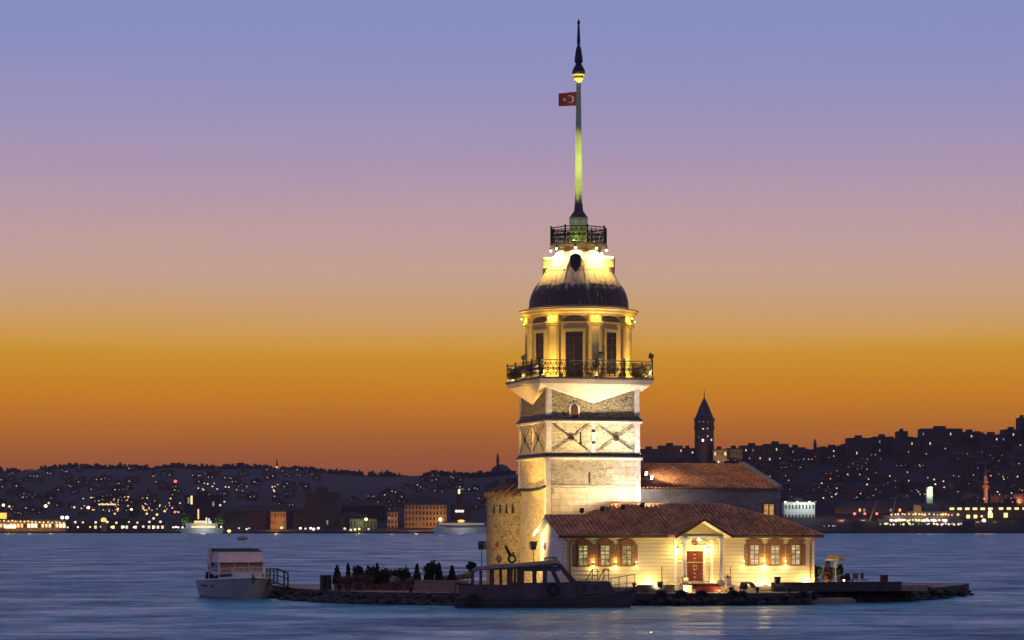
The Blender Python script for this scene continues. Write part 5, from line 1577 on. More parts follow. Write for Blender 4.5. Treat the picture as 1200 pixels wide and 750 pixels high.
# pedestal lanterns on the cheek blocks
for s, nm in ((-1, 'left'), (1, 'right')):
    c = W(UP + s * 1.72, -9.3, zp - 0.12)
    t = thing('pedestal_lantern', 'small white box lantern with dark cap on the %s cheek of the porch steps' % nm, 'lantern', c, TH, 'lanterns on the step cheeks')
    mb = MB(); mb.box(-0.2, 0.2, -0.2, 0.2, 0.0, 0.55); mb.build('box', M['white_plaster'], t)
    mb = MB(); mb.extrude([(-0.23, -0.23, 0.553), (0.23, -0.23, 0.553), (0.23, 0.23, 0.553), (-0.23, 0.23, 0.553)], (0, 0, 0.07)); mb.ball((0, 0, 0.68), 0.10, 1); mb.build('cap', M['dark_wood'], t)
# hood over the glowing floodlight
v = -9.35; u = U(875.5, v)
mb = MB()
for i in range(8):
    a0, a1 = PI * (0.02 + 0.62 * i / 8), PI * (0.02 + 0.62 * (i + 1) / 8)
    p = lambda a, r: (0.25 + r * math.cos(a) * 0.9, 0, r * math.sin(a))
    mb.extrude([p(a0, 0.40), p(a1, 0.40), p(a1, 0.50), p(a0, 0.50)], (0, 0.8, 0))
o = mb.build('lamp_hood', M['dark_wood']); o.location = W(u, v, PLAT + 0.25); o.rotation_euler = (0, 0, TH); tag(o, 'dark curved hood sheltering the glowing floodlight on the quay', 'hood')

# ================================================================== PLANTS
def leaf_cloud(mb, shape, n, size, seed):
    """many small leaf faces spread through a volume; shape(rnd) gives a point"""
    rn = random.Random(seed)
    for _ in range(n):
        c = shape(rn)
        d = Vector((rn.gauss(0, 1), rn.gauss(0, 1), rn.gauss(0, 0.8))).normalized()
        e1 = d.orthogonal().normalized(); e2 = d.cross(e1)
        s = size * rn.uniform(0.6, 1.4)
        mb.face([c - e1 * s * 0.5, c + e2 * s * 0.35, c + e1 * s * 0.6, c - e2 * s * 0.35])
def cone_shape(h, r, z0=0.3):
    def f(rn):
        t = rn.random() ** 1.4
        a = rn.uniform(0, 2 * PI)
        rr = r * (1 - t) ** 0.8 * (0.45 + 0.65 * rn.random()) * (1 + 0.5 * mnoise.noise(Vector((math.cos(a) * 1.6, math.sin(a) * 1.6, t * 5 + r * 40))))
        return Vector((rr * math.cos(a), rr * math.sin(a), z0 + t * h))
    return f
def ball_shape(r, zc, lump=0.25, sq=0.9, seed=0):
    def f(rn):
        d = Vector((rn.gauss(0, 1), rn.gauss(0, 1), rn.gauss(0, 1))).normalized()
        k = r * (rn.random() ** 0.4) * (1 + lump * mnoise.noise(d * 2.3 + Vector((seed, 0, 0))))
        return Vector((d.x * k, d.y * k, zc + d.z * k * sq))
    return f
def plant(name, label, cat, loc, kind, h, r, mat, seed, group, pot=True):
    t = thing(name, label, cat, loc, seed * 0.7, group)
    z0 = 0.0
    if pot:
        mb = MB(); mb.lathe([(0.20, 0), (0.27, 0.42), (0.30, 0.43), (0.30, 0.5), (0.2, 0.49)], 14); mb.build('pot', M['terracotta'], t)
        z0 = 0.45
    mb = MB(); mb.tube((0, 0, z0), (0.02, 0, z0 + (h - z0) * 0.8), 0.05, 6, 0.02)
    for k in range(5):
        a = k * 1.9 + seed; zz = z0 + (h - z0) * (0.25 + 0.12 * k)
        mb.tube((0, 0, zz), (r * 0.6 * math.cos(a), r * 0.6 * math.sin(a), zz + 0.25), 0.02, 4, 0.008)
    mb.build('stem', M['bark'], t)
    mb = MB()
    if kind == 'cone': leaf_cloud(mb, cone_shape(h - z0 - 0.1, r, z0 + 0.1), int(500 + 500 * r), 0.19, seed)
    elif kind == 'ball': leaf_cloud(mb, ball_shape(r, h - r * 0.9, 0.9, 0.95, seed), int(500 + 500 * r), 0.19, seed)
    else: leaf_cloud(mb, ball_shape(r, max(0.35, h - r * 0.6), 0.7, 0.6, seed), int(420 + 300 * r), 0.15, seed)
    mb.build('foliage', mat, t)
    return t
LP = [  # px, top row, half-width px, kind, description
    (395, 663, 4.5, 'cone', 'dark conifer beside the two oil drums at the left end of the planting'),
    (408, 661, 3.0, 'cone', 'slim dark conifer, second from the left end of the planting'),
    (420, 664, 5.0, 'ball', 'round clipped bush between the slim conifer and the broad bush on the left quay'),
    (435, 665, 6.5, 'ball', 'broad dark bush left of a thin pointed conifer on the left quay'),
    (442, 660, 3.0, 'cone', 'thin pointed conifer between two broad bushes on the left quay'),
    (451, 667, 6.0, 'ball', 'broad greenish bush right of the thin pointed conifer'),
    (465.5, 668, 4.5, 'ball', 'dark rounded bush left of the tall bush at the middle of the left quay'),
    (474, 667, 5.0, 'tall', 'tall dark loose bush hanging over the low wall at the middle of the left quay'),
    (488.5, 661, 4.0, 'cone', 'pointed conifer standing alone over the brown low wall'),
    (501.5, 660.5, 4.5, 'cone', 'pointed conifer left of the round-topped tree over the brown wall'),
    (507.5, 660, 6.5, 'ball', 'round-topped tree between two conifers over the brown wall'),
    (514.5, 660, 4.5, 'cone', 'broad pointed conifer right of the round-topped tree'),
    (530, 663, 5.0, 'cone', 'pointed conifer left of the pale blossoming bushes'),
    (552.5, 659, 4.0, 'ball', 'dark clipped ball tree beside the round bastion, above the launch stern')]
for i, (px, py, hw, kind, lb) in enumerate(LP):
    Y = (199.6 if px < 470 else 198.6) if px < 480 else 197.8
    p = at(px, py, Y)
    cat = 'conifer' if kind == 'cone' else ('tree' if 'tree' in lb else 'bush')
    nm = {'conifer': 'potted_conifer', 'tree': 'potted_tree', 'bush': 'potted_bush'}[cat]
    plant(nm, lb, cat, (p.x, Y, PLAT), 'cone' if kind == 'cone' else 'ball', p.z - PLAT, hw * Y / F * 1.3, M['leaf'], i + 1, 'planting along the left quay')
for i, (px, py, hw, mat, lb) in enumerate(((405, 675, 8, 'leaf_red', 'low bare reddish bush by the left end of the planting'), (417, 673, 8, 'leaf_red', 'low reddish-brown bush under the round clipped bush'),
        (430, 674, 8, 'leaf_red', 'low reddish bush in front of the broad dark bush'), (462, 676, 5, 'leaf_pale', 'small pale bush above the grey-brown low wall'), (480, 675, 5, 'leaf_pale', 'small pale bush just right of the tall loose bush'),
        (508, 677, 5, 'leaf_pale', 'small pale bush at the foot of the round-topped tree'), (522, 675, 4, 'leaf_pale', 'small pale bush left of the rightmost conifer'), (538, 673, 6, 'leaf_pale', 'pale blossoming bush right of the conifers, left of two'),
        (548, 671, 6, 'leaf_pale', 'pale blossoming bush right of the conifers, right of two'))):
    Y = 198.4 if px < 440 else 198.8
    p = at(px, py, Y)
    plant('low_bush', lb, 'bush', (p.x, Y, PLAT), 'low', p.z - PLAT, hw * Y / F, M[mat], 30 + i, 'low bushes along the left quay', pot=False)
# oil drums
for px, lb in ((378.5, 'dark oil drum at the left end of the planting, left of two'), (385, 'dark oil drum at the left end of the planting, right of two')):
    p = at(px, 674, 200.5)
    mb = MB(); mb.lathe([(0.24, 0), (0.24, 0.3), (0.255, 0.31), (0.255, 0.34), (0.24, 0.35), (0.24, p.z - PLAT - 0.03), (0.255, p.z - PLAT - 0.03), (0.255, p.z - PLAT)], 16)
    o = mb.build('oil_drum', M['lampbody']); o.location = (p.x, 200.5, PLAT); tag(o, lb, 'drum', 'oil drums on the left quay')
# right-hand end: parasol, plants, crates, chairs
Vr = -5.8
def rpos(px): return W(U(px, Vr), Vr, 1.28)
p = rpos(979); Yp = p.y
sc = Yp / F
M['parasol'] = plain('yellow_parasol_cloth', (0.62, 0.44, 0.16), 0.8, 0.12, 3)
t = thing('parasol', 'open yellow and cream parasol on the terrace right of the house', 'parasol', p, 0.2)
zpz = lambda py: CAM_H + (HY - py) * sc - 1.28
mb = MB(); mb.tube((0, 0, 0), (0, 0, zpz(649.5)), 0.03, 6); mb.lathe([(0.25, 0), (0.22, 0.08), (0.05, 0.1)], 12); mb.build('pole', M['wood'], t)
Rp = 12.5 * sc
mb = MB()
for k in range(8):
    a0, a1 = k * PI / 4, (k + 1) * PI / 4
    am = (a0 + a1) / 2
    top = (0, 0, zpz(648.5))
    mid = [(Rp * 0.6 * math.cos(a), Rp * 0.6 * math.sin(a), zpz(650.5)) for a in (a0, a1)]
    lo = [(Rp * math.cos(a), Rp * math.sin(a), zpz(655)) for a in (a0, a1)]
    va = [(Rp * math.cos(a), Rp * math.sin(a), zpz(657)) for a in (a0, a1)]
    mb.face([top, mid[0], mid[1]]); mb.face([mid[0], lo[0], lo[1], mid[1]]); mb.face([lo[0], va[0], va[1], lo[1]])
can_ = mb.build('canopy', M['parasol'], t)
mb = MB()
for k in range(8):
    a = k * PI / 4
    mb.tube((0, 0, zpz(653)), (Rp * 0.97 * math.cos(a), Rp * 0.97 * math.sin(a), zpz(655.3)), 0.02, 4)
mb.build('rib', M['wood'], t)
p = rpos(970); zt_ = CAM_H + (HY - 656) * p.y / F - 1.28
plant('reddish_shrub', 'tall thin reddish-brown shrub under the left edge of the parasol', 'shrub', p, 'cone', zt_, 0.42, M['leaf_red'], 61, 'plants on the right terrace', pot=True)
p = rpos(956.5); zt_ = CAM_H + (HY - 664) * p.y / F - 1.28
plant('bushy_plant', 'dark green spiky bush at the right corner of the house', 'bush', p, 'ball', zt_, 0.42, M['leaf_b'], 62, 'plants on the right terrace', pot=True)
p = rpos(981); zt_ = CAM_H + (HY - 662) * p.y / F - 1.28
plant('bushy_plant', 'tall dark green bush under the right half of the parasol', 'bush', p + Vector((0, -0.5, 0)), 'ball', zt_, 0.40, M['leaf_b'], 63, 'plants on the right terrace', pot=True)
plant('bushy_plant', 'low dark green bush right of the parasol bush', 'bush', rpos(990), 'low', 0.75, 0.45, M['leaf'], 64, 'plants on the right terrace', pot=False)
p = rpos(977.5); 
mb = MB(); mb.box(-0.04, 0.04, -0.04, 0.04, 0, 1.35); mb.box(-0.14, 0.14, -0.05, 0.05, 1.353, 1.85)
o = mb.build('menu_stand', M['white_plaster']); o.location = p + Vector((0, -0.9, 0)); tag(o, 'small white board on a thin stand among the bushes under the parasol', 'stand')
def chair(px, lb, rz):
    t = thing('garden_chair', lb, 'chair', rpos(px) + Vector((0, -0.4, 0)), rz, 'chairs on the right terrace')
    mb = MB(); mb.box(-0.22, 0.22, -0.22, 0.22, 0.42, 0.46); mb.build('seat', M['dark_wood'], t)
    mb = MB(); mb.box(-0.22, 0.22, 0.18, 0.22, 0.5, 0.92); mb.build('backrest', M['dark_wood'], t)
    for sx in (-0.2, 0.2):
        for sy in (-0.2, 0.2):
            mb = MB(); mb.tube((sx, sy, 0), (sx, sy, 0.42 if sy < 0 else 0.55), 0.022, 5); mb.build('leg', M['dark_wood'], t)
chair(994, 'small dark chair on the right terrace, nearest the parasol bushes', 0.5)
chair(1001, 'small dark chair on the right terrace, middle of the three chairs', -0.4)
chair(1012, 'small dark chair on the right terrace, farthest from the parasol', 0.9)
t = thing('marker_lamp', 'tiny white glowing lamp on the parapet right of the parasol', 'lamp', W(U(989, -8.9), -8.9, PLAT + 0.70), TH)
mb = MB(); mb.ball((0, 0, 0.12), 0.09, 1); mb.build('bulb', M['lens_pink'], t)
mb = MB(); mb.lathe([(0.06, 0), (0.05, 0.05)], 8); mb.build('base', M['lampbody'], t)
p = rpos(1036)
mb = MB(); mb.box(-0.28, 0.28, -0.25, 0.25, 0, 0.72); mb.box(-0.31, 0.31, -0.28, 0.28, 0.723, 0.78)
o = mb.build('planter_box', M['dark_wood']); o.location = p; tag(o, 'small dark box standing alone on the right end of the terrace', 'box')
# buoy-topped channel post beyond the cruiser
p = wl(268.5, 629.5)
t = thing('channel_beacon', 'small white beacon with a red-orange light on the open water beyond the cruiser', 'beacon', (p.x, p.y, 0), 0)
k_ = p.y / F
mb = MB(); mb.tube((0, 0, -1), (0, 0, 5.5 * k_), 2.2 * k_, 10, 1.2 * k_); mb.build('tower', M['white_plaster'], t)
mb = MB(); mb.ball((0, 0, 7.2 * k_), 2.0 * k_, 2, (1.1, 1.1, 0.75)); mb.build('lamp', emit('beacon_glow', (1.0, 0.38, 0.14), 5), t)
p = wl(284, 633)
mb = MB(); mb.ball((0, 0, 0.8), 1.6, 2, (1.4, 0.8, 0.6)); mb.tube((0, 0, 0.5), (0, 0, 2.4), 0.5, 8, 0.1)
o = mb.build('mooring_buoy', M['leaf_pale']); o.location = (p.x, p.y, 0); tag(o, 'small pale buoy on the open water above the cruiser', 'buoy')

# ================================================================== BOULDERS round the island
rk = []
for i in range(7):
    mb = MB(); mb.ball((0, 0, 0), 1.0, 3, (1.0, 0.8, 0.7), 0.55, i + 3)
    me_o = mb.build('boulder', M['rock']); rk.append(me_o)
rkm = []
for i in range(3):
    mb = MB(); mb.ball((0, 0, 0), 1.0, 3, (1.0, 0.8, 0.7), 0.55, i + 23)
    rkm.append(mb.build('boulder', M['rock_moss']))
used_r = set()
rn = random.Random(11)
def put_rock(proto, loc, s, label, group):
    if proto.name in used_r:
        o = proto.copy(); COL.objects.link(o)
    else:
        used_r.add(proto.name); o = proto
    o.location = loc; o.scale = (s * rn.uniform(0.8, 1.3), s * rn.uniform(0.8, 1.2), s * rn.uniform(0.6, 1.0))
    o.rotation_euler = (rn.uniform(-0.4, 0.4), rn.uniform(-0.4, 0.4), rn.uniform(0, 6.28))
    tag(o, label, 'boulder', group)
for (pa, pb, n, group, label) in ((322, 545, 120, 'boulders along the left quay', 'dark wet boulder in the rubble bank along the front of the left quay'),
                                  (545, 744, 26, 'boulders behind the launch', 'dark wet boulder at the quay foot behind the moored launch'),
                                  (744, 948, 30, 'boulders below the house quay', 'dark wet boulder at the foot of the quay in front of the house'),
                                  (955, 1092, 84, 'boulders along the right quay', 'dark wet boulder in the rubble bank along the right quay')):
    for i in range(n):
        px = pa + (pb - pa) * (i + rn.random()) / n
        e, a = edge_at(px)
        nrm = Vector((math.sin(a), -math.cos(a), 0))
        lay = i % 3
        full = group.endswith('left quay') or group.endswith('right quay')
        s = rn.uniform(0.28, 0.55) if full else rn.uniform(0.26, 0.42)
        off = (0.12, 0.6, 1.05)[lay] if full else 0.4
        z = (0.46, 0.22, 0.0)[lay] if full else rn.uniform(0.05, 0.6)
        put_rock(rn.choice(rk), e + nrm * (off + rn.uniform(-0.15, 0.15)) + Vector((0, 0, z + rn.uniform(-0.1, 0.12))), s, label, group)
for i in range(44):
    px = 1052 + (1133 - 1052) * (i + rn.random()) / 44
    e, a = edge_at(min(px, 1127))
    if px > 1127: e = e + Vector(((px - 1127) * 0.07, 0, 0))
    nrm = Vector((math.sin(a), -math.cos(a), 0))
    tt = max(0, (px - 1095) / 38)
    s = rn.uniform(0.32, 0.62) * (1 - 0.4 * tt)
    put_rock(rn.choice(rkm), e + nrm * rn.uniform(-1.2, 1.0) + Vector((0, 0, (rn.uniform(0.1, 0.75)) * (1 - 0.8 * tt))), s, 'mossy boulder in the heap at the far right tip of the quay', 'boulders at the right tip of the quay')
# ================================================================== FAR SHORE: quays, buildings, ships, lights
M['city_dark'] = plain('far_wall_dark', (0.06, 0.044, 0.046), 0.95, 0.3, 0.08)
M['city_mid'] = plain('far_wall_brown', (0.085, 0.06, 0.054), 0.95, 0.3, 0.08)
M['city_pale'] = plain('far_wall_pale', (0.20, 0.17, 0.15), 0.95, 0.25, 0.08)
M['city_ochre'] = plain('far_wall_ochre', (0.30, 0.19, 0.10), 0.95, 0.25, 0.08)
M['city_white'] = plain('far_wall_white', (0.55, 0.55, 0.52), 0.9, 0.15, 0.08)
M['city_roof'] = plain('far_roof', (0.06, 0.045, 0.04), 0.95, 0.3, 0.1)
M['city_slate'] = plain('far_lead', (0.07, 0.068, 0.085), 0.9, 0.3, 0.1)
M['pane_dark'] = plain('far_dark_pane', (0.025, 0.022, 0.03), 0.3, 0.2, 0.2)
LIT = {'cool': emit('far_light_cool', (0.86, 0.80, 1.0), 0.9), 'pale': emit('far_light_pale', (1.0, 0.86, 0.72), 1.1), 'warm': emit('far_light_warm', (1.0, 0.60, 0.26), 1.3), 'dim': emit('far_light_dim', (0.80, 0.66, 0.66), 0.35),
       'yellow': emit('far_light_yellow', (1.0, 0.80, 0.30), 1.5), 'white': emit('far_light_white', (1.0, 0.92, 0.82), 2.6), 'orange': emit('far_light_orange', (1.0, 0.40, 0.12), 2.2), 'green': emit('far_light_green', (0.72, 0.95, 0.40), 1.2),
       'red': emit('far_light_red', (1.0, 0.16, 0.12), 2.0), 'hot': emit('far_light_hot', (1.0, 0.62, 0.30), 5.0), 'amber': emit('far_light_amber', (1.0, 0.52, 0.08), 1.6)}
MESH = {}
def piece(name, key, make, mat, parent, loc=(0, 0, 0), scale=(1, 1, 1)):
    """a part; equal pieces share one mesh"""
    k = (name, key, mat.name)
    if k not in MESH:
        mb = MB(); make(mb); o = mb.build(name, mat, parent); MESH[k] = o.data
    else:
        o = bpy.data.objects.new(name, MESH[k]); COL.objects.link(o); o.parent = parent
    o.location = loc; o.scale = scale
    return o
unit = lambda mb: mb.box(-0.5, 0.5, -0.5, 0.5, -0.5, 0.5)
ballf = lambda mb: mb.ball((0, 0, 0), 1.0, 2)
def hiproof(mb):
    mb.face([(-0.5, -0.5, 0), (0.5, -0.5, 0), (0.22, 0, 1), (-0.22, 0, 1)]); mb.face([(0.5, 0.5, 0), (-0.5, 0.5, 0), (-0.22, 0, 1), (0.22, 0, 1)])
    mb.face([(-0.5, 0.5, 0), (-0.5, -0.5, 0), (-0.22, 0, 1)]); mb.face([(0.5, -0.5, 0), (0.5, 0.5, 0), (0.22, 0, 1)]); mb.face([(-0.5, -0.5, 0), (-0.5, 0.5, 0), (0.5, 0.5, 0), (0.5, -0.5, 0)])
def flatroof(mb):
    mb.box(-0.5, 0.5, -0.5, 0.5, 0, 0.3); mb.box(-0.15, 0.12, -0.2, 0.2, 0.303, 1.0)
def block(name, label, cat, px0, px1, ytop, Y, mat, rows=0, cols=0, ybase=None, lit=0.0, litmats=('pale',), roof='flat', depth=18.0, z0=None, seed=1, group=None, winmat='pane_dark', ww=0.5, wh=0.55, rooftop=None, allwin=True):
    a, b = at(px0, ytop, Y), at(px1, ytop, Y)
    zb = (z0 if z0 is not None else (at(px0, ybase, Y).z if ybase else 1.0))
    wd, h = b.x - a.x, a.z - zb
    t = thing(name, label, cat, ((a.x + b.x) / 2, Y, zb), 0, group)
    rh = (h * 0.22 if roof == 'hip' else 1.6)
    hw_ = h - rh if roof == 'hip' else h - 1.0
    piece('wall', 'u', unit, mat, t, (0, depth / 2, hw_ / 2 - 2), (wd, depth, hw_ + 4))
    if roof == 'hip': piece('roof', 'h', hiproof, M['city_roof'], t, (0, depth / 2, hw_), (wd * 1.05, depth * 1.05, rh))
    else: piece('roof', 'f', flatroof, M['city_roof'], t, (0, depth / 2, hw_), (wd * 1.01, depth * 1.01, 3.2))
    rn = random.Random(seed)
    for r in range(rows):
        for c in range(cols):
            on = rn.random() < lit
            if not on and not allwin: continue
            x = -wd / 2 + wd * (c + 0.5) / cols; z = hw_ * (r + 0.55) / rows
            piece('window', 'u', unit, LIT[rn.choice(litmats)] if on else M[winmat], t, (x, -0.05, z), (wd / cols * ww, 0.5, hw_ / rows * wh))
    return t
def lamp(label, px, py, Y, mat='white', r=0.75, pole=True, group=None, name='street_lamp', zfoot=1.2):
    p = at(px, py, Y)
    t = thing(name, label, 'street lamp', (p.x, Y, zfoot), 0, group)
    h = p.z - zfoot
    piece('lamp', 'b', ballf, LIT[mat], t, (0, 0, h), (r, r, r * 0.9))
    piece('pole', 'u', unit, M['iron'], t, (0, 0.4, h / 2), (0.22, 0.22, max(0.3, h)))
    return t
def glow(p, watts, col, r=1.0):
    return point('glow_light', p, watts, col, r)

# ---- left shore: long pier buildings with strings of lamps
t = block('pier_building', 'long low orange-lit pier building at the far left waterline', 'building', -30, 77, 608.5, 1822, M['city_ochre'], 1, 26, ybase=623, roof='flat', depth=10, lit=0.75, litmats=('orange', 'warm', 'yellow', 'hot'), ww=0.62, wh=0.32, seed=3)
t = block('pier_building', 'long low dark pier building with white lamps, right of the orange-lit one', 'building', 78, 193, 611, 1826, M['city_dark'], 1, 22, ybase=624, roof='flat', depth=10, lit=0.6, litmats=('pale', 'yellow', 'white'), ww=0.5, wh=0.3, seed=5)
rn = random.Random(21)
for i in range(17):
    px = 0 + i * 4.7 + rn.uniform(-0.7, 0.7)
    lamp('small lamp in the upper string along the roof of the orange-lit pier', px, 610.2 + 0.15 * i + rn.uniform(-0.4, 0.4), 1818, rn.choice(('pale', 'yellow')), 0.62, group='lamps along the orange-lit pier')
for i in range(18):
    px = 80 + i * 6.3 + rn.uniform(-2, 2)
    lamp('small lamp in the strings along the dark pier', px, (612 if i % 2 else 617.5) + rn.uniform(-0.6, 0.6), 1818, rn.choice(('pale', 'white', 'yellow')), rn.uniform(0.6, 1.0), group='lamps along the dark pier')
t = thing('advertising_sign', 'wide orange-lit white panel glowing at the left end of the far pier', 'sign', (at(12, 616, 1817).x, 1817, 1.2), 0)
piece('panel', 'u', unit, LIT['hot'], t, (0, 0, at(0, 617, 1817).z - 1.2), (8.0, 0.6, 2.2)); piece('post', 'u', unit, M['iron'], t, (0, 0.6, 1.2), (0.6, 0.4, 2.4))
block('kiosk', 'small square yellow-lit building at the left edge of the far shore', 'building', -8, 8.5, 599, 1835, M['city_ochre'], 1, 1, ybase=609, lit=1, litmats=('amber',), ww=0.9, wh=0.8)
p = at(121.5, 609.5, 1816)
t = thing('lit_dome_kiosk', 'round orange glowing dome on the far pier, below the yellow neon sign', 'kiosk', (p.x, 1816, 1.2), 0)
piece('dome', 'b', ballf, LIT['amber'], t, (0, 0, p.z - 1.2), (2.1, 2.1, 1.8)); piece('base', 'u', unit, M['city_ochre'], t, (0, 0, (p.z - 2.4) / 2), (3.2, 3.2, p.z - 2.4))
# the yellow neon sign on the hill: letters too small to read in the photograph
p = at(125.5, 591, 2000)
t = thing('neon_sign', 'wide yellow neon sign with a lettered line glowing on the far left hillside', 'sign', (p.x, 2000, hill_z('far_hill', p.x, 2000)), 0)
hz0 = p.z - t.location.z
piece('board', 'u', unit, M['city_dark'], t, (0, 0.5, hz0), (14.2, 0.5, 2.6))
for i in range(11):
    piece('letter', 'u', unit, LIT['yellow'], t, (-6.2 + i * 1.25, 0, hz0 - 0.1 + 0.12 * (i % 3)), (0.85, 0.4, (1.2, 0.9, 1.5)[i % 3]))
for sx in (-5, 5): piece('mount', 'u', unit, M['iron'], t, (sx, 0.9, hz0 / 2), (0.4, 0.4, hz0))
for (px, py, Y, mat, r, lb) in ((4, 592, 1900, 'hot', 1.1, 'bright orange street lamp at the far left edge of the hillside'), (11, 593.5, 1905, 'warm', 0.9, 'orange-white street lamp just right of the leftmost bright lamp'), (53.5, 593, 1900, 'hot', 1.2, 'bright orange street lamp standing over the pier left of the white pair'),
        (57, 589.5, 1950, 'orange', 0.8, 'smaller orange lamp up and right of the bright orange one'), (73, 606.5, 1816, 'white', 1.3, 'left of the pair of strong white lamps over the far pier'), (78.5, 606.5, 1816, 'white', 1.3, 'right of the pair of strong white lamps over the far pier'),
        (87, 594.5, 1900, 'warm', 0.9, 'orange lamp left of the round red lamp under the neon sign'), (103.5, 594.8, 1900, 'hot', 1.2, 'round bright orange-red lamp left below the yellow neon sign'), (134.5, 602, 1880, 'warm', 0.8, 'small orange lamp right below the neon sign'),
        (138, 596.5, 1900, 'orange', 0.9, 'orange lamp right of the neon sign'), (154, 597, 1900, 'hot', 0.9, 'orange lamp on the slope above the dark pier'), (172, 602, 1870, 'warm', 0.9, 'orange lamp over the right half of the dark pier'), (184, 603, 1870, 'yellow', 0.9, 'yellow lamp over the right end of the dark pier'),
        (193, 599, 1870, 'orange', 0.9, 'orange lamp left of the white passenger ship'), (205, 600, 1870, 'red', 1.0, 'red lamp above the white passenger ship'), (180, 607.5, 1840, 'orange', 0.9, 'low orange lamp near the right end of the dark pier'), (205.5, 564, 2600, 'red', 1.6, 'lone red lamp high on the far left hill')):
    lamp(lb, px, py, Y, mat, r, zfoot=hill_z('far_hill', at(px, py, Y).x, Y))
# ---- white lit passenger ship with bright masts
def ship(name, label, px0, px1, ytop, ywl, Y, hullmat, decks, bowl, extra=None):
    a, b = at(px0, ywl, Y), at(px1, ywl, Y)
    k = Y / F
    t = thing(name, label, 'ship', ((a.x + b.x) / 2, Y, 0), 0)
    L_ = b.x - a.x; H = (ywl - ytop) * k
    mb = MB(); rg = []
    n = 10
    for i in range(n + 1):
        s = -1 + 2 * i / n
        hw = 4.2 * (1 - abs(s) ** 3.5) + 0.1
        sheer = H * (0.48 + 0.10 * s * s)
        x = s * L_ / 2
        rg.append([mb.V(p_) for p_ in ((x * 0.93, -hw * 0.7, -1), (x, -hw, sheer), (x, hw, sheer), (x * 0.93, hw * 0.7, -1))])
    for A, B in zip(rg, rg[1:]):
        for i in range(4):
            j = (i + 1) % 4
            mb.bm.faces.new([A[i], A[j], B[j], B[i]])
    mb.bm.faces.new(rg[0]); mb.bm.faces.new(list(reversed(rg[-1])))
    mb.build('hull', hullmat, t)
    return t, L_, H, k
t, L_, H, k = ship('passenger_ship', 'white-lit passenger ship with orange funnel lights at the far left quay', 211, 262, 612.5, 624.5, 1806, M['city_white'], 1, 0)
piece('deck_lights', 'u', unit, LIT['yellow'], t, (1.5, -4.0, H * 0.62), (L_ * 0.55, 0.4, 0.8))
piece('superstructure', 'u', unit, M['city_white'], t, (0, 0, H * 0.75), (L_ * 0.72, 5.5, H * 0.5))
piece('upper_light', 'u', unit, LIT['orange'], t, (-0.5, -3.0, H * 1.12), (L_ * 0.30, 0.5, 1.3)); piece('funnel', 'u', unit, M['city_white'], t, (-0.5, 0.5, H * 1.12), (L_ * 0.3, 3, 1.6))
piece('mast', 'u', unit, LIT['warm'], t, ((232.5 - 236.5) * k, -0.5, (624.5 - 602) * k), (0.9, 0.9, 7.0))
for px, y0, y1 in ((242.5, 606, 613), (245.5, 607, 613), (247.5, 610, 613)):
    piece('lit_column', 'u', unit, LIT['pale'], t, ((px - 236.5) * k, -2.6, (624.5 - (y0 + y1) / 2) * k), (0.9, 0.8, (y1 - y0) * k))
for px in (203, 209, 215, 260):
    piece('rail_lamp', 'b', ballf, LIT['white'], t, ((px - 236.5) * k, -4.6, (624.5 - 617.5) * k if px != 260 else (624.5 - 617) * k), (0.6, 0.6, 0.6)) if px > 210 else lamp('small white quay lamp just left of the white passenger ship', px, 618, 1812, 'white', 0.6, group='lamps beside the white ship')
glow((t.location.x + 2, 1794, 5), 2600, (1.0, 0.95, 0.8), 2)
# two tall lit slots (a floodlit mosque front) above the ship
t = block('dark_quay_mosque', 'dark building with two tall narrow lit openings above the white passenger ship', 'building', 216, 258, 580, 1900, M['city_dark'], 0, 0, ybase=622, roof='flat', depth=20)
for px, y0, y1, mat in ((224.5, 581, 591, 'yellow'), (221, 583, 590, 'dim'), (250, 588, 593, 'dim'), (257, 602.5, 604.5, 'pale')):
    piece('lit_opening', 'u', unit, LIT[mat], t, ((px - 237) * 1900 / F, -0.2, at(0, (y0 + y1) / 2, 1900).z - t.location.z), (1.3, 0.5, (y1 - y0) * 0.63))
p = at(223, 607, 1850)
for px, py, lb in ((218, 607, 'olive-lit round tree left of the white ship funnel'), (258, 609, 'olive-lit round tree right of the white ship')):
    p = at(px, py, 1840)
    t = thing('quay_tree', lb, 'tree', (p.x, 1840, 1.2), 0, 'floodlit trees by the white ship')
    mb = MB(); leaf_cloud(mb, ball_shape(4.2, 8.5, 0.4, 1.0, px), 500, 1.5, int(px)); mb.build('crown', M['leaf_b'], t)
    mb = MB(); mb.tube((0, 0, 0), (0, 0, 8), 0.35, 6, 0.15); mb.build('trunk', M['bark'], t)
    glow((p.x, 1832, 6), 2500, (0.8, 1.0, 0.25), 1)
# ---- quay buildings of the old town
block('warehouse', 'long dark low warehouse right of the white passenger ship', 'building', 262, 362, 592, 1850, M['city_dark'], 3, 18, ybase=624, roof='hip', depth=30, lit=0.0, ww=0.4, wh=0.45)
t = block('lit_gatehouse', 'small building with square orange-lit front in the dark left quay', 'building', 317, 335, 598.5, 1838, M['city_ochre'], 2, 5, ybase=617, roof='flat', depth=10, ww=0.35, wh=0.5)
glow((t.location.x, 1824, 8), 9000, (1.0, 0.42, 0.08), 1.5)
block('tall_quay_building', 'tall dark building with close vertical rows of windows on the left quay', 'building', 357, 398, 576, 1845, M['city_dark'], 6, 10, ybase=624, depth=25, lit=0.02, litmats=('dim',), seed=8, ww=0.42, wh=0.6)
block('quay_building', 'dark middle-height building right of the tall one on the left quay', 'building', 398, 424, 600, 1840, M['city_mid'], 4, 7, ybase=624, roof='hip', depth=20, lit=0.03, litmats=('dim',), seed=9)
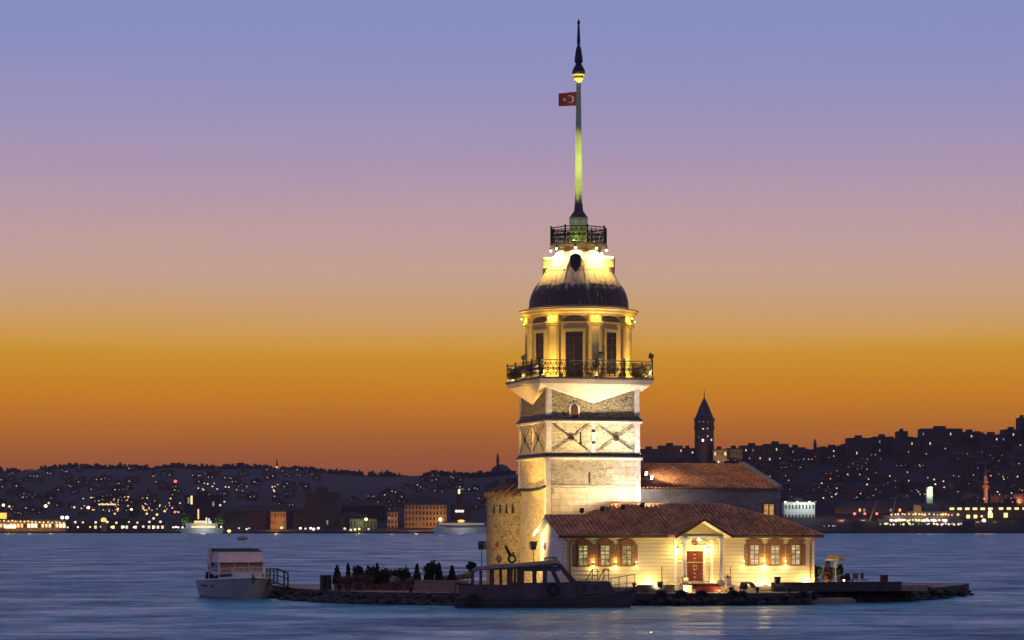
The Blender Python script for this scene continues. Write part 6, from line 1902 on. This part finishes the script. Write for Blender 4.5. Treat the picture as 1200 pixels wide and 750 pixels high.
block('quay_hotel', 'wide dark gabled building behind the green-lit front', 'building', 380, 452, 585, 1900, M['city_dark'], 5, 14, ybase=622, roof='hip', depth=25, lit=0.03, litmats=('dim', 'warm'), seed=10)
t = block('green_lit_front', 'low building with yellow-green lit columns and a red lamp on the quay', 'building', 410, 441, 607, 1830, M['city_pale'], 1, 8, ybase=624, depth=12, lit=0.0, ww=0.4, wh=0.6)
glow((t.location.x - 3, 1818, 7), 3200, (0.85, 1.0, 0.3), 1.2)
lamp('red-orange lamp in the middle of the green-lit quay front', 429, 608.5, 1822, 'hot', 1.1)
block('orange_kiosk', 'small building with a dim orange-lit front between the green-lit and the many-windowed ones', 'building', 454, 466, 599, 1832, M['city_ochre'], 3, 3, ybase=622, depth=10)
glow((at(460, 612, 1822).x, 1822, 10), 1500, (1.0, 0.45, 0.12), 1.0)
t = block('orange_hotel', 'large orange floodlit building with rows of dark windows on the quay left of the bastion', 'building', 474, 523, 582.5, 1835, M['city_ochre'], 5, 12, ybase=624.5, roof='hip', depth=22, ww=0.42, wh=0.6, lit=0.03, litmats=('warm',), seed=4)
glow((at(516, 611, 1822).x, 1822, at(516, 611, 1822).z), 12000, (1.0, 0.50, 0.10), 1.0)
glow((at(488, 606, 1815).x, 1812, 6), 6000, (1.0, 0.42, 0.10), 1.0)
lamp('bright orange lamp on the right part of the orange floodlit building', 516, 608.5, 1822, 'hot', 1.3)
block('white_windowed_house', 'dark building with three white-lit windows above the ferry', 'building', 528, 552, 590, 1860, M['city_dark'], 3, 7, ybase=622, depth=14, lit=0.0)
for px in (535, 538.5, 542): lamp('white-lit lamp of the close trio above the ferry', px, 599, 1855, 'pale', 1.2, group='trio of lamps above the ferry')
t = thing('lit_monument', 'small floodlit yellow monument with a sloping base high above the ferry', 'monument', (at(538, 579, 2000).x, 2000, at(538, 580, 2000).z - 8), 0)
piece('shaft', 'u', unit, LIT['yellow'], t, (0, 0, 10.6), (1.6, 1.6, 3.4)); piece('arm', 'u', unit, LIT['dim'], t, (1.5, 0, 12.6), (4.2, 0.6, 0.6)); piece('base', 'u', unit, M['city_mid'], t, (0, 0, 4), (5, 4, 9))
# ferry at the bastion
t, L_, H, k = ship('ferry', 'white ferry with a round orange lamp on its top deck, left of the bastion', 507, 574, 613, 627, 1795, M['city_white'], 1, 0)
piece('superstructure', 'u', unit, M['city_pale'], t, (0, 0, H * 0.74), (L_ * 0.86, 6, H * 0.36))
piece('window_strip', 'u', unit, LIT['dim'], t, (0, -3.1, H * 0.78), (L_ * 0.8, 0.3, 0.9)); piece('upper_deck', 'u', unit, M['city_mid'], t, (-1, 0, H * 0.98), (L_ * 0.55, 5, 0.8))
piece('deck_lamp', 'b', ballf, LIT['amber'], t, (0.0, -1, H * 0.98), (3.0, 2.0, 1.4))
glow((t.location.x, 1782, 6), 1600, (1.0, 0.85, 0.7), 2)
# lamps along the old-town quay
for i, (px, py, mat, r) in enumerate(((352, 619, 'white', 0.9), (358, 619.5, 'pale', 0.8), (364, 619, 'white', 0.9), (367.5, 620, 'white', 1.0), (373, 619, 'white', 0.9), (280, 619, 'cool', 0.7), (289, 620, 'pale', 0.8), (292, 619, 'cool', 0.6), (330, 618.5, 'yellow', 1.0),
        (404, 619.5, 'cool', 1.0), (411, 621, 'warm', 1.0), (416, 620.5, 'yellow', 0.9), (421, 620, 'yellow', 0.9), (432, 620, 'cool', 0.8), (258, 592, 'pale', 0.8), (263, 588, 'cool', 0.7), (456, 607, 'dim', 0.8), (206, 617.5, 'white', 0.8))):
    lamp('small %s lamp on the old town quay, left of the stone bastion' % {'white': 'bright white', 'pale': 'pale', 'cool': 'bluish', 'yellow': 'yellow', 'warm': 'orange', 'dim': 'dim'}[mat], px, py, 1816 if py > 600 else 1860, mat, r, group='lamps along the old town quay')

# ---- skyline landmarks
def minaret(label, px, ytop, ybase, Y, r, mat, zf):
    p = at(px, ytop, Y); t = thing('minaret', label, 'minaret', (p.x, Y, zf), 0)
    h = p.z - zf
    mb = MB(); mb.lathe([(r * 1.3, 0), (r * 1.3, h * 0.2), (r, h * 0.24), (r, h * 0.62), (r * 1.7, h * 0.65), (r * 1.7, h * 0.68), (r * 0.85, h * 0.69), (r * 0.85, h * 0.82)], 12); mb.build('shaft', mat, t)
    mb = MB(); mb.lathe([(r * 0.95, h * 0.82), (r * 0.4, h * 0.93), (0.05, h)], 12); mb.build('spire', M['city_slate'], t)
    return t
xm = at(587, 553, 2600)
zf = hill_z('old_town_hill', xm.x, 2590)
t = thing('domed_mosque', 'dark domed mosque on the skyline just left of the stone tower', 'mosque', (xm.x, 2590, zf), 0)
km = 2590 / F
zz = lambda py: CAM_H + (HY - py) * km - zf
mb = MB(); mb.lathe([(12.5 * km, zz(556)), (11.5 * km, zz(551)), (9 * km, zz(547.5)), (5.5 * km, zz(545.2)), (0.3, zz(544))], 24); mb.build('dome', M['city_slate'], t)
mb = MB(); mb.box(-15 * km, 15 * km, -10, 30, -6, zz(555.5)); mb.build('wall', M['city_pale'], t)
minaret('thin dark minaret beside the domed mosque left of the stone tower', 583.3, 530.5, 556, 2570, 1.3, M['city_dark'], zf)
p = at(324.5, 538, 3480)
t = thing('radio_mast', 'thin dark mast with a lit base rising from the far left ridge', 'mast', (p.x, 3480, hill_z('far_hill', p.x, 3480) - 2), 0)
h = p.z - t.location.z
mb = MB(); mb.lathe([(1.6, 0), (1.2, h * 0.5), (0.9, h * 0.8), (0.3, h)], 8); mb.build('shaft', M['city_dark'], t)
piece('lamp', 'b', ballf, LIT['warm'], t, (0, -2, h * 0.3), (1.4, 1.4, 1.4))
# round conical-roofed tower on the right skyline
Yg = 2100.0; kg = Yg / F
p = at(825.3, 545, Yg)
zg = lambda py: CAM_H + (HY - py) * kg
t = thing('conical_roof_tower', 'tall round stone tower with a pointed conical roof on the right skyline', 'tower', (p.x, Yg, 0), 0)
M['galata'] = plain('old_tower_stone', (0.09, 0.06, 0.055), 0.95, 0.3, 0.15)
mb = MB(); mb.lathe([(11.4 * kg, zg(560)), (11.2 * kg, zg(503)), (12.4 * kg, zg(502)), (12.4 * kg, zg(500.5)), (11.6 * kg, zg(500)), (11.6 * kg, zg(493.5)), (12.3 * kg, zg(493)), (12.3 * kg, zg(491.5)), (10.2 * kg, zg(491)), (10.2 * kg, zg(488))], 28); mb.build('shaft', M['galata'], t)
mb = MB(); mb.lathe([(10.6 * kg, zg(488)), (9.5 * kg, zg(486.5)), (5.0 * kg, zg(475)), (0.5 * kg, zg(466))], 28); mb.build('conical_roof', M['city_slate'], t)
mb = MB(); mb.tube((0, 0, zg(466.5)), (0, 0, zg(457)), 0.5, 6, 0.15); mb.build('finial', M['city_slate'], t)
for k in range(14):
    a = k * 2 * PI / 14
    mb = MB(); mb.M = Matrix.Rotation(a, 4, 'Z'); mb.box(-0.5, 0.5, 12.0 * kg, 12.5 * kg, zg(491.6), zg(489.5)); mb.build('battlement', M['galata'], t)
for (px, py, w_, h_, mat) in ((823, 502.5, 2.2, 2.6, 'pale'), (828.2, 502.0, 1.8, 2.2, 'pale'), (822.8, 516.3, 2.6, 3.4, 'white'), (828.5, 511.5, 1.4, 1.8, 'pale'), (833, 515.8, 2.0, 2.6, 'pale'), (818, 512.5, 1.0, 1.4, 'dim'), (823.5, 494.5, 2.0, 1.0, 'dim'), (819, 494.5, 1.4, 1.0, 'dim'), (829, 494.8, 1.2, 1.0, 'dim')):
    x = (px - 825.3) * kg
    yy = -math.sqrt(max(0.1, (11.45 * kg) ** 2 - x * x))
    piece('window', 'u', unit, LIT[mat], t, (x, yy, zg(py)), (w_ * 0.55, 0.8, h_ * 0.55))
glow((p.x + 10, Yg - 13, zg(535)), 3800, (1.0, 0.55, 0.3), 1.5)
xs = at(955, 515, 2140)
minaret('small dark pointed spire on the right skyline between flat roofs', 955, 514, 530, 2130, 1.2, M['city_dark'], hill_z('near_hill', xs.x, 2130) - 2)
# skyline blocks
SKY = [(748, 775, 526, 1, 'mid', 'flat-roofed dark block on the skyline right behind the stone tower'), (772, 800, 522, 1, 'mid', 'dark block on the skyline left of the conical-roofed tower'), (799, 814, 525, 1, 'mid', 'narrow block touching the left side of the conical-roofed tower'),
       (836, 852, 526, 3, 'ochre', 'warm lit low block touching the right side of the conical-roofed tower'), (852, 870, 525, 2, 'ochre', 'dim ochre block, second right of the conical-roofed tower'), (868, 897, 522, 2, 'mid', 'dark block with a row of lit windows, third right of the conical-roofed tower'),
       (896, 924, 520, 1, 'dark', 'taller flat dark block left of the small spire'), (923, 944, 524, 1, 'dark', 'dark block just left of the small spire'), (962, 992, 524, 1, 'dark', 'dark block right of the small spire'),
       (994, 1022, 513, 1, 'dark', 'large dark block on the skyline above the big old quay building'), (1024, 1047, 511.5, 1, 'dark', 'dark flat block left of the stair-towered one'), (1053, 1064, 505, 1, 'dark', 'narrow dark stair-towered block on the right skyline'),
       (1046, 1079, 514, 1, 'dark', 'low dark block under the narrow stair-towered one'), (1080, 1128, 502, 1, 'dark', 'widest dark block on the right skyline'), (1127, 1150, 506, 1, 'dark', 'dark block right of the widest skyline block'), (1150, 1178, 509, 1, 'dark', 'lower dark block near the right edge skyline'),
       (1177, 1198, 503, 1, 'dark', 'dark block near the right edge below the thin tower'), (1196, 1204, 489, 0, 'dark', 'thin tall dark tower at the right edge of the skyline'), (1203, 1240, 503, 1, 'dark', 'dark block beyond the right edge')]
for i, (a, b, yt, l_, mk, lb) in enumerate(SKY):
    Yb = 2080 + (i % 3) * 12
    x = at((a + b) / 2, yt, Yb).x
    z0 = hill_z('near_hill', x, Yb) - 8
    nc = max(2, int((b - a) / 4)); nr = 3
    block('skyline_block', lb, 'building', a, b, yt, Yb, M['city_' + mk], nr, nc, z0=z0, lit=(0.0, 0.10, 0.30, 0.55)[l_], litmats=('pale', 'dim', 'warm') if l_ < 3 else ('yellow', 'pale', 'warm'), seed=40 + i, depth=20, ww=0.27 if l_ < 3 else 0.4, wh=0.24 if l_ < 3 else 0.35, allwin=l_ > 1)
glow((at(846, 540, 2060).x, 2062, at(846, 536, 2060).z), 9000, (1.0, 0.65, 0.25), 1.5)
# ---- right-hand quay
t = block('white_floodlit_building', 'pale green-white floodlit building with three rows of windows right of the hall', 'building', 919, 955, 587, 1840, M['city_white'], 3, 9, ybase=624, depth=16, ww=0.45, wh=0.4)
for px, w_ in ((921, 900), (935, 1400), (949, 2600)):
    q = at(px, 588.5, 1834)
    glow((q.x, 1834, q.z), w_ * 1.5, (0.85, 1.0, 0.86), 1.0)
    piece('floodlight', 'b', ballf, LIT['white'], t, (q.x - t.location.x, -3, q.z - t.location.z), (0.9, 0.9, 0.7))
t = block('old_quay_building', 'long old many-windowed building with faint orange front on the right quay', 'building', 979, 1083, 587, 1850, M['city_mid'], 5, 20, ybase=624, roof='hip', depth=24, lit=0.05, litmats=('dim', 'orange', 'pale'), seed=14, ww=0.4, wh=0.55)
for px in (985, 1010, 1035, 1060): glow((at(px, 608, 1836).x, 1830, 9), 11000, (1.0, 0.40, 0.14), 1.5)
block('slope_building', 'dark wide building on the slope behind the old quay building', 'building', 1040, 1088, 577, 1930, M['city_mid'], 3, 10, ybase=612, depth=20, lit=0.06, litmats=('dim',), seed=15)
for i, px in enumerate((1005, 1011, 1016, 1026)): lamp('lamp of the bright short row on the dark slope above the old quay building', px, 573.5, 1960, ('yellow', 'warm', 'warm', 'yellow')[i], 1.0, group='short row of lamps on the right slope', zfoot=hill_z('near_hill', at(px, 573, 1960).x, 1960))
p = at(1089, 571, 1880)
t = thing('lit_pylon', 'tall green-lit square pylon with a bright white top on the right shore', 'pylon', (p.x, 1880, 1.2), 0)
piece('shaft', 'u', unit, M['city_white'], t, (0, 0, (p.z - 1.2) / 2), (4.4, 4, p.z - 1.2)); piece('lamp', 'b', ballf, LIT['white'], t, (0.5, -2.5, p.z - 1.6), (1.5, 1, 0.8))
glow((p.x, 1875, p.z - 4), 1800, (0.75, 1.0, 0.5), 1)
block('ferry_terminal', 'long terminal hall with a row of yellow-lit windows on the right quay', 'building', 1108, 1240, 593, 1832, M['city_dark'], 0, 0, ybase=624, depth=20)
tt_ = bpy.context.scene.objects.get('ferry_terminal')
for px, py, w_, h_ in [(1115.5 + i * 9, 596.2, 5.2, 2.6) for i in range(6)] + [(1173 + i * 9.2, 596, 5, 2.6) for i in range(5)] + [(1134.5, 605.5, 4, 4.5), (1143, 605.5, 4, 4.5), (1160.5, 604.5, 5.5, 7), (1178.5, 604, 4.5, 6), (1188, 614, 6, 1.6), (1196, 614.5, 6, 1.6), (1146, 612, 3, 1.5)]:
    piece('window', 'u', unit, LIT['yellow'] if py < 610 else LIT['warm'], tt_, (at(px, py, 1832).x - tt_.location.x, -0.2, at(px, py, 1832).z - tt_.location.z), (w_ * 0.6, 0.6, h_ * 0.6))
for px, py, mat, r, lb in ((1153, 610, 'hot', 1.4, 'starry orange lamp on the right quay in front of the terminal'), (1150.5, 605, 'orange', 0.9, 'small orange lamp above the starry one'), (1160, 599.8, 'white', 1.2, 'white lamp on the terminal roof edge'), (1013.5, 602, 'red', 1.0, 'red lamp left of the first slanting crane, on the old building'),
                           (1001.5, 602, 'red', 1.1, 'red lamp near the left of the old quay building'), (1027.5, 602, 'red', 1.0, 'red lamp right of the slanting crane'), (1122, 617, 'white', 1.2, 'white lamp at the ship stern on the right quay')):
    lamp(lb, px, py, 1822 if px > 1100 else 1838, mat, r)
rn = random.Random(77)
for i in range(14):
    px = 962 + i * 2.9 + rn.uniform(-1, 1)
    lamp('small lamp in the sparkling row at the waterline left of the dark ship', px, 618.5 + rn.uniform(-2, 1.5), 1814, rn.choice(('warm', 'pale', 'orange')), rn.uniform(0.5, 0.85), group='lamps at the waterline left of the dark ship')
# dark ship with lit decks
t, L_, H, k = ship('cruise_ship', 'long dark-hulled ship with three rows of deck lights moored on the right', 999, 1143, 600, 626, 1800, M['city_dark'], 3, 0)
xo = 1071
for (x0, x1, y0, y1) in ((1030, 1128, 609.5, 614), (1036, 1124, 605, 609.3), (1062, 1120, 600.5, 604.8)):
    piece('deckhouse', 'u', unit, M['city_pale'], t, (((x0 + x1) / 2 - xo) * k, 0, (626 - (y0 + y1) / 2) * k), ((x1 - x0) * k, 6.0 - (614 - y1) * 0.2, (y1 - y0) * k))
rn = random.Random(5)
for y_, x0, x1, n_, mats in ((615.0, 1029, 1126, 30, ('yellow', 'pale', 'dim')), (610.8, 1040, 1110, 26, ('pale', 'white', 'yellow', 'white')), (604.0, 1042, 1122, 20, ('orange', 'pale', 'warm', 'warm'))):
    for i in range(n_):
        px = x0 + (x1 - x0) * (i + rn.uniform(0.1, 0.9)) / n_
        piece('deck_light', 'b', ballf, LIT[rn.choice(mats)], t, ((px - xo) * k, -3.6 - (615 - y_) * 0.02, (626 - y_ + rn.uniform(-0.7, 0.7)) * k), (rn.uniform(0.5, 0.95),) * 3)
mb = MB()
for (x0, y0, x1, y1) in ((1018, 612, 1027, 588),):
    mb.tube(((x0 - xo) * k, -2, (626 - y0) * k), ((x1 - xo) * k, -2, (626 - y1) * k), 0.7, 6, 0.3)
mb.build('crane_boom', M['city_ochre'], t)
mb = MB(); mb.tube(((1045 - xo) * k, -2, (626 - 604) * k), ((1050 - xo) * k, -2, (626 - 582) * k), 0.4, 6, 0.2); mb.build('mast', M['city_ochre'], t)
mb = MB(); mb.extrude([((1070 - xo) * k, -1.2, (626 - 601) * k), ((1080 - xo) * k, -1.2, (626 - 601) * k), ((1079 - xo) * k, -1.2, (626 - 593.5) * k), ((1071 - xo) * k, -1.2, (626 - 592.5) * k)], (0, 2.4, 0)); fn = mb.build('funnel', M['city_ochre'], t)
glow((t.location.x + (1074 - xo) * k, 1792, (626 - 598) * k), 900, (1.0, 0.8, 0.1), 0.6)
glow((t.location.x + (1022 - xo) * k, 1792, (626 - 608) * k), 700, (1.0, 0.75, 0.2), 0.6)
for px in (1050, 1075, 1100): glow((t.location.x + (px - xo) * k, 1793, (626 - 608) * k), 500, (1.0, 0.85, 0.55), 1)
# floodlit mosque and minaret at the right
Ym = 1880.0; k2 = Ym / F
p = at(1183, 597, Ym); zfm = 1.2
t = thing('floodlit_mosque', 'small orange-lit domed mosque at the right edge of the far shore', 'mosque', (p.x, Ym, zfm), 0)
zq = lambda py: CAM_H + (HY - py) * k2 - zfm
mb = MB(); mb.box(-27 * k2, 14 * k2, 0, 22, 0, zq(592)); mb.build('wall', M['city_ochre'], t)
mb = MB(); mb.lathe([(9.5 * k2, zq(592)), (9.2 * k2, zq(588)), (7.5 * k2, zq(584)), (4 * k2, zq(581)), (0.3, zq(579.6))], 20, c=(0, 10)); mb.build('dome', M['city_ochre'], t)
for dx, rr in ((-12, 4.5), (9, 4), (-20, 3.5)):
    mb = MB(); mb.lathe([(rr * k2, zq(592)), (rr * 0.8 * k2, zq(588.5)), (rr * 0.4 * k2, zq(587)), (0.2, zq(586.4))], 16, c=(dx * k2, 5)); mb.build('small_dome', M['city_ochre'], t)
glow((p.x - 6, Ym - 7, zq(590) + 1.2), 9000, (1.0, 0.36, 0.12), 1)
glow((p.x + 6, Ym - 6, zq(588) + 1.2), 5000, (1.0, 0.36, 0.12), 1)
t = minaret('slender orange-lit minaret beside the floodlit mosque on the right shore', 1155, 544, 590, 1875, 1.55, M['city_ochre'], 1.2)
q = at(1155, 585, 1870)
glow((q.x + 3, 1866, q.z + 2), 5000, (1.0, 0.36, 0.16), 0.8); glow((q.x - 2, 1866, q.z + 14), 1800, (1.0, 0.38, 0.18), 0.8)

# ---- houses with lit windows on the hills
PROT = {}
def hillside(hname, n, pxr, pyr, seed, mats, wall, ldm, group, front, big, kind=('hillside_house', 'house')):
    rn = random.Random(seed)
    Yr, Y0, prof = RIDGES[hname]
    made = []
    k = 0
    while len(made) < n and k < n * 40:
        k += 1
        px = rn.uniform(*pxr)
        top = ridge_py(prof, px)
        py = rn.uniform(max(pyr[0], top + 2.5), pyr[1])
        # find the depth at which the terrain shows at that row
        lo = None
        for s in range(1, 60):
            Y = Y0 + (Yr - Y0) * s / 60
            x = (px - 600) / F * Y
            if HY - (hill_z(hname, x, Y) - CAM_H) / Y * F <= py:
                lo = Y; break
        if lo is None: continue
        Y = lo; x = (px - 600) / F * Y
        if any(abs(px - q[0]) < 3.0 and abs(py - q[1]) < 2.0 for q in made): continue
        made.append((px, py))
        sc_ = Y / F
        wd, ht, dp = rn.uniform(6, 13) * sc_ * big, rn.uniform(3.5, 7) * sc_ * big, 9.0
        nl = rn.choice((1, 1, 1, 2, 2, 3))
        storey = 'tall' if ht > 5.6 * sc_ * big else 'low'
        mat = rn.choice(wall)
        hip = rn.random() < (0.5 if kind[1] == 'house' else 0.25)
        tone = {'city_dark': 'dark', 'city_mid': 'brown', 'city_pale': 'grey'}[mat]
        lm = min(ldm, key=lambda L: abs(L[0] - px))[1]
        heig = 'high' if py < 570 else ('halfway up' if py < 587 else 'low')
        lb = '%s %s %s %s, %s lit window%s, %s %s above %s' % (storey, tone, 'hip-roofed' if hip else 'flat-roofed', kind[1], ('one', 'two', 'three')[nl - 1], '' if nl == 1 else 's', heig, front, lm)
        t = thing(kind[0], lb, kind[1], (x, Y, hill_z(hname, x, Y)), 0, group)
        piece('wall', 'u', unit, M[mat], t, (0, dp / 2, ht / 2 - 2), (wd, dp, ht + 4))
        if hip: piece('roof', 'h', hiproof, M['city_roof'], t, (0, dp / 2, ht), (wd * 1.06, dp * 1.06, ht * 0.3))
        else: piece('roof', 'f', flatroof, M['city_roof'], t, (0, dp / 2, ht), (wd * 1.02, dp * 1.02, 2.4))
        for i in range(nl):
            s_ = rn.uniform(0.32, 0.85) * sc_ * (1.25 if rn.random() < 0.12 else 1.0)
            piece('window', 'u', unit, LIT[rn.choice(mats)], t, ((i - (nl - 1) / 2) * wd * 0.36 + rn.uniform(-0.4, 0.4), -0.2, ht * rn.uniform(0.3, 0.8)), (s_ * rn.choice((1, 1, 1.8)), 0.5, s_))
    return made
hillside('far_hill', 150, (-6, 385), (552, 606), 1, ('cool', 'cool', 'pale', 'dim', 'dim', 'dim', 'pale', 'warm'), ('city_dark', 'city_mid', 'city_mid'),
         [(20, 'the orange-lit pier'), (75, 'the white lamps'), (125, 'the neon sign'), (165, 'the dark pier'), (236, 'the white ship'), (290, 'the warehouse'), (326, 'the gatehouse'), (372, 'the tall block')], 'houses on the far left hill', 'left hill', 1.0)
hillside('old_town_hill', 80, (385, 600), (562, 600), 2, ('pale', 'dim', 'dim', 'warm', 'cool'), ('city_dark', 'city_mid'),
         [(395, 'the tall block'), (425, 'the green-lit front'), (460, 'the orange kiosk'), (500, 'the orange building'), (545, 'the ferry'), (585, 'the bastion')], 'houses on the old town hill', 'town hill', 1.0)
hillside('near_hill', 210, (752, 1210), (520, 596), 3, ('dim', 'dim', 'pale', 'pale', 'warm', 'cool', 'dim'), ('city_dark', 'city_dark', 'city_mid'),
         [(780, 'the hall roof'), (870, 'the hall coping'), (936, 'the white building'), (1000, 'the red lamps'), (1050, 'the dark ship'), (1089, 'the green pylon'), (1125, 'the ferry terminal'), (1180, 'the mosque')], 'flats on the near right hill', 'right hill', 1.45, ('apartment_block', 'flats'))

for px in (1120, 1145, 1165, 1185): glow((at(px, 607, 1822).x, 1822, 8), 3500, (1.0, 0.72, 0.2), 1.2)  # unseen lamps without fixtures, added to brighten the terminal front
for px in (10, 35, 60): glow((at(px, 615, 1812).x, 1812, 7), 2500, (1.0, 0.55, 0.15), 1.2)  # more unseen lamps, added for the glow along the left pier
# ---- street lamps low on the slopes
rn = random.Random(99)
for (hname, n, x0, x1, y0, y1, grp, lb) in (('far_hill', 46, 80, 212, 588, 606, 'street lamps low on the far left hill', '%s street lamp in the string low on the left hill above the dark pier'),
                                            ('far_hill', 18, 232, 330, 570, 580, 'street lamps halfway up the far left hill', '%s street lamp in the cluster halfway up the hill above the white ship'),
                                            ('near_hill', 40, 960, 1200, 560, 592, 'street lamps on the right slope', '%s street lamp on the dark right slope above the dark ship')):
    Yr, Y0, prof = RIDGES[hname]
    for i in range(n):
        px, py = rn.uniform(x0, x1), rn.uniform(y0, y1)
        for s_ in range(1, 80):
            Y = Y0 + (Yr - Y0) * s_ / 80; x = (px - 600) / F * Y
            zt_ = hill_z(hname, x, Y)
            if HY - (zt_ - CAM_H) / Y * F <= py + 2: break
        mt = rn.choice(('warm', 'warm', 'orange', 'pale', 'yellow'))
        lamp(lb % {'warm': 'orange-white', 'orange': 'orange', 'pale': 'pale', 'yellow': 'yellow'}[mt], px, HY - (zt_ + 5 - CAM_H) / Y * F, Y, mt, rn.uniform(0.32, 0.66) * Y / 1900, group=grp, zfoot=zt_)

# ---- wooded ridges: far-off woods that read as one mass
def wood(name, hname, pxr, n, seed, label, r0, r1):
    rn = random.Random(seed)
    Yr, Y0, prof = RIDGES[hname]
    mb = MB()
    for i in range(n):
        px = rn.uniform(*pxr)
        Y = Yr * rn.uniform(0.985, 1.0)
        x = (px - 600) / F * Yr
        r = rn.uniform(r0, r1)
        c = Vector((x, Y, hill_z(hname, x, Y)))
        for k in range(14):
            d = Vector((rn.gauss(0, 1), rn.gauss(0, 1), rn.gauss(0, 1))).normalized() * r * rn.uniform(0.3, 1)
            e1 = Vector((rn.gauss(0, 1), rn.gauss(0, 1), rn.gauss(0, 1))).normalized(); e2 = e1.orthogonal().normalized()
            q = c + Vector((d.x, d.y, abs(d.z) * 1.1)); s = r * 0.5
            mb.face([q - e1 * s, q + e2 * s * 0.7, q + e1 * s, q - e2 * s * 0.7])
    o = mb.build(name, M['hill_far'] if hname == 'far_hill' else M['hill_mid'])
    tag(o, label, 'woodland', None, 'stuff')
wood('ridge_woodland', 'far_hill', (-60, 470), 330, 1, 'dark uneven wood along the top of the far left ridge', 3, 7)
wood('ridge_woodland', 'old_town_hill', (500, 600), 90, 2, 'dark wood along the old town skyline left of the stone tower', 2.5, 5.5)
wood('ridge_woodland', 'near_hill', (930, 1220), 120, 3, 'dark trees between the roofs along the right skyline', 2, 4.5)

# ================================================================== HAZE: one closed box of even thin air round the whole scene
def haze(density):
    mb = MB(); mb.box(-5200, 5200, -500, 6600, -4, 150)
    m = bpy.data.materials.new('thin_haze'); m.use_nodes = True
    t = m.node_tree; t.nodes.clear()
    o = t.nodes.new('ShaderNodeOutputMaterial'); v = t.nodes.new('ShaderNodeVolumePrincipled')
    v.inputs['Color'].default_value = (0.95, 0.82, 0.84, 1); v.inputs['Density'].default_value = density; v.inputs['Anisotropy'].default_value = 0.0
    t.links.new(v.outputs[0], o.inputs['Volume'])
    tag(mb.build('haze', m), 'thin even haze over the whole strait', 'haze', None, 'stuff')
haze(4.0e-5)
